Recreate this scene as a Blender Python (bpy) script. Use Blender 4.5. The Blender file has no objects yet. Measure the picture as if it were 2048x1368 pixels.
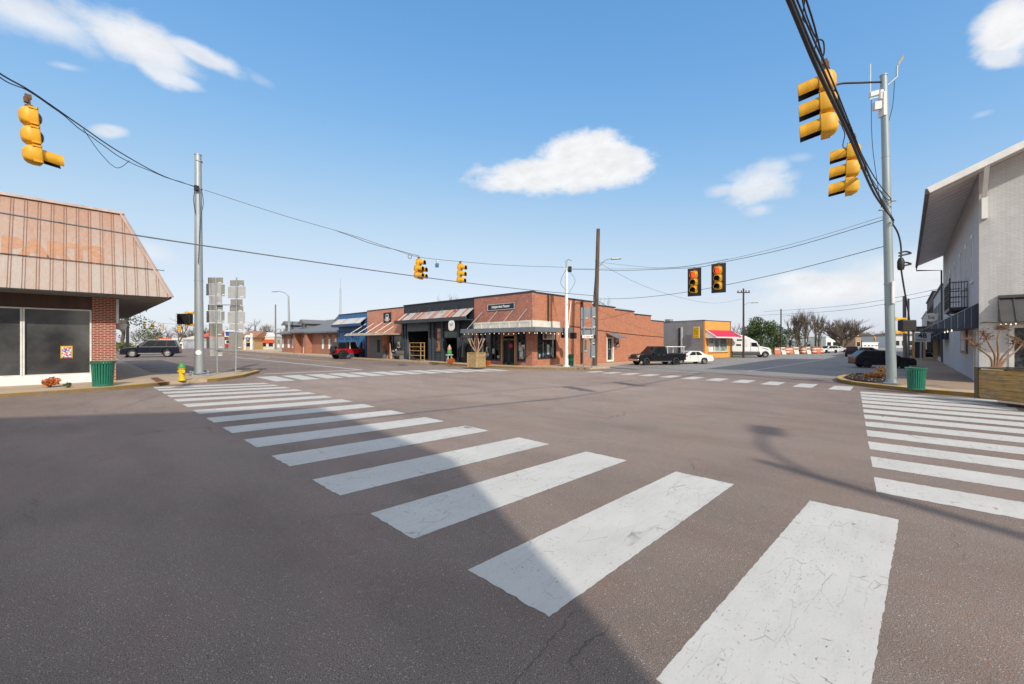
import bpy, bmesh, math, random
from mathutils import Vector, Matrix
R_ = math.radians
random.seed(7)
sc = bpy.context.scene
COL = sc.collection
# ------------------------------------------------------------------ survey
FOC, CX, CY, CAMH = 829.0, 1024.0, 684.0, 1.9
YAW = math.atan(787/829)
CA, SA = math.cos(YAW), math.sin(YAW)
def at(px, py, z=0.0):
    D = FOC*(CAMH-z)/(py-CY); r = (px-CX)/FOC*D
    return (CA*D+SA*r, SA*D-CA*r, z)
def pt(px, py, D):
    r = (px-CX)/FOC*D
    return (CA*D+SA*r, SA*D-CA*r, CAMH+(CY-py)/FOC*D)
def xon(px, Y):
    u = (px-CX)/FOC; return Y*(CA+u*SA)/(SA-u*CA)
def yon(px, X):
    u = (px-CX)/FOC; return X*(SA-u*CA)/(CA+u*SA)
def dep(x, y): return x*CA+y*SA
def zon(py, x, y): return CAMH+(CY-py)/FOC*dep(x, y)

# ------------------------------------------------------------------ mesh builder
class MB:
    def __init__(s): s.v=[]; s.f=[]; s.m=[]
    def face(s, pts, m=0):
        b=len(s.v); s.v += [tuple(p) for p in pts]; s.f.append(tuple(range(b,b+len(pts)))); s.m.append(m)
    def raw(s, vs, fs, m=0):
        b=len(s.v); s.v += [tuple(p) for p in vs]
        for f in fs: s.f.append(tuple(b+i for i in f)); s.m.append(m)
    def box(s, x0,x1,y0,y1,z0,z1,m=0):
        vs=[(x0,y0,z0),(x1,y0,z0),(x1,y1,z0),(x0,y1,z0),(x0,y0,z1),(x1,y0,z1),(x1,y1,z1),(x0,y1,z1)]
        s.raw(vs,[(0,3,2,1),(4,5,6,7),(0,1,5,4),(1,2,6,5),(2,3,7,6),(3,0,4,7)],m)
    def obox(s, c, ax, ay, az, m=0):
        c=Vector(c); ax=Vector(ax); ay=Vector(ay); az=Vector(az); vs=[]
        for k in (-1,1):
            for (i,j) in ((-1,-1),(1,-1),(1,1),(-1,1)): vs.append(c+ax*i+ay*j+az*k)
        s.raw(vs,[(0,3,2,1),(4,5,6,7),(0,1,5,4),(1,2,6,5),(2,3,7,6),(3,0,4,7)],m)
    def bar(s, a, b, w, h=None, m=0, up=(0,0,1)):
        a=Vector(a); b=Vector(b); d=(b-a); L=d.length; d.normalize()
        u=Vector(up)
        if abs(d.dot(u))>.98: u=Vector((1,0,0))
        sd=d.cross(u).normalized(); up2=sd.cross(d).normalized()
        s.obox((a+b)/2, d*L/2, sd*w/2, up2*(h or w)/2, m)
    def prism(s, poly, f0, f1, m=0):
        n=len(poly); vs=[f0(p) for p in poly]+[f1(p) for p in poly]
        s.raw(vs,[tuple(range(n)),tuple(range(2*n-1,n-1,-1))]+[(i,(i+1)%n,n+(i+1)%n,n+i) for i in range(n)],m)
    def slab(s, poly, z0, z1, m=0): s.prism(poly, lambda p:(p[0],p[1],z0), lambda p:(p[0],p[1],z1), m)
    def tube(s, pts, r, n=8, m=0, caps=True):
        pts=[Vector(p) for p in pts]; k=len(pts)
        rs=r if isinstance(r,(list,tuple)) else [r]*k
        b=len(s.v); ref=None
        for i,p in enumerate(pts):
            d=(pts[min(i+1,k-1)]-pts[max(i-1,0)]).normalized()
            if ref is None:
                ref=Vector((0,0,1)) if abs(d.z)<.9 else Vector((1,0,0))
            a=d.cross(ref)
            if a.length<1e-4: a=d.cross(Vector((0,1,0.1)))
            a.normalize(); c=a.cross(d).normalized(); ref=c
            for j in range(n):
                t=2*math.pi*j/n; s.v.append(tuple(p+a*math.cos(t)*rs[i]+c*math.sin(t)*rs[i]))
        for i in range(k-1):
            for j in range(n):
                s.f.append((b+i*n+j,b+i*n+(j+1)%n,b+(i+1)*n+(j+1)%n,b+(i+1)*n+j)); s.m.append(m)
        if caps:
            s.f.append(tuple(b+j for j in range(n))[::-1]); s.m.append(m)
            s.f.append(tuple(b+(k-1)*n+j for j in range(n))); s.m.append(m)
    def lathe(s, prof, n=20, c=(0,0,0), ax='z', m=0, caps=True):
        b=len(s.v)
        for r,h in prof:
            for j in range(n):
                t=2*math.pi*j/n; x,y=r*math.cos(t),r*math.sin(t)
                p=(x,y,h) if ax=='z' else ((x,h,y) if ax=='y' else (h,x,y))
                s.v.append((c[0]+p[0],c[1]+p[1],c[2]+p[2]))
        k=len(prof)
        for i in range(k-1):
            for j in range(n):
                s.f.append((b+i*n+j,b+i*n+(j+1)%n,b+(i+1)*n+(j+1)%n,b+(i+1)*n+j)); s.m.append(m)
        if not caps: return
        if prof[0][0]>1e-4: s.f.append(tuple(b+j for j in range(n))); s.m.append(m)
        if prof[-1][0]>1e-4: s.f.append(tuple(b+(k-1)*n+j for j in range(n))); s.m.append(m)
    def wall(s, axis, f, th, t0,t1,z0,z1, holes=(), m=0):
        ts=sorted({t0,t1}|{min(max(h[i],t0),t1) for h in holes for i in (0,1)})
        zs=sorted({z0,z1}|{min(max(h[i],z0),z1) for h in holes for i in (2,3)})
        for a,b in zip(ts,ts[1:]):
            run=None
            for c,d in list(zip(zs,zs[1:]))+[(None,None)]:
                solid = c is not None and not any(h[0]-1e-6<=(a+b)/2<=h[1]+1e-6 and h[2]<=(c+d)/2<=h[3] for h in holes)
                if solid: run=(run[0],d) if run else (c,d)
                elif run:
                    if axis=='x': s.box(min(f,f+th),max(f,f+th),a,b,run[0],run[1],m)
                    else: s.box(a,b,min(f,f+th),max(f,f+th),run[0],run[1],m)
                    run=None
    def build(s, name, mats, parent=None, smooth=None, local=False, bevel=0, recalc=True):
        me=bpy.data.meshes.new(name)
        off=Vector((0,0,0))
        if parent is not None and not local:
            p=parent
            while p is not None: off+=p.location; p=p.parent
        me.from_pydata([tuple(Vector(v)-off) for v in s.v],[],s.f)
        mats=mats if isinstance(mats,(list,tuple)) else [mats]
        for mm in mats: me.materials.append(mm)
        me.polygons.foreach_set('material_index', s.m)
        if recalc:
            bm=bmesh.new(); bm.from_mesh(me); bmesh.ops.recalc_face_normals(bm, faces=bm.faces); bm.to_mesh(me); bm.free()
        if smooth is not None:
            me.polygons.foreach_set('use_smooth',[True]*len(me.polygons))
            me.set_sharp_from_angle(angle=R_(smooth))
        o=bpy.data.objects.new(name, me); COL.objects.link(o)
        if parent is not None: o.parent=parent
        if bevel:
            b=o.modifiers.new('Bevel','BEVEL'); b.width=bevel; b.segments=2; b.limit_method='ANGLE'
        return o
def tag(o,label=None,cat=None,group=None,kind=None):
    if label: o['label']=label
    if cat: o['category']=cat
    if group: o['group']=group
    if kind: o['kind']=kind
    return o
def thing(name,label,cat,loc=(0,0,0),rz=0,group=None):
    o=bpy.data.objects.new(name,None); COL.objects.link(o); o.location=loc; o.rotation_euler=(0,0,rz); o.empty_display_size=.3
    return tag(o,label,cat,group)
def dup(root, loc, rz=0, label=None, group=None, scale=None):
    def cp(o,par):
        c=o.copy(); COL.objects.link(c); c.parent=par
        for ch in list(o.children): cp(ch,c)
        return c
    r=cp(root,None); r.location=loc; r.rotation_euler=(0,0,rz)
    if scale: r.scale=(scale,)*3 if not isinstance(scale,tuple) else scale
    if label: r['label']=label
    if group: r['group']=group
    return r
def text_mesh(name, s, mat, size, mw, parent=None, ext=.004, sx=1.0, offset=0, local=True):
    cu=bpy.data.curves.new(name,'FONT'); cu.body=s; cu.size=size; cu.extrude=ext; cu.align_x='CENTER'; cu.align_y='CENTER'; cu.offset=offset
    tmp=bpy.data.objects.new(name+'_tmp',cu); COL.objects.link(tmp)
    dg=bpy.context.evaluated_depsgraph_get(); dg.update()
    me=bpy.data.meshes.new_from_object(tmp.evaluated_get(dg)); COL.objects.unlink(tmp); bpy.data.objects.remove(tmp)
    me.name=name; me.transform(Matrix.Diagonal((sx,1,1,1))); 
    off=Vector((0,0,0)); p=parent
    while p is not None and not local: off+=p.location; p=p.parent
    me.transform(Matrix.Translation(-off)@mw); me.materials.clear(); me.materials.append(mat)
    o=bpy.data.objects.new(name,me); COL.objects.link(o)
    if parent is not None: o.parent=parent
    return o
def frame(o, ex, ey):   # matrix with text x axis ex, up axis ey, at point o
    ex=Vector(ex).normalized(); ey=Vector(ey).normalized(); ez=ex.cross(ey)
    return Matrix(((ex.x,ey.x,ez.x,o[0]),(ex.y,ey.y,ez.y,o[1]),(ex.z,ey.z,ez.z,o[2]),(0,0,0,1)))

# ------------------------------------------------------------------ materials
def newmat(name):
    m=bpy.data.materials.new(name); m.use_nodes=True; nt=m.node_tree
    return m, nt, nt.nodes['Principled BSDF']
def N(nt,t,**k):
    n=nt.nodes.new(t)
    for a,b in k.items():
        if a.startswith('i_'): n.inputs[int(a[2:])].default_value=b
        else: setattr(n,a,b)
    return n
def c4(c): return (c[0],c[1],c[2],1)
def coord(nt): return N(nt,'ShaderNodeTexCoord').outputs['Object']
def noise(nt,vec,scale,detail=4,rough=.55):
    n=N(nt,'ShaderNodeTexNoise'); n.inputs['Scale'].default_value=scale; n.inputs['Detail'].default_value=detail; n.inputs['Roughness'].default_value=rough
    nt.links.new(vec,n.inputs['Vector']); return n.outputs['Fac']
def ramp(nt,fac,stops):
    r=N(nt,'ShaderNodeValToRGB'); e=r.color_ramp.elements
    while len(e)<len(stops): e.new(.5)
    for i,(p,c) in enumerate(stops):
        e[i].position=p; e[i].color=c4(c) if not isinstance(c,(int,float)) else (c,c,c,1)
    nt.links.new(fac,r.inputs[0]); return r.outputs[0]
def mixc(nt,fac,a,b,mode='MIX'):
    n=N(nt,'ShaderNodeMix',data_type='RGBA',blend_type=mode)
    for i,x in ((0,fac),(6,a),(7,b)):
        if isinstance(x,(int,float)): n.inputs[i].default_value=x
        elif isinstance(x,tuple): n.inputs[i].default_value=c4(x)
        else: nt.links.new(x,n.inputs[i])
    return n.outputs[2]
def bump(nt,b,h,strength,dist=.02):
    n=N(nt,'ShaderNodeBump'); n.inputs['Strength'].default_value=strength; n.inputs['Distance'].default_value=dist
    nt.links.new(h,n.inputs['Height']); nt.links.new(n.outputs[0],b.inputs['Normal'])
def vmap(nt,vec,scale):
    n=N(nt,'ShaderNodeMapping'); n.inputs['Scale'].default_value=scale; nt.links.new(vec,n.inputs[0]); return n.outputs[0]
def plain(name,col,rough=.6,metal=0,var=.25,vs=3,bmp=0,bs=40,streak=False,coat=0,spec=.5):
    m,nt,b=newmat(name); v=coord(nt)
    if streak: v=vmap(nt,v,(1,1,.12))
    d=tuple(max(0,c*(1-var)) for c in col); l=tuple(min(1,c*(1+var*.6)) for c in col)
    c=ramp(nt,noise(nt,v,vs,6,.65),[(.3,d),(.7,l)])
    nt.links.new(c,b.inputs['Base Color']); b.inputs['Roughness'].default_value=rough; b.inputs['Metallic'].default_value=metal
    b.inputs['Coat Weight'].default_value=coat; b.inputs['Coat Roughness'].default_value=.05; b.inputs['Specular IOR Level'].default_value=spec
    if bmp: bump(nt,b,noise(nt,coord(nt),bs,4),bmp)
    return m
def brick(name,c1,c2,mortar,mottle=.35,white=0,chips=0,bw=.23,rh=.078,mort=.011,painted=False):
    m,nt,b=newmat(name); v=coord(nt)
    sp=N(nt,'ShaderNodeSeparateXYZ'); nt.links.new(v,sp.inputs[0])
    ad=N(nt,'ShaderNodeMath',operation='ADD'); nt.links.new(sp.outputs[0],ad.inputs[0]); nt.links.new(sp.outputs[1],ad.inputs[1])
    cb=N(nt,'ShaderNodeCombineXYZ'); nt.links.new(ad.outputs[0],cb.inputs[0]); nt.links.new(sp.outputs[2],cb.inputs[1])
    br=N(nt,'ShaderNodeTexBrick'); nt.links.new(cb.outputs[0],br.inputs['Vector'])
    br.inputs['Scale'].default_value=1; br.inputs['Brick Width'].default_value=bw; br.inputs['Row Height'].default_value=rh; br.inputs['Mortar Size'].default_value=mort
    br.inputs['Color1'].default_value=c4(c1); br.inputs['Color2'].default_value=c4(c2); br.inputs['Mortar'].default_value=c4(mortar); br.inputs['Bias'].default_value=-.1
    c=mixc(nt,mottle,br.outputs['Color'],ramp(nt,noise(nt,v,2.2,8,.7),[(.3,.25),(.7,1.0)]),'MULTIPLY')
    c=mixc(nt,ramp(nt,noise(nt,vmap(nt,v,(1,1,.3)),.9,5),[(.55,0.0),(.8,.3)]),c,tuple(x*.55 for x in c1))
    if white: c=mixc(nt,ramp(nt,noise(nt,v,9,6,.75),[(.56,0.0),(.66,white)]),c,(.62,.5,.44))
    if chips:
        c=mixc(nt,ramp(nt,noise(nt,v,7,6,.8),[(.66,0.0),(.70,chips)]),c,(.22,.19,.17)); c=mixc(nt,ramp(nt,noise(nt,vmap(nt,v,(1.5,1.5,.16)),1.4,6,.7),[(.5,0.0),(.72,.35)]),c,(.33,.31,.29))
    nt.links.new(c,b.inputs['Base Color']); b.inputs['Roughness'].default_value=.85
    inv=N(nt,'ShaderNodeMath',operation='SUBTRACT',i_0=1.0); nt.links.new(br.outputs['Fac'],inv.inputs[1])
    bump(nt,b,inv.outputs[0],.5,.01)
    return m
def asphalt(name,base,dark,light,rust=0,patch=.35,cracks=.5,sheen_paint=False):
    m,nt,b=newmat(name); v=coord(nt)
    big=noise(nt,v,.16,5,.6); mid=noise(nt,vmap(nt,v,(1,.35,1)),.9,5,.6)
    fine=noise(nt,v,230,2,.7); med=noise(nt,v,85,4,.75)
    hue=noise(nt,v,140,2,.6); c=ramp(nt,fine,[(.34,dark),(.5,base),(.64,light)])
    c=mixc(nt,.5,c,ramp(nt,hue,[(.36,tuple(x*.55 for x in dark)),(.5,(base[0]*1.06,base[1],base[2]*.94)),(.66,tuple(min(1,x*1.15) for x in light))]))
    c=mixc(nt,.55,c,ramp(nt,med,[(.3,.62),(.5,.97),(.7,1.22)]),'MULTIPLY')
    vo=N(nt,'ShaderNodeTexVoronoi',feature='F1'); vo.inputs['Scale'].default_value=150; nt.links.new(v,vo.inputs['Vector'])
    sp=N(nt,'ShaderNodeSeparateColor'); nt.links.new(vo.outputs['Color'],sp.inputs[0])
    c=mixc(nt,ramp(nt,sp.outputs[0],[(.975,0.0),(.99,.4)]),c,tuple(min(1,x*2.4) for x in light))
    c=mixc(nt,ramp(nt,sp.outputs[1],[(.93,0.0),(.97,.4)]),c,tuple(x*.45 for x in dark))
    if rust:
        rr=N(nt,'ShaderNodeMath',operation='MULTIPLY'); nt.links.new(ramp(nt,sp.outputs[2],[(.88,0.0),(.92,1.0)]),rr.inputs[0]); nt.links.new(ramp(nt,noise(nt,v,.8,4),[(.45,0.0),(.68,rust)]),rr.inputs[1])
        c=mixc(nt,rr.outputs[0],c,(.36,.14,.06))
    sm=N(nt,'ShaderNodeMapping'); sm.inputs['Rotation'].default_value=(0,0,.2); sm.inputs['Scale'].default_value=(1,4.5,1); nt.links.new(v,sm.inputs[0])
    c=mixc(nt,ramp(nt,noise(nt,sm.outputs[0],.75,6,.72),[(.63,0.0),(.74,.5)]),c,tuple(x*.5 for x in dark))
    c=mixc(nt,ramp(nt,noise(nt,sm.outputs[0],3.1,5,.7),[(.70,0.0),(.74,.6)]),c,tuple(x*.45 for x in dark))
    if sheen_paint:
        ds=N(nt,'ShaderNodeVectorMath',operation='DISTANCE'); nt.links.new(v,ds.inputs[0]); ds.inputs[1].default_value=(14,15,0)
        mrr=N(nt,'ShaderNodeMapRange',i_1=16.0,i_2=7.0,i_3=.82,i_4=1.15); nt.links.new(ds.outputs['Value'],mrr.inputs[0])  # junction centre coloured lighter, standing in for sheen at a grazing view
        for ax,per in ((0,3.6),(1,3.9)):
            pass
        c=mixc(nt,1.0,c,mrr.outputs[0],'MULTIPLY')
    c=mixc(nt,patch,c,ramp(nt,big,[(.3,.62),(.52,1.0),(.75,1.12)]),'MULTIPLY')
    c=mixc(nt,patch,c,ramp(nt,mid,[(.28,.6),(.55,1.0),(.8,1.15)]),'MULTIPLY')
    if cracks:
        w=N(nt,'ShaderNodeVectorMath',operation='ADD'); nz=N(nt,'ShaderNodeTexNoise'); nz.inputs['Scale'].default_value=1.6; nz.inputs['Detail'].default_value=4; nt.links.new(v,nz.inputs['Vector'])
        nt.links.new(v,w.inputs[0]); nt.links.new(nz.outputs['Color'],w.inputs[1])
        cr=N(nt,'ShaderNodeTexVoronoi',feature='DISTANCE_TO_EDGE'); cr.inputs['Scale'].default_value=.33; nt.links.new(w.outputs[0],cr.inputs['Vector'])
        mk=N(nt,'ShaderNodeMath',operation='MULTIPLY'); nt.links.new(ramp(nt,cr.outputs['Distance'],[(.0,1.0),(.006,0.0)]),mk.inputs[0])
        nt.links.new(ramp(nt,noise(nt,v,.5,3),[(.5,0.0),(.62,cracks)]),mk.inputs[1])
        c=mixc(nt,mk.outputs[0],c,tuple(x*.4 for x in dark))
    nt.links.new(c,b.inputs['Base Color']); b.inputs['Roughness'].default_value=.9; b.inputs['Specular IOR Level'].default_value=.25
    bump(nt,b,med,.45,.004)
    return m
def paint_marking(name,col,under):
    m,nt,b=newmat(name); v=coord(nt)
    c=ramp(nt,noise(nt,v,1.2,6,.6),[(.3,tuple(x*.86 for x in col)),(.7,col)])
    c=mixc(nt,.25,c,ramp(nt,noise(nt,v,60,3),[(.3,.75),(.6,1.0)]),'MULTIPLY')
    w=N(nt,'ShaderNodeVectorMath',operation='ADD'); nz=N(nt,'ShaderNodeTexNoise'); nz.inputs['Scale'].default_value=5; nz.inputs['Detail'].default_value=4; nt.links.new(v,nz.inputs['Vector'])
    sc_=N(nt,'ShaderNodeVectorMath',operation='SCALE'); sc_.inputs['Scale'].default_value=.09; nt.links.new(nz.outputs['Color'],sc_.inputs[0])
    nt.links.new(v,w.inputs[0]); nt.links.new(sc_.outputs[0],w.inputs[1])
    for rot,sx,sy,wd,amt,ns,lo in ((.5,1.6,8.5,.017,.55,1.3,.50),(1.25,2.6,1.1,.012,.9,1.9,.55),(-.3,7,3,.03,.8,4.3,.58)):
        mp=N(nt,'ShaderNodeMapping'); mp.inputs['Rotation'].default_value=(0,0,rot); mp.inputs['Scale'].default_value=(sx,sy,1); nt.links.new(w.outputs[0],mp.inputs[0])
        cr=N(nt,'ShaderNodeTexVoronoi',feature='DISTANCE_TO_EDGE'); cr.inputs['Scale'].default_value=1; nt.links.new(mp.outputs[0],cr.inputs['Vector'])
        mk=N(nt,'ShaderNodeMath',operation='MULTIPLY'); nt.links.new(ramp(nt,cr.outputs['Distance'],[(.0,1.0),(wd,0.0)]),mk.inputs[0])
        nt.links.new(ramp(nt,noise(nt,v,ns,5,.7),[(lo,0.0),(lo+.07,amt)]),mk.inputs[1])
        c=mixc(nt,mk.outputs[0],c,tuple(x*.55 for x in under))
    c=mixc(nt,ramp(nt,noise(nt,vmap(nt,v,(1.2,7,1)),1.3,5,.7),[(.5,0.0),(.75,.35)]),c,tuple(x*.66 for x in col))
    mp=N(nt,'ShaderNodeMapping'); mp.inputs['Rotation'].default_value=(0,0,.6); mp.inputs['Scale'].default_value=(22,55,1); nt.links.new(v,mp.inputs[0])
    mk=N(nt,'ShaderNodeMath',operation='MULTIPLY'); nt.links.new(ramp(nt,noise(nt,mp.outputs[0],1,3,.6),[(.63,0.0),(.67,.95)]),mk.inputs[0]); nt.links.new(ramp(nt,noise(nt,v,1.1,4,.7),[(.42,0.0),(.6,1.0)]),mk.inputs[1])
    c=mixc(nt,mk.outputs[0],c,tuple(x*.6 for x in under))
    nt.links.new(c,b.inputs['Base Color']); b.inputs['Roughness'].default_value=.7
    bump(nt,b,noise(nt,v,70,4),.25,.004)
    return m
def glass(name,col=(.018,.022,.026),rough=.06,var=.5,vs=1.2,spec=.5):
    m,nt,b=newmat(name); v=coord(nt)
    c=ramp(nt,noise(nt,v,vs,5,.6),[(.35,tuple(x*(1-var) for x in col)),(.7,tuple(x*(1+var*2) for x in col))])
    nt.links.new(c,b.inputs['Base Color']); b.inputs['Roughness'].default_value=rough; b.inputs['Specular IOR Level'].default_value=spec
    return m
def lamp(name,col,strength,base=None):
    m,nt,b=newmat(name); b.inputs['Base Color'].default_value=c4(base or col); b.inputs['Emission Color'].default_value=c4(col); b.inputs['Emission Strength'].default_value=strength; b.inputs['Roughness'].default_value=.3
    return m
def stripes(name,cols,axis,width,rough=.7,streak=True):
    m,nt,b=newmat(name); v=coord(nt)
    sp=N(nt,'ShaderNodeSeparateXYZ'); nt.links.new(v,sp.inputs[0])
    dv=N(nt,'ShaderNodeMath',operation='DIVIDE',i_1=width); nt.links.new(sp.outputs[axis],dv.inputs[0])
    fl=N(nt,'ShaderNodeMath',operation='FLOOR'); nt.links.new(dv.outputs[0],fl.inputs[0])
    wn=N(nt,'ShaderNodeTexWhiteNoise',noise_dimensions='1D'); nt.links.new(fl.outputs[0],wn.inputs['W'])
    r=N(nt,'ShaderNodeValToRGB'); r.color_ramp.interpolation='CONSTANT'; e=r.color_ramp.elements
    while len(e)<len(cols): e.new(.5)
    for i,c in enumerate(cols): e[i].position=i/len(cols); e[i].color=c4(c)
    nt.links.new(wn.outputs[0],r.inputs[0])
    c=mixc(nt,.5,r.outputs[0],ramp(nt,noise(nt,vmap(nt,v,(4,4,.8)),3,6,.7),[(.3,.55),(.65,1.1)]),'MULTIPLY')
    nt.links.new(c,b.inputs['Base Color']); b.inputs['Roughness'].default_value=rough
    return m

UNDER=(.17,.135,.125)
M_road=asphalt('road_asphalt',(.245,.194,.170),(.046,.036,.032),(.56,.455,.40),rust=.8,sheen_paint=True,patch=.5)
M_side=asphalt('street_asphalt',(.27,.258,.25),(.15,.145,.142),(.40,.385,.37),rust=0,cracks=.8)
M_lot=asphalt('parking_asphalt',(.085,.083,.086),(.035,.035,.037),(.2,.195,.195),rust=0,cracks=.7)
M_mark=paint_marking('marking_white',(.585,.57,.535),UNDER)
M_marky=paint_marking('marking_yellow',(.62,.36,.05),UNDER)
M_ground=plain('ground_dirt',(.24,.17,.09),.95,var=.4,vs=.4)
M_conc=plain('concrete',(.47,.36,.25),.9,var=.22,vs=1.6,bmp=.3,bs=60)
M_concg=plain('concrete_grey',(.42,.39,.35),.9,var=.25,vs=2,bmp=.3,bs=60)
M_brown=plain('sidewalk_brown',(.33,.235,.165),.9,var=.2,vs=1.6,bmp=.3,bs=60)
def worn(name,a,b_):
    m,nt,b=newmat(name); v=coord(nt); n=noise(nt,v,3.5,7,.75)
    c=mixc(nt,ramp(nt,n,[(.47,0.0),(.62,.9)]),ramp(nt,noise(nt,v,1.3,4),[(.3,tuple(x*.8 for x in a)),(.7,a)]),b_); nt.links.new(c,b.inputs['Base Color']); b.inputs['Roughness'].default_value=.85; bump(nt,b,noise(nt,v,50,4),.3); return m
M_kerby=worn('kerb_yellow',(.58,.36,.055),(.38,.31,.23))
M_galv=plain('galvanized_steel',(.36,.40,.42),.5,.45,var=.22,vs=4,streak=True)
M_galvb=plain('weathered_steel',(.30,.36,.38),.5,.3,var=.2,vs=4,streak=True)
M_white=plain('white_paint',(.78,.78,.76),.6,var=.1,vs=2)
M_whited=plain('white_trim',(.66,.67,.66),.6,var=.2,vs=2)
M_black=plain('black_paint',(.018,.018,.02),.5,var=.3)
M_cable=plain('cable_black',(.02,.02,.024),.6,var=.3)
M_cableg=plain('cable_grey',(.16,.17,.18),.6,var=.3)
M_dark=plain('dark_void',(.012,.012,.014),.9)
M_sigy=plain('signal_yellow',(.76,.385,.015),.5,var=.32,vs=2.5,streak=True,bmp=.08,bs=25)
M_sigd=plain('signal_dark',(.02,.018,.016),.5)
M_glass=glass('window_glass')
M_glassdust=glass('dusty_window_glass',(.05,.05,.05),.09,.5,.6,spec=.8)
M_chrome=plain('chrome',(.6,.6,.62),.2,.9,var=.1)
M_tyre=plain('tyre_rubber',(.022,.022,.023),.85,var=.3,vs=8)
M_rim=plain('alloy_rim',(.45,.45,.46),.35,.6,var=.1)
M_rimd=plain('dark_rim',(.05,.05,.055),.35,.5,var=.1)
M_green=plain('can_green',(.012,.17,.105),.4,var=.2,vs=5,coat=.3)
M_bark=plain('bark',(.16,.125,.10),.95,var=.35,vs=6,bmp=.6)
M_twig=plain('twig',(.17,.135,.11),.95,var=.3,vs=3)
M_wood=plain('pole_wood',(.115,.078,.057),.9,var=.4,vs=5,streak=True,bmp=.5)
M_woodg=plain('pole_wood_grey',(.19,.175,.165),.9,var=.35,vs=5,streak=True,bmp=.5)
M_red=lamp("lens_red_lit",(1,.055,.015),1.7,(.5,.02,.01))
M_lensd=plain('lens_dark',(.012,.016,.014),.2)
M_lensr=plain('lens_red_dark',(.14,.012,.016),.25)
M_leaf=plain('leaf_dark',(.035,.075,.02),.6,var=.5,vs=3)
M_leafl=plain('leaf_light',(.085,.13,.035),.6,var=.4,vs=3)
M_orange=plain('orange_flower',(.55,.13,.012),.7,var=.5,vs=14)
M_rusty=plain('dry_plant',(.24,.10,.03),.8,var=.5,vs=12)
M_mulch=plain('mulch',(.035,.027,.022),.95,var=.6,vs=14,bmp=1,bs=30)
M_grass=plain('grass',(.12,.17,.035),.9,var=.4,vs=6,bmp=.5)
# ------------------------------------------------------------------ setting
def struct(name, mb, mats, **k): return tag(mb.build(name, mats, **k), kind='structure')
g=MB(); g.face([(-2500,-2500,-.03),(2500,-2500,-.03),(2500,2500,-.03),(-2500,2500,-.03)]); struct('ground',g,M_ground,recalc=False)
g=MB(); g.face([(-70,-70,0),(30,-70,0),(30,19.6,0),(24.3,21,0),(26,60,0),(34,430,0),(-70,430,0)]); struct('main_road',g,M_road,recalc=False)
g=MB(); g.face([(25.6,19.7,.004),(25.75,15.2,.004),(26.1,10,.004),(27.1,5.2,.004),(27.0,2.5,.004),(27.3,-2.2,.004),(520,-2.2,.004),(520,15.6,.004),(60,15.6,.004),(44,19.7,.004)]); struct('side_street',g,M_side,recalc=False)
g=MB(); g.face([(26.0,19.75,.009),(27.5,16.6,.009),(43,16.4,.009),(49,15.2,.009),(49,19.75,.009)]); struct('dirt_apron',g,M_conc,recalc=False)
g=MB(); g.face([(60,15.7,-.012),(520,15.7,-.012),(520,130,-.012),(60,130,-.012)]); struct('park_lawn',g,M_grass,recalc=False)
def strip(mb,path,w,z0,z1,m=0):
    P=[Vector((p[0],p[1],0)) for p in path]; n=len(P); Ls=[];Rs=[]
    for i,p in enumerate(P):
        d=(P[min(i+1,n-1)]-P[max(i-1,0)]).normalized(); s=Vector((-d.y,d.x,0))
        Ls.append(p); Rs.append(p+s*w)
    for i in range(n-1):
        a,b,c,d=Ls[i],Ls[i+1],Rs[i+1],Rs[i]
        mb.prism([a,b,c,d],lambda p:(p[0],p[1],z0),lambda p:(p[0],p[1],z1),m)
def smooth_path(P,k=4):
    out=[]; n=len(P)
    for i in range(n-1):
        p0,p1,p2,p3=[Vector((*P[max(0,min(n-1,j))],0)) for j in (i-1,i,i+1,i+2)]
        for q in range(k):
            t=q/k; out.append(tuple(.5*((2*p1)+(p2-p0)*t+(2*p0-5*p1+4*p2-p3)*t*t+(3*p1-p0-3*p2+p3)*t**3))[:2])
    out.append(P[-1]); return out
KZ=.15
LK=smooth_path([(-10,21.6),(-1.8,22.15),(.4,22.45),(1.3,22.75),(2.2,23.25),(2.9,23.8)])
LI=smooth_path([(4.3,24.0),(4.9,24.25),(5.6,25.0),(6.3,25.9),(7.0,27.3),(7.7,28.6),(7.85,29.3),(7.5,29.9),(6.7,30.2)])
poly=[(-70,21.3)]+LK+LI+[(5.2,29.9),(4.0,29.7),(3.2,30.4),(3.0,31.5),(3.0,150),(-70,150)]
g=MB(); g.slab(poly,-.02,KZ-.006); struct('sidewalk',g,M_conc)
g=MB(); strip(g,[(-70,21.3)]+LK,.19,0,KZ+.004); strip(g,LI,.3,0,KZ+.004); struct('kerb',g,M_kerby)
g=MB(); a=[at(300,756,KZ),at(314,754.5,KZ),at(335,764,KZ),at(316,766,KZ)]; g.face([(p[0],p[1],KZ+.003) for p in a]); struct('tactile_strip',g,plain('tactile_red',(.17,.07,.05),.9,var=.4,vs=10),recalc=False)
CK=smooth_path([(26.6,15.5),(24.7,15.95),(23.1,17.0),(21.9,18.9),(21.3,21.3),(20.95,23.7),(21.2,27.2),(21.5,30.5),(21.8,37),(21.9,60),(24.2,110)])
g=MB(); g.slab(CK+[(60,110),(60,22),(27.5,22),(27.5,16.4)],-.02,KZ-.006); struct('sidewalk',g,M_conc)
g=MB(); strip(g,CK[4:29],-.2,0,KZ+.004); struct('kerb',g,M_kerby)
RK=smooth_path([(16.5,-7.5),(18.9,-4.4),(20.35,-2.75),(21.1,-1.9),(21.45,-1.1),(21.8,-.3),(22.4,.5),(23.0,1.15),(23.8,1.8),(25.0,2.3),(26.6,2.5),(28.6,2.35),(30.2,1.8),(30.0,1.2),(28.6,.5)])
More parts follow.
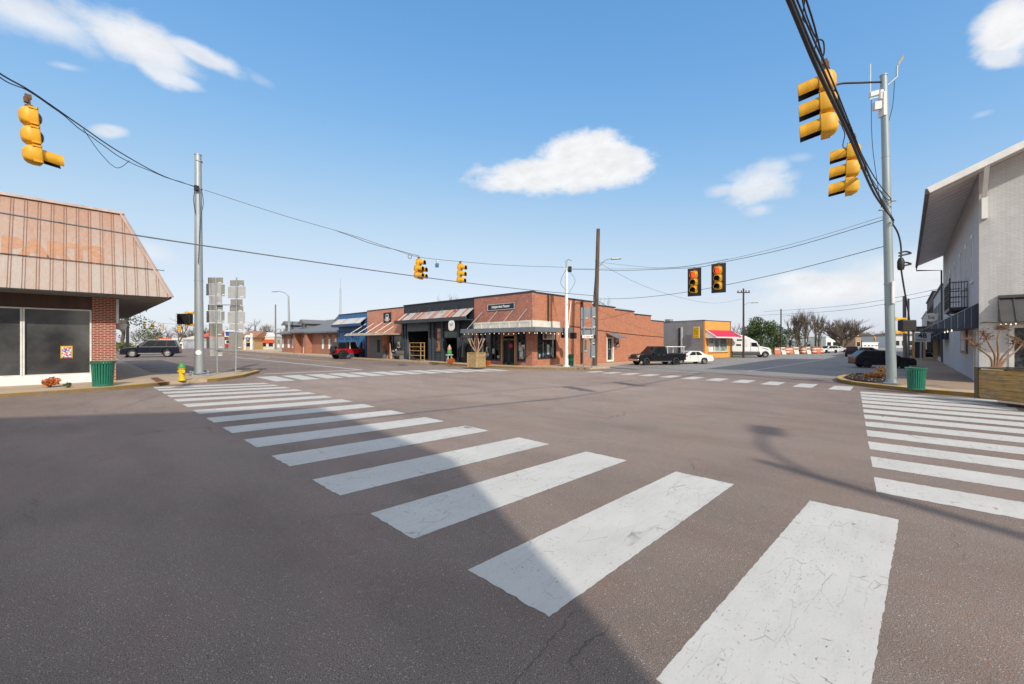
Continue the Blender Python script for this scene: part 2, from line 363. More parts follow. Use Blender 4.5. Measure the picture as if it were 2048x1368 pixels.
g=MB(); g.slab([(16.5,-40)]+RK+[(29,-.1),(31,-.3),(220,-.3),(220,-40)],-.02,KZ-.006); struct('sidewalk',g,M_brown)
g=MB(); strip(g,RK,-.2,0,KZ+.006); struct('kerb',g,M_kerby)
g=MB(); q=smooth_path([(19.7,-3.4),(20.5,-2.9),(21.25,-1.95),(21.6,-1.1),(21.95,-.35),(22.6,.45)]); strip(g,q,-1.0,KZ-.02,KZ+.003); struct('paving_band',g,M_conc)
BED=smooth_path([(23.9,.75),(24.0,1.45),(25.2,2.0),(26.7,2.22),(28.5,2.05),(29.7,1.6),(29.0,1.0),(27.2,.45),(25.5,.3),(24.2,.3),(23.9,.75)])
g=MB(); g.slab(BED,.1,KZ+.03); tag(g.build('mulch_bed',M_mulch),'dark mulch bed with pebbles inside the yellow kerbed corner island','flower bed')
q=random.Random(11); g=MB()
for _ in range(1500):
    x,y=q.uniform(24.1,29.4),q.uniform(.4,2.1)
    ins=False; n=len(BED)
    for i in range(n):
        (xa,ya),(xb,yb)=BED[i][:2],BED[(i+1)%n][:2]
        if (ya>y)!=(yb>y) and x<(xb-xa)*(y-ya)/(yb-ya)+xa: ins=not ins
    if not ins: continue
    a=q.uniform(0,3.14); r=q.uniform(.015,.055); g.obox((x,y,KZ+.035+q.uniform(0,.02)),(r*math.cos(a),r*math.sin(a),q.uniform(-.02,.02)),(-r*.4*math.sin(a),r*.4*math.cos(a),0),(0,0,.012),0 if q.random()<.93 else 1)
tag(g.build('mulch_chips',[plain('mulch_chip',(.05,.035,.026),.9,var=.5,vs=9),M_concg]),'loose bark chips and pale pebbles over the mulch bed','ground cover',kind='stuff')
# markings: thermoplastic sheets 4 mm above the asphalt, ragged ends
rq=random.Random(3)
def quad_marks(mb, quads, z=.0025, rag=.012):
    for q in quads:
        pts=[]
        for i in range(4):
            a=Vector((*q[i],0)); b=Vector((*q[(i+1)%4],0)); n=max(2,int((b-a).length/.045))
            sd=Vector((-(b-a).y,(b-a).x,0)).normalized()
            for k in range(n):
                r=rag*rq.uniform(-1,1)*(1 if i%2 else .35) if k else 0
                p=a.lerp(b,k/n)+sd*r; pts.append((p.x,p.y,z))
        mb.face(pts)
yl=[.59,2.215,3.87,5.505,7.245,8.91,10.6,12.26,13.95,15.6,17.2,18.75,20.1,21.45,22.6]
yr=[.45,2.06,3.64,5.205,6.865,8.42,10.03,11.68,13.2,14.6,16.05,17.4,18.75,20.05,21.3]
g=MB()
for i,(a,b) in enumerate(zip(yl,yr)):
    w=.43 if i<9 else .40
    xe=6.07+.03*rq.uniform(-1,1)
    quad_marks(g,[[(2.25,a-w),(xe,b-w+.03),(xe,b+w-.05),(2.25,a+w)]])
struct('crosswalk_marking',g,M_mark,recalc=False)
g=MB()
xs=[5.95,7.36,8.72,10.06,11.38,12.65,13.85,15.0,16.15,17.25,18.3,19.3,20.35]
for i,x in enumerate(xs):
    if i==0: continue
    yl_=.27+(x-7)*.072; ye=yl_-3.35
    quad_marks(g,[[(x-.37,ye),(x+.37,ye-.04),(x+.37,yl_+.03),(x-.37,yl_-.03)]])
struct('crosswalk_marking',g,M_mark,recalc=False)
g=MB()
for i in range(12):
    x=6.75+1.24*i-.008*i*i; y=25.65-.1*i-.021*i*i; L=3.65-.07*i
    quad_marks(g,[[(x-.1-.35*min(1,i/9),y-L),(x+.72-.35*min(1,i/9),y-L-.2),(x+.9,y-.25),(x,y)]])
struct('crosswalk_marking',g,M_mark,recalc=False)
g=MB()
for i in range(11):
    y=1.9+1.245*i; x0=20.85+.19*i-.006*i*i; x1=x0+1.9-.05*i
    quad_marks(g,[[(x0,y-.33),(x1,y-.3),(x1,y+.33),(x0,y+.36)]])
struct('crosswalk_marking',g,M_mark,recalc=False)
g=MB(); quad_marks(g,[[(7.7,27.45),(13.5,26.75),(13.5,27.1),(7.7,27.8)],[(13.3,27.1),(13.55,27.1),(13.85,62),(13.6,62)],[(13.9,36.6),(16.2,35.4),(16.2,35.8),(13.9,37.0)],[(14.1,55.6),(16,55.2),(16,55.7),(14.1,56.1)]]); struct('lane_marking',g,M_mark,recalc=False)
g=MB(); quad_marks(g,[[(16.45,36),(16.6,36),(18.4,95),(18.2,95)],[(16.8,36),(16.95,36),(18.75,95),(18.55,95)]]); struct('lane_marking',g,M_marky,recalc=False)
g=MB()
for k in range(7): quad_marks(g,[[(3.2,33+4.1*k),(6.0,34.2+4.1*k),(6.0,34.32+4.1*k),(3.2,33.12+4.1*k)]])
for k in range(5): quad_marks(g,[[(31+4*k,-.2),(33.0+4*k,3.2),(33.15+4*k,3.2),(31.15+4*k,-.2)]],z=.0075)
quad_marks(g,[[(30,7.3),(56,6.3),(56,6.45),(30,7.45)]],z=.0075)
struct('bay_marking',g,M_mark,recalc=False)

# ------------------------------------------------------------------ sky, sun, camera
SD=Vector((.4226,.906,0)).normalized(); EL=R_(35.5)
sun=bpy.data.objects.new('sun',bpy.data.lights.new('sun','SUN')); COL.objects.link(sun)
sun.data.energy=2.75; sun.data.angle=R_(.9); sun.data.color=(1,.92,.80)
sun.rotation_euler=Vector((SD.x*math.cos(EL),SD.y*math.cos(EL),-math.sin(EL))).to_track_quat('-Z','Y').to_euler()
w=bpy.data.worlds.new('World'); sc.world=w; w.use_nodes=True; nt=w.node_tree
bg=nt.nodes['Background']; bg.inputs['Strength'].default_value=.15
sky=N(nt,'ShaderNodeTexSky',sky_type='NISHITA'); sky.sun_disc=False; sky.sun_elevation=EL; sky.sun_rotation=math.atan2(-SD.x,-SD.y)
sky.air_density=1.0; sky.dust_density=1.0; sky.ozone_density=1.6; sky.altitude=100
tc=N(nt,'ShaderNodeTexCoord'); sp=N(nt,'ShaderNodeSeparateXYZ'); nt.links.new(tc.outputs['Generated'],sp.inputs[0])
def mth(op,a,b=None,c=None,clamp=False):
    n=N(nt,'ShaderNodeMath',operation=op,use_clamp=clamp)
    for i,x in enumerate((a,b,c)):
        if x is None: continue
        if isinstance(x,(int,float)): n.inputs[i].default_value=x
        else: nt.links.new(x,n.inputs[i])
    return n.outputs[0]
az=mth('ARCTAN2',sp.outputs[1],sp.outputs[0]); el=mth('ARCSINE',sp.outputs[2])
n1=noise(nt,tc.outputs['Generated'],7,7,.6); n2=noise(nt,vmap(nt,tc.outputs['Generated'],(1,1,2.2)),22,6,.62)
nn=mth('ADD',mth('MULTIPLY',mth('SUBTRACT',n1,.5),1.3),mth('MULTIPLY',mth('SUBTRACT',n2,.5),.7))
def ang(px,py):
    x,y,z=pt(px,py,1); z-=CAMH; return math.atan2(y,x), math.atan2(z,math.hypot(x,y))
# cx,cy,half width,half height, tilt (deg), opacity, softness
CL=[(80,38,250,62,-2,.8,.85),(265,82,190,66,2,.92,.7),(405,112,120,27,5,.8,.65),(315,138,80,32,12,.8,.6),(350,158,65,20,2,.7,.6),
    (1140,345,215,50,-3,1,.5),(1168,308,112,54,0,1,.45),(1235,325,105,46,12,.95,.45),(1020,364,92,30,-5,.95,.55),
    (1525,372,95,52,0,.8,.6),(1540,340,60,30,0,.6,.7),(1450,380,50,18,0,.5,.8),(1520,420,45,22,0,.5,.8),
    (2015,55,115,78,35,1,.55),(2000,110,60,35,20,.8,.5),(1650,580,190,46,-4,.95,.8),(1590,560,90,26,0,.8,.8),(1830,545,230,85,-12,.85,.9),(1560,565,80,24,0,.5,.8),
    (222,262,46,16,-16,.65,.7),(130,133,60,13,-10,.4,.8),(290,500,70,30,10,.4,.8),(1600,315,45,14,5,.25,.8),(520,160,40,14,10,.2,.9),(1965,228,30,9,0,.25,.9)]
tot=None
for cx_,cy_,hw,hh,tl,op,sf in CL:
    a0,e0=ang(cx_,cy_); a1,_=ang(cx_-hw,cy_); a2,_=ang(cx_+hw,cy_); _,e1=ang(cx_,cy_-hh); _,e2=ang(cx_,cy_+hh)
    wa=abs(a1-a2)/2; we=abs(e1-e2)/2
    da=mth('SUBTRACT',a0,az); de=mth('SUBTRACT',e0,el)      # right / down positive
    ct,st=math.cos(R_(tl)),math.sin(R_(tl))
    u=mth('DIVIDE',mth('ADD',mth('MULTIPLY',da,ct),mth('MULTIPLY',de,st)),wa)
    v=mth('DIVIDE',mth('SUBTRACT',mth('MULTIPLY',de,ct),mth('MULTIPLY',da,st)),we)
    d=mth('SQRT',mth('ADD',mth('MULTIPLY',u,u),mth('MULTIPLY',v,v)))
    d=mth('ADD',d,nn)
    mr=N(nt,'ShaderNodeMapRange',interpolation_type='SMOOTHSTEP'); nt.links.new(d,mr.inputs[0])
    mr.inputs[1].default_value=1.0; mr.inputs[2].default_value=1.0-sf; mr.inputs[3].default_value=0; mr.inputs[4].default_value=op
    tot=mr.outputs[0] if tot is None else mth('MAXIMUM',tot,mr.outputs[0])
KS=.15*2**.5/2.5
cv=N(nt,'ShaderNodeRGBCurve'); cm=cv.mapping; cm.use_clip=False; cm.extend='EXTRAPOLATED'
for ci,P_ in enumerate(([(0,0),(.19,.15),(.52,.50),(.8,.66),(1.6,.86),(2.5,1.15)],[(0,0),(.32,.375),(.83,.70),(1.17,.79),(1.8,.93),(2.5,1.2)],[(0,0),(.57,.73),(1.26,.90),(1.45,.93),(2.0,1.05),(2.5,1.25)])):
    c_=cm.curves[ci]
    while len(c_.points)<len(P_): c_.points.new(.5,.5)
    for q_,(x_,y_) in zip(c_.points,P_): q_.location=(x_/2.5,y_/2.5); q_.handle_type='AUTO'
cm.update()
sc1=N(nt,'ShaderNodeVectorMath',operation='SCALE'); sc1.inputs['Scale'].default_value=KS; nt.links.new(sky.outputs[0],sc1.inputs[0])
nt.links.new(sc1.outputs[0],cv.inputs['Color'])
sc2=N(nt,'ShaderNodeVectorMath',operation='SCALE'); sc2.inputs['Scale'].default_value=1/KS; nt.links.new(cv.outputs['Color'],sc2.inputs[0])
fd=N(nt,'ShaderNodeVectorMath',operation='DOT_PRODUCT'); nt.links.new(tc.outputs['Generated'],fd.inputs[0]); fd.inputs[1].default_value=(CA,SA,0)
bk=N(nt,'ShaderNodeMapRange',interpolation_type='SMOOTHSTEP'); nt.links.new(fd.outputs['Value'],bk.inputs[0]); bk.inputs[1].default_value=.42; bk.inputs[2].default_value=.1
bn=ramp(nt,noise(nt,tc.outputs['Generated'],3.2,6,.6),[(.40,0.0),(.56,1.0)])  # bright cloud field added out of view to fill the shadows
shade=ramp(nt,n2,[(.28,.86),(.62,1.0)])
cloudc=mixc(nt,1.0,(4.45,4.5,4.6),shade,'MULTIPLY')
skyc=mixc(nt,tot,sc2.outputs[0],cloudc)
nt.links.new(mixc(nt,mth('MULTIPLY',bk.outputs[0],bn),skyc,(5.2,4.9,4.5)),bg.inputs['Color'])
cam=bpy.data.objects.new('camera',bpy.data.cameras.new('camera')); COL.objects.link(cam); sc.camera=cam
cam.data.sensor_width=36; cam.data.lens=FOC/2048*36; cam.data.clip_end=5000; cam.data.clip_start=.05
cam.location=(0,0,CAMH); cam.rotation_euler=(R_(90),0,YAW-R_(90))
sc.view_settings.view_transform='Standard'; sc.view_settings.look='None'; sc.view_settings.exposure=0.5; sc.view_settings.gamma=1
sc.cycles.use_denoising=True; sc.cycles.max_bounces=6; sc.cycles.sample_clamp_indirect=6
# ------------------------------------------------------------------ signals, poles, cables
def signal_parts(root, x0=0, z0=0, n=3, lit=None, plate=False, y0=0, novis=()):
    """a vertical signal head facing local +X, its top at z0"""
    H=.42; W=.36
    h=MB()
    for k in range(n):
        zc=z0-H*(k+.5)
        # front frame with rounded corners and a bulged back
        pf=[]
        for a in range(16):
            t=2*math.pi*a/16; c,s=math.cos(t),math.sin(t)
            ex=.42
            pf.append((math.copysign(abs(c)**ex,c)*W/2, math.copysign(abs(s)**ex,s)*(H/2-.004)))
        rings=[(.10,1.0),(.06,1.03),(-.02,1.0),(-.09,.9),(-.14,.72),(-.17,.42)]
        b=len(h.v)
        for dx,sc_ in rings:
            for (yy,zz) in pf: h.v.append((x0+dx,y0+yy*sc_,zc+zz*(sc_ if sc_<1 else 1)))
        m=16
        for i in range(len(rings)-1):
            for j in range(m): h.f.append((b+i*m+j,b+i*m+(j+1)%m,b+(i+1)*m+(j+1)%m,b+(i+1)*m+j)); h.m.append(0)
        h.f.append(tuple(b+j for j in range(m))); h.m.append(0); h.f.append(tuple(b+(len(rings)-1)*m+j for j in range(m))); h.m.append(0)
        h.box(x0+.088,x0+.108,y0-W/2+.01,y0+W/2-.01,zc+H/2-.012,zc+H/2-.004)
        h.box(x0-.05,x0+.1,y0-W/2-.012,y0-W/2+.02,zc-.19,zc-.15); h.box(x0-.05,x0+.1,y0-W/2-.012,y0-W/2+.02,zc+.15,zc+.19)
    h.build('housing',M_sigy,root,local=True,smooth=40)
    for k in range(n):
        zc=z0-H*(k+.5)
        v=MB(); R0=.165
        if k in novis: v=None
        ths=[R_(-42+264*i/18) for i in range(19)]
        if v:
            def ring(r,dx): return [(x0+dx,y0+r*math.cos(t),zc+r*math.sin(t)-(dx-.1)*.16) for t in ths]
            nq=len(ths); ob,of,ib,if_=ring(R0,.1),ring(R0,.44),ring(R0-.01,.1),ring(R0-.01,.44)
            v.raw(ob+of,[(i,i+1,nq+i+1,nq+i) for i in range(nq-1)],0); v.raw(ib+if_,[(i,nq+i,nq+i+1,i+1) for i in range(nq-1)],1)
            v.raw(of+if_,[(i,i+1,nq+i+1,nq+i) for i in range(nq-1)],0)
        if v: v.build('visor',[M_sigy,M_sigd],root,local=True,smooth=50,recalc=False)
        l=MB(); bz=.05 if v is None else 0; l.lathe([(0,.135+bz),(.08,.13+bz*.8),(.13,.115+bz*.4),(.15,.1)],20,(x0,y0,zc),'x')
        lm=M_red if lit==k else (M_lensr if (k==0 and lit is None) else M_lensd)
        l.build('lens',lm,root,local=True,smooth=60)
    if plate:
        p=MB(); p.box(x0-.02,x0+.02,y0-.36,y0+.36,z0-n*H-.16,z0+.16)
        p.build('backplate',M_black,root,local=True,bevel=.01)
def hanger(root,z1,dx=0):
    m=MB(); m.tube([(dx,0,-.02),(dx,0,z1)],.03,8); m.lathe([(.07,-.01),(.07,.05),(.03,.07)],10,(dx,0,0)); m.box(dx-.05,dx+.05,-.03,.03,z1-.05,z1+.05)
    m.box(dx-.07,dx-.02,-.05,.05,z1-.14,z1-.02)
    m.build('hanger',plain('hanger_rust',(.20,.11,.05),.7,.3),root,local=True,smooth=40)
def signal(name,label,loc,face,hz,group,tilt=0,**k):
    r=thing(name,label,'traffic light',loc,face,group); r.rotation_euler=(0,tilt,face)
    signal_parts(r,**k); hanger(r,hz)
    return r
GS='traffic lights over the intersection'
signal('traffic_signal','yellow traffic light with its back to us, nearest one under the thick cables',(10.14,1.15,7.2),R_(99),.2,GS,R_(2))
signal('traffic_signal','yellow traffic light below and beyond the nearest one, beside the tall steel pole',(13.46,.97,6.88),R_(96),.2,GS,R_(-2))
signal('traffic_signal','side-on yellow traffic light hanging alone above the pink metal roof',(-.72,14.42,7.22),R_(13),.24,GS,R_(-4),novis=(0,1))
signal('traffic_signal','red-lit traffic light with black backplate, left of the lit pair',(24.0,8.62,5.9),R_(186),.16,GS,lit=0,plate=True)
signal('traffic_signal','red-lit traffic light with black backplate, right of the lit pair',(23.85,7.3,5.97),R_(184),.16,GS,lit=0,plate=True)
signal('traffic_signal','unlit three-lens yellow traffic light beside the five-lens head',(17.2,20.95,6.98),R_(-72),.12,GS,R_(4))
r=thing('traffic_signal','unlit five-lens yellow traffic light in doghouse shape above the dark shop roofline','traffic light',(14.8,22.1,7.1),R_(-68),GS)
signal_parts(r,n=1,z0=0); signal_parts(r,n=2,z0=-.42,y0=-.2); signal_parts(r,n=2,z0=-.42,y0=.2); hanger(r,.1)
# span cables -------------------------------------------------------------
def cat(P,k=6):
    out=[]; n=len(P)
    for i in range(n-1):
        p0,p1,p2,p3=[Vector(P[max(0,min(n-1,j))]) for j in (i-1,i,i+1,i+2)]
        for q in range(k):
            t=q/k; out.append(.5*((2*p1)+(p2-p0)*t+(2*p0-5*p1+4*p2-p3)*t*t+(3*p1-p0-3*p2+p3)*t**3))
    out.append(Vector(P[-1])); return out
def cable(name,label,cords,group=None,mat=None):
    m=MB()
    for P,r in cords: m.tube(cat(P),r,6)
    return tag(m.build(name,mat or M_cable,smooth=80),label,'cable',group)
def lw(t,z,dy=0): return (-5.5+10*t,2+25*t+dy,z)
def rw(x,z,dy=0): return (x,1.7-.0545*x+dy,z)
def jit(P,a,seed,k=5):
    q=random.Random(seed); out=[]
    for i,p in enumerate(cat(P,k)):
        e=0 if i in (0,(len(P)-1)*k) else 1
        out.append((p[0],p[1]+e*q.uniform(-a,a),p[2]+e*q.uniform(-a,a)))
    return out
cable('span_cable','black span cable carrying the lone yellow light over to the galvanized pole',[
    ([lw(0,8.0),lw(.25,7.2),lw(.42,7.22),lw(.484,7.46),lw(.56,7.68),lw(.648,7.96),lw(.8,8.68),lw(.985,9.93)],.017),
    (jit([lw(0,7.9),lw(.25,7.1),lw(.42,7.14),lw(.49,7.44),lw(.60,7.70),lw(.70,8.05),lw(.985,9.9)],.025,3),.012),
    ([lw(.565,7.66),lw(.6,7.4),lw(.64,7.38),lw(.675,7.98)],.009)])
cable('span_cable','thin looped span cable holding the two near yellow lights',[
    ([rw(-5.5,9.2),rw(4,8.2),rw(8.58,7.75),rw(10.14,7.36),rw(13.46,7.1),rw(18,7.25),rw(23.3,7.83)],.016),
    (jit([rw(-5.5,9.1),rw(4,8.1),rw(8.58,7.66),rw(10.14,7.42),rw(11.6,7.08),rw(13.46,7.05),rw(18,6.95),rw(23.3,7.7)],.05,5),.013),
    (jit([rw(8.0,7.75,.05),rw(9.4,7.5,.05),rw(10.5,7.0,.08),rw(12,6.9,.05),rw(13.8,6.7,.1),rw(16.5,6.85),rw(23.3,7.5)],.05,9),.010)])
cable('power_cable','thickest black cable bundle sweeping down to the tall steel pole',[
    ([rw(-5.5,7.0,-.3),rw(1,6.6,-.3),pt(1577,0,5.1),pt(1640,150,6.2),pt(1700,275,8.2),pt(1750,390,12.2),(23.2,.35,6.9)],.029),
    ([rw(-5.5,7.2,-.4),rw(1,6.7,-.35),pt(1585,0,5.15),pt(1650,150,6.3),pt(1706,275,8.3),pt(1755,388,12.3),(23.2,.35,6.8)],.019),
    ([rw(-5.5,7.2,-.4),rw(1,6.7,-.35),pt(1594,0,5.2),pt(1664,160,6.5),pt(1710,275,8.3),pt(1753,380,12.3),(23.2,.35,6.95)],.012)])
def fw(t,z): return (4.5+19.7*t,27-9.4*t,z)
cable('span_cable','grey span cable from galvanized pole to the white pole',[
    ([fw(.01,9.95),fw(.18,9.0),fw(.339,8.25),fw(.45,7.6),fw(.5235,7.22),fw(.645,7.12),fw(.8,7.1),fw(.99,7.24)],.016),
    (jit([fw(.30,8.45),fw(.40,7.8),fw(.5235,7.3)],.02,4),.02),
    ([(14.3+.12*math.cos(a/10*6.283),22.33,7.2+.12*math.sin(a/10*6.283)) for a in range(11)],.02)],mat=M_cableg)
cable('span_cable','span cable carrying the two red-lit signals',[
    ([(24.2,17.5,7.1),(24.15,15,6.75),(24.1,12.9,6.45),(24.0,8.62,6.1),(23.85,7.3,6.15),(23.7,4,6.45),(23.5,.7,7.05)],.016),
    ([(24.2,17.5,7.15),(24.1,12.9,6.55),(24.0,8.62,6.2),(23.7,4,6.6),(23.5,.7,7.2)],.009)],mat=M_cableg)
def lo(x,z): return (x,16.9-.0843*(26.4-x),z)
cable('power_cable','low service cable crossing in front of the pink metal roof',[
    ([lo(-9,4.95),lo(-1.15,4.77),lo(2.5,4.72),lo(10.4,4.78),lo(18,4.98),lo(26.62,5.36)],.02)],mat=M_cableg)
cable('power_cable','low cable running from leaning wood pole to tall steel pole below the red lights',[
    ([(26.6,16.8,5.1),(25.8,13,4.85),(25.1,9,4.92),(24.3,4.5,5.35),(23.5,.6,5.95)],.016)],mat=M_cableg)
cable('service_drop','service wire dropping from leaning wood pole to the brick side wall',[
    ([(26.6,16.9,5.3),(31,18.3,4.95),(38,19.6,5.0)],.014),],mat=M_cable)
cable('power_cable','faint upper wire from leaning wood pole towards the far utility pole',[
    ([(26.8,16.9,8.0),(35,16.3,6.6),(47,15.3,6.1),(57.5,14.8,7.3)],.012),([(26.8,16.8,7.9),(25.4,11,6.55),(24.1,6.9,6.35)],.010)],mat=M_cableg)
c=MB(); 
for dy,z in ((0,9.6),(1.2,8.7)): c.tube(cat([(70,-9+dy,z),(95,6+dy,z-1.0),(120,26+dy,z)]),.03,5)
tag(c.build('power_cable',M_cableg),'pair of distant wires crossing the far end of the street','cable')

def steel_pole(name,label,base,top,r0,r1,mat,zb=KZ):
    t=thing(name,label,'pole',(base[0],base[1],zb))
    m=MB(); H=top[2]-zb
    P=[(base[0]+(top[0]-base[0])*k,base[1]+(top[1]-base[1])*k,zb+H*k) for k in (0,.2,.45,.7,1)]
    rr=[r0+(r1-r0)*k for k in (0,.2,.45,.7,1)]
    m.tube(P,rr,20); m.lathe([(r1,0),(r1+.015,.01),(r1+.015,.06),(r1*.4,.1),(0,.1)],16,(top[0],top[1],top[2]-.02))
    m.build('shaft',mat,t,smooth=40)
    return t
# left galvanized pole
lp=steel_pole('steel_pole','thick galvanized signal pole beside the yellow hydrant',(4.5,27.0),(4.45,27.05,11.75),.215,.15,M_galv)
m=MB(); m.box(4.1,4.9,26.6,27.4,KZ,KZ+.06)
for sx in (-1,1):
    for sy in (-1,1): m.tube([(4.5+.32*sx,27+.32*sy,KZ),(4.5+.32*sx,27+.32*sy,KZ+.24)],.03,8); m.lathe([(.055,0),(.055,.05)],6,(4.5+.32*sx,27+.32*sy,KZ+.17))
m.lathe([(.36,.1),(.36,.14),(.22,.15)],20,(4.5,27,KZ)); m.build('base_plate',M_galv,lp,smooth=35)
for z in (5.1,9.95,11.4): m=MB(); m.lathe([(.2 if z<6 else .172,0),(.2 if z<6 else .172,.05)],18,(4.48,27.03,z)); m.build('band',M_galvb,lp,smooth=35)
m=MB(); m.tube(cat([(4.3,26.85,9.95),(4.22,26.75,9.3),(4.3,26.82,8.6)]),.018,6); m.tube(cat([(4.55,26.8,9.95),(4.62,26.7,9.2),(4.5,26.78,8.2),(4.42,26.78,6.0)]),.014,6); m.box(4.25,4.45,26.72,26.9,9.8,10.05)
m.build('wiring',M_cable,lp)
m=MB(); m.lathe([(.0,-.0),(.13,0),(.13,.05),(.1,.06)],16,(4.43,26.78,1.35),'y'); m.build('hand_hole_cover',M_white,lp)
# right steel pole
rp=steel_pole('steel_pole','tall weathered steel pole leaning over the mulch island',(23.46,.42),(23.22,.66,13.0),.172,.122,M_galvb)
m=MB(); m.lathe([(.28,0),(.28,.05),(.2,.08),(.18,.22)],20,(23.46,.42,KZ)); m.build('base_plate',M_galvb,rp,smooth=35)
TX,TY,TZ=23.22,.66,13.0
RX,RY=SA,-CA  # rightwards seen from the junction
m=MB(); m.tube(cat([(TX-.1*RX,TY-.1*RY,TZ-.25),(TX-.9*RX,TY-.9*RY,TZ-.28),(TX-1.8*RX,TY-1.8*RY,TZ-.32),(TX-2.2*RX,TY-2.2*RY,TZ-.5)]),.04,8); m.build('bracket_arm',M_cable,rp,smooth=60)
m=MB(); m.obox((TX-.42*RX,TY-.42*RY,TZ-.75),(.17*RX,.17*RY,.05),(.07*CA,.07*SA,0),(0,0,.1)); m.obox((TX-.28*RX,TY-.28*RY,TZ-1.25),(.15*RX,.15*RY,.03),(.08*CA,.08*SA,0),(0,0,.17)); m.lathe([(.1,-.2),(.1,.2)],12,(TX-.12*RX,TY-.12*RY,TZ-.8)); m.obox((TX-.05*RX,TY-.05*RY,TZ-1.2),(.07*RX,.07*RY,0),(.14*CA,.14*SA,0),(0,0,.5)); m.build('camera_unit',M_whited,rp,bevel=.02)
m=MB(); m.tube([(TX-.02*RX,TY-.02*RY,TZ-.55),(TX+.55*RX,TY+.55*RY,TZ-.05)],.03,8); m.tube([(TX+.55*RX,TY+.55*RY,TZ-.07),(TX+.56*RX,TY+.56*RY,TZ+.42)],.035,8); m.build('antenna_mount',M_galv,rp)
m=MB(); m.obox((TX+.72*RX,TY+.72*RY,TZ+.65),(.115*RX,.115*RY,.20),(.085*RX+.1*CA,.085*RY+.1*SA,-.02),(.008*CA,.008*SA,.004)); m.build('panel_antenna',plain('antenna_cream',(.62,.48,.24),.6),rp)
m=MB(); m.tube([(TX-.55*RX,TY-.55*RY,TZ-.95),(TX-.1*RX,TY-.1*RY,TZ-.85)],.02,6); m.tube([(TX-.55*RX,TY-.55*RY,TZ-1.0),(TX-.55*RX,TY-.55*RY,TZ+.5)],.014,6); m.build('whip_antenna',M_white,rp)
m=MB(); m.tube(cat([(TX-.52*RX,TY-.52*RY,TZ-1.0),(TX-.46*RX,TY-.46*RY,TZ-3),(TX-.1*RX,TY-.1*RY,TZ-5.5)]),.012,5); m.tube(cat([(TX+.45*RX,TY+.45*RY,TZ-.2),(TX+.38*RX,TY+.38*RY,TZ-1.2),(TX+.16*RX,TY+.16*RY,TZ-2.2),(TX+.2*RX,TY+.2*RY,TZ-3.2)]),.012,5)
m.tube(cat([(23.26,.5,7.0),(23.56,.25,6.5),(23.66,.14,5.9),(23.66,.14,5.3)]),.03,8); m.tube(cat([(23.66,.14,5.0),(23.78,.05,4.2),(23.95,-.08,3.2),(24.0,-.12,2.7)]),.03,8)
for z in (5.6,5.15): m.tube(cat([(23.6,.2,z),(23.75,.0,z+.06),(23.95,-.16,z),(23.8,-.05,z-.05),(23.6,.2,z-.12)]),.035,7)
m.lathe([(.09,0),(.12,.1),(.12,.35),(.07,.5)],12,(23.66,.14,4.9)); m.build('wiring',M_cable,rp,smooth=60)
for z,r in ((7.75,.15),(7.05,.155),(9.6,.145),(4.3,.17),(3.45,.173)): m=MB(); m.lathe([(r,0),(r,.05)],18,(23.46-.24*(z-KZ)/12.85,.42+.24*(z-KZ)/12.85,z)); m.build('band',M_galvb,rp,smooth=35)
for a in (-1,1): m=MB(); m.tube([(23.33,.55,7.6+.2*a),(23.33+.35*RX*a,.55+.35*RY*a,7.6+.2*a)],.035,6); m.build('cable_bracket',M_galvb,rp)
m=MB(); m.obox((23.34-.06*CA-.12*CA,.5-.18*SA,3.95),(.05*RX,.05*RY,0),(.03*CA,.03*SA,0),(0,0,.45)); m.build('label_plate',M_whited,rp)
# white pole
wp=steel_pole('steel_pole','white painted steel pole in front of the brick corner',(24.24,17.63),(24.24,17.63,7.1),.145,.095,M_white)
m=MB(); m.tube([(24.24,17.63,7.05),(24.24,17.63,7.75)],.06,8); m.tube(cat([(24.24,17.63,7.7),(24.35,17.5,7.85),(24.5,17.35,7.72)]),.05,8); m.build('weather_head',M_galv,wp,smooth=50)
m=MB(); m.tube(cat([(24.2,17.55,7.2),(23.9,17.9,6.2),(24.15,17.6,5.6)]),.012,5); m.tube(cat([(24.2,17.55,7.1),(24.7,17.2,6.3),(24.3,17.5,5.4)]),.012,5); m.box(24.25,24.42,17.3,17.5,6.9,7.3); m.build('wiring',M_cable,wp)
m=MB(); m.lathe([(.27,0),(.27,.05),(.2,.07)],16,(24.24,17.63,KZ)); m.build('base_plate',M_white,wp,smooth=35)
np_=steel_pole('steel_pole','steel signal pole on the near corner holding the two near span cables',(-5.5,2.0),(-5.5,2.0,9.8),.215,.15,M_galv)
m=MB(); m.lathe([(.36,0),(.36,.06),(.22,.1)],20,(-5.5,2,KZ)); m.build('base_plate',M_galv,np_,smooth=35)
# wood poles
def wood_pole(label,b,t,r0,r1,mat,zb=0,n='utility_pole',grp=None):
    o=thing(n,label,'utility pole',(b[0],b[1],zb),0,grp); m=MB(); m.tube([(b[0],b[1],zb),((b[0]+t[0])/2,(b[1]+t[1])/2,(zb+t[2])/2),t],[r0,(r0+r1)/2,r1],12); m.build('shaft',mat,o,smooth=40); return o
def lamp_arm(o,a,length,dirv,rise=.5,mat=None):
    dx,dy=dirv; m=MB()
    m.tube(cat([a,(a[0]+dx*length*.4,a[1]+dy*length*.4,a[2]+rise*.75),(a[0]+dx*length*.8,a[1]+dy*length*.8,a[2]+rise),(a[0]+dx*length,a[1]+dy*length,a[2]+rise)]),.04,7)
    m.build('lamp_arm',mat or M_galv,o,smooth=60)
    h=MB(); e=(a[0]+dx*length,a[1]+dy*length,a[2]+rise); h.obox((e[0]+dx*.25,e[1]+dy*.25,e[2]),(dx*.38,dy*.38,.02),(-dy*.12,dx*.12,0),(0,0,.06)); h.build('lamp_head',mat or M_galv,o,bevel=.03)
tp=pt(1196.5,458,30.9)
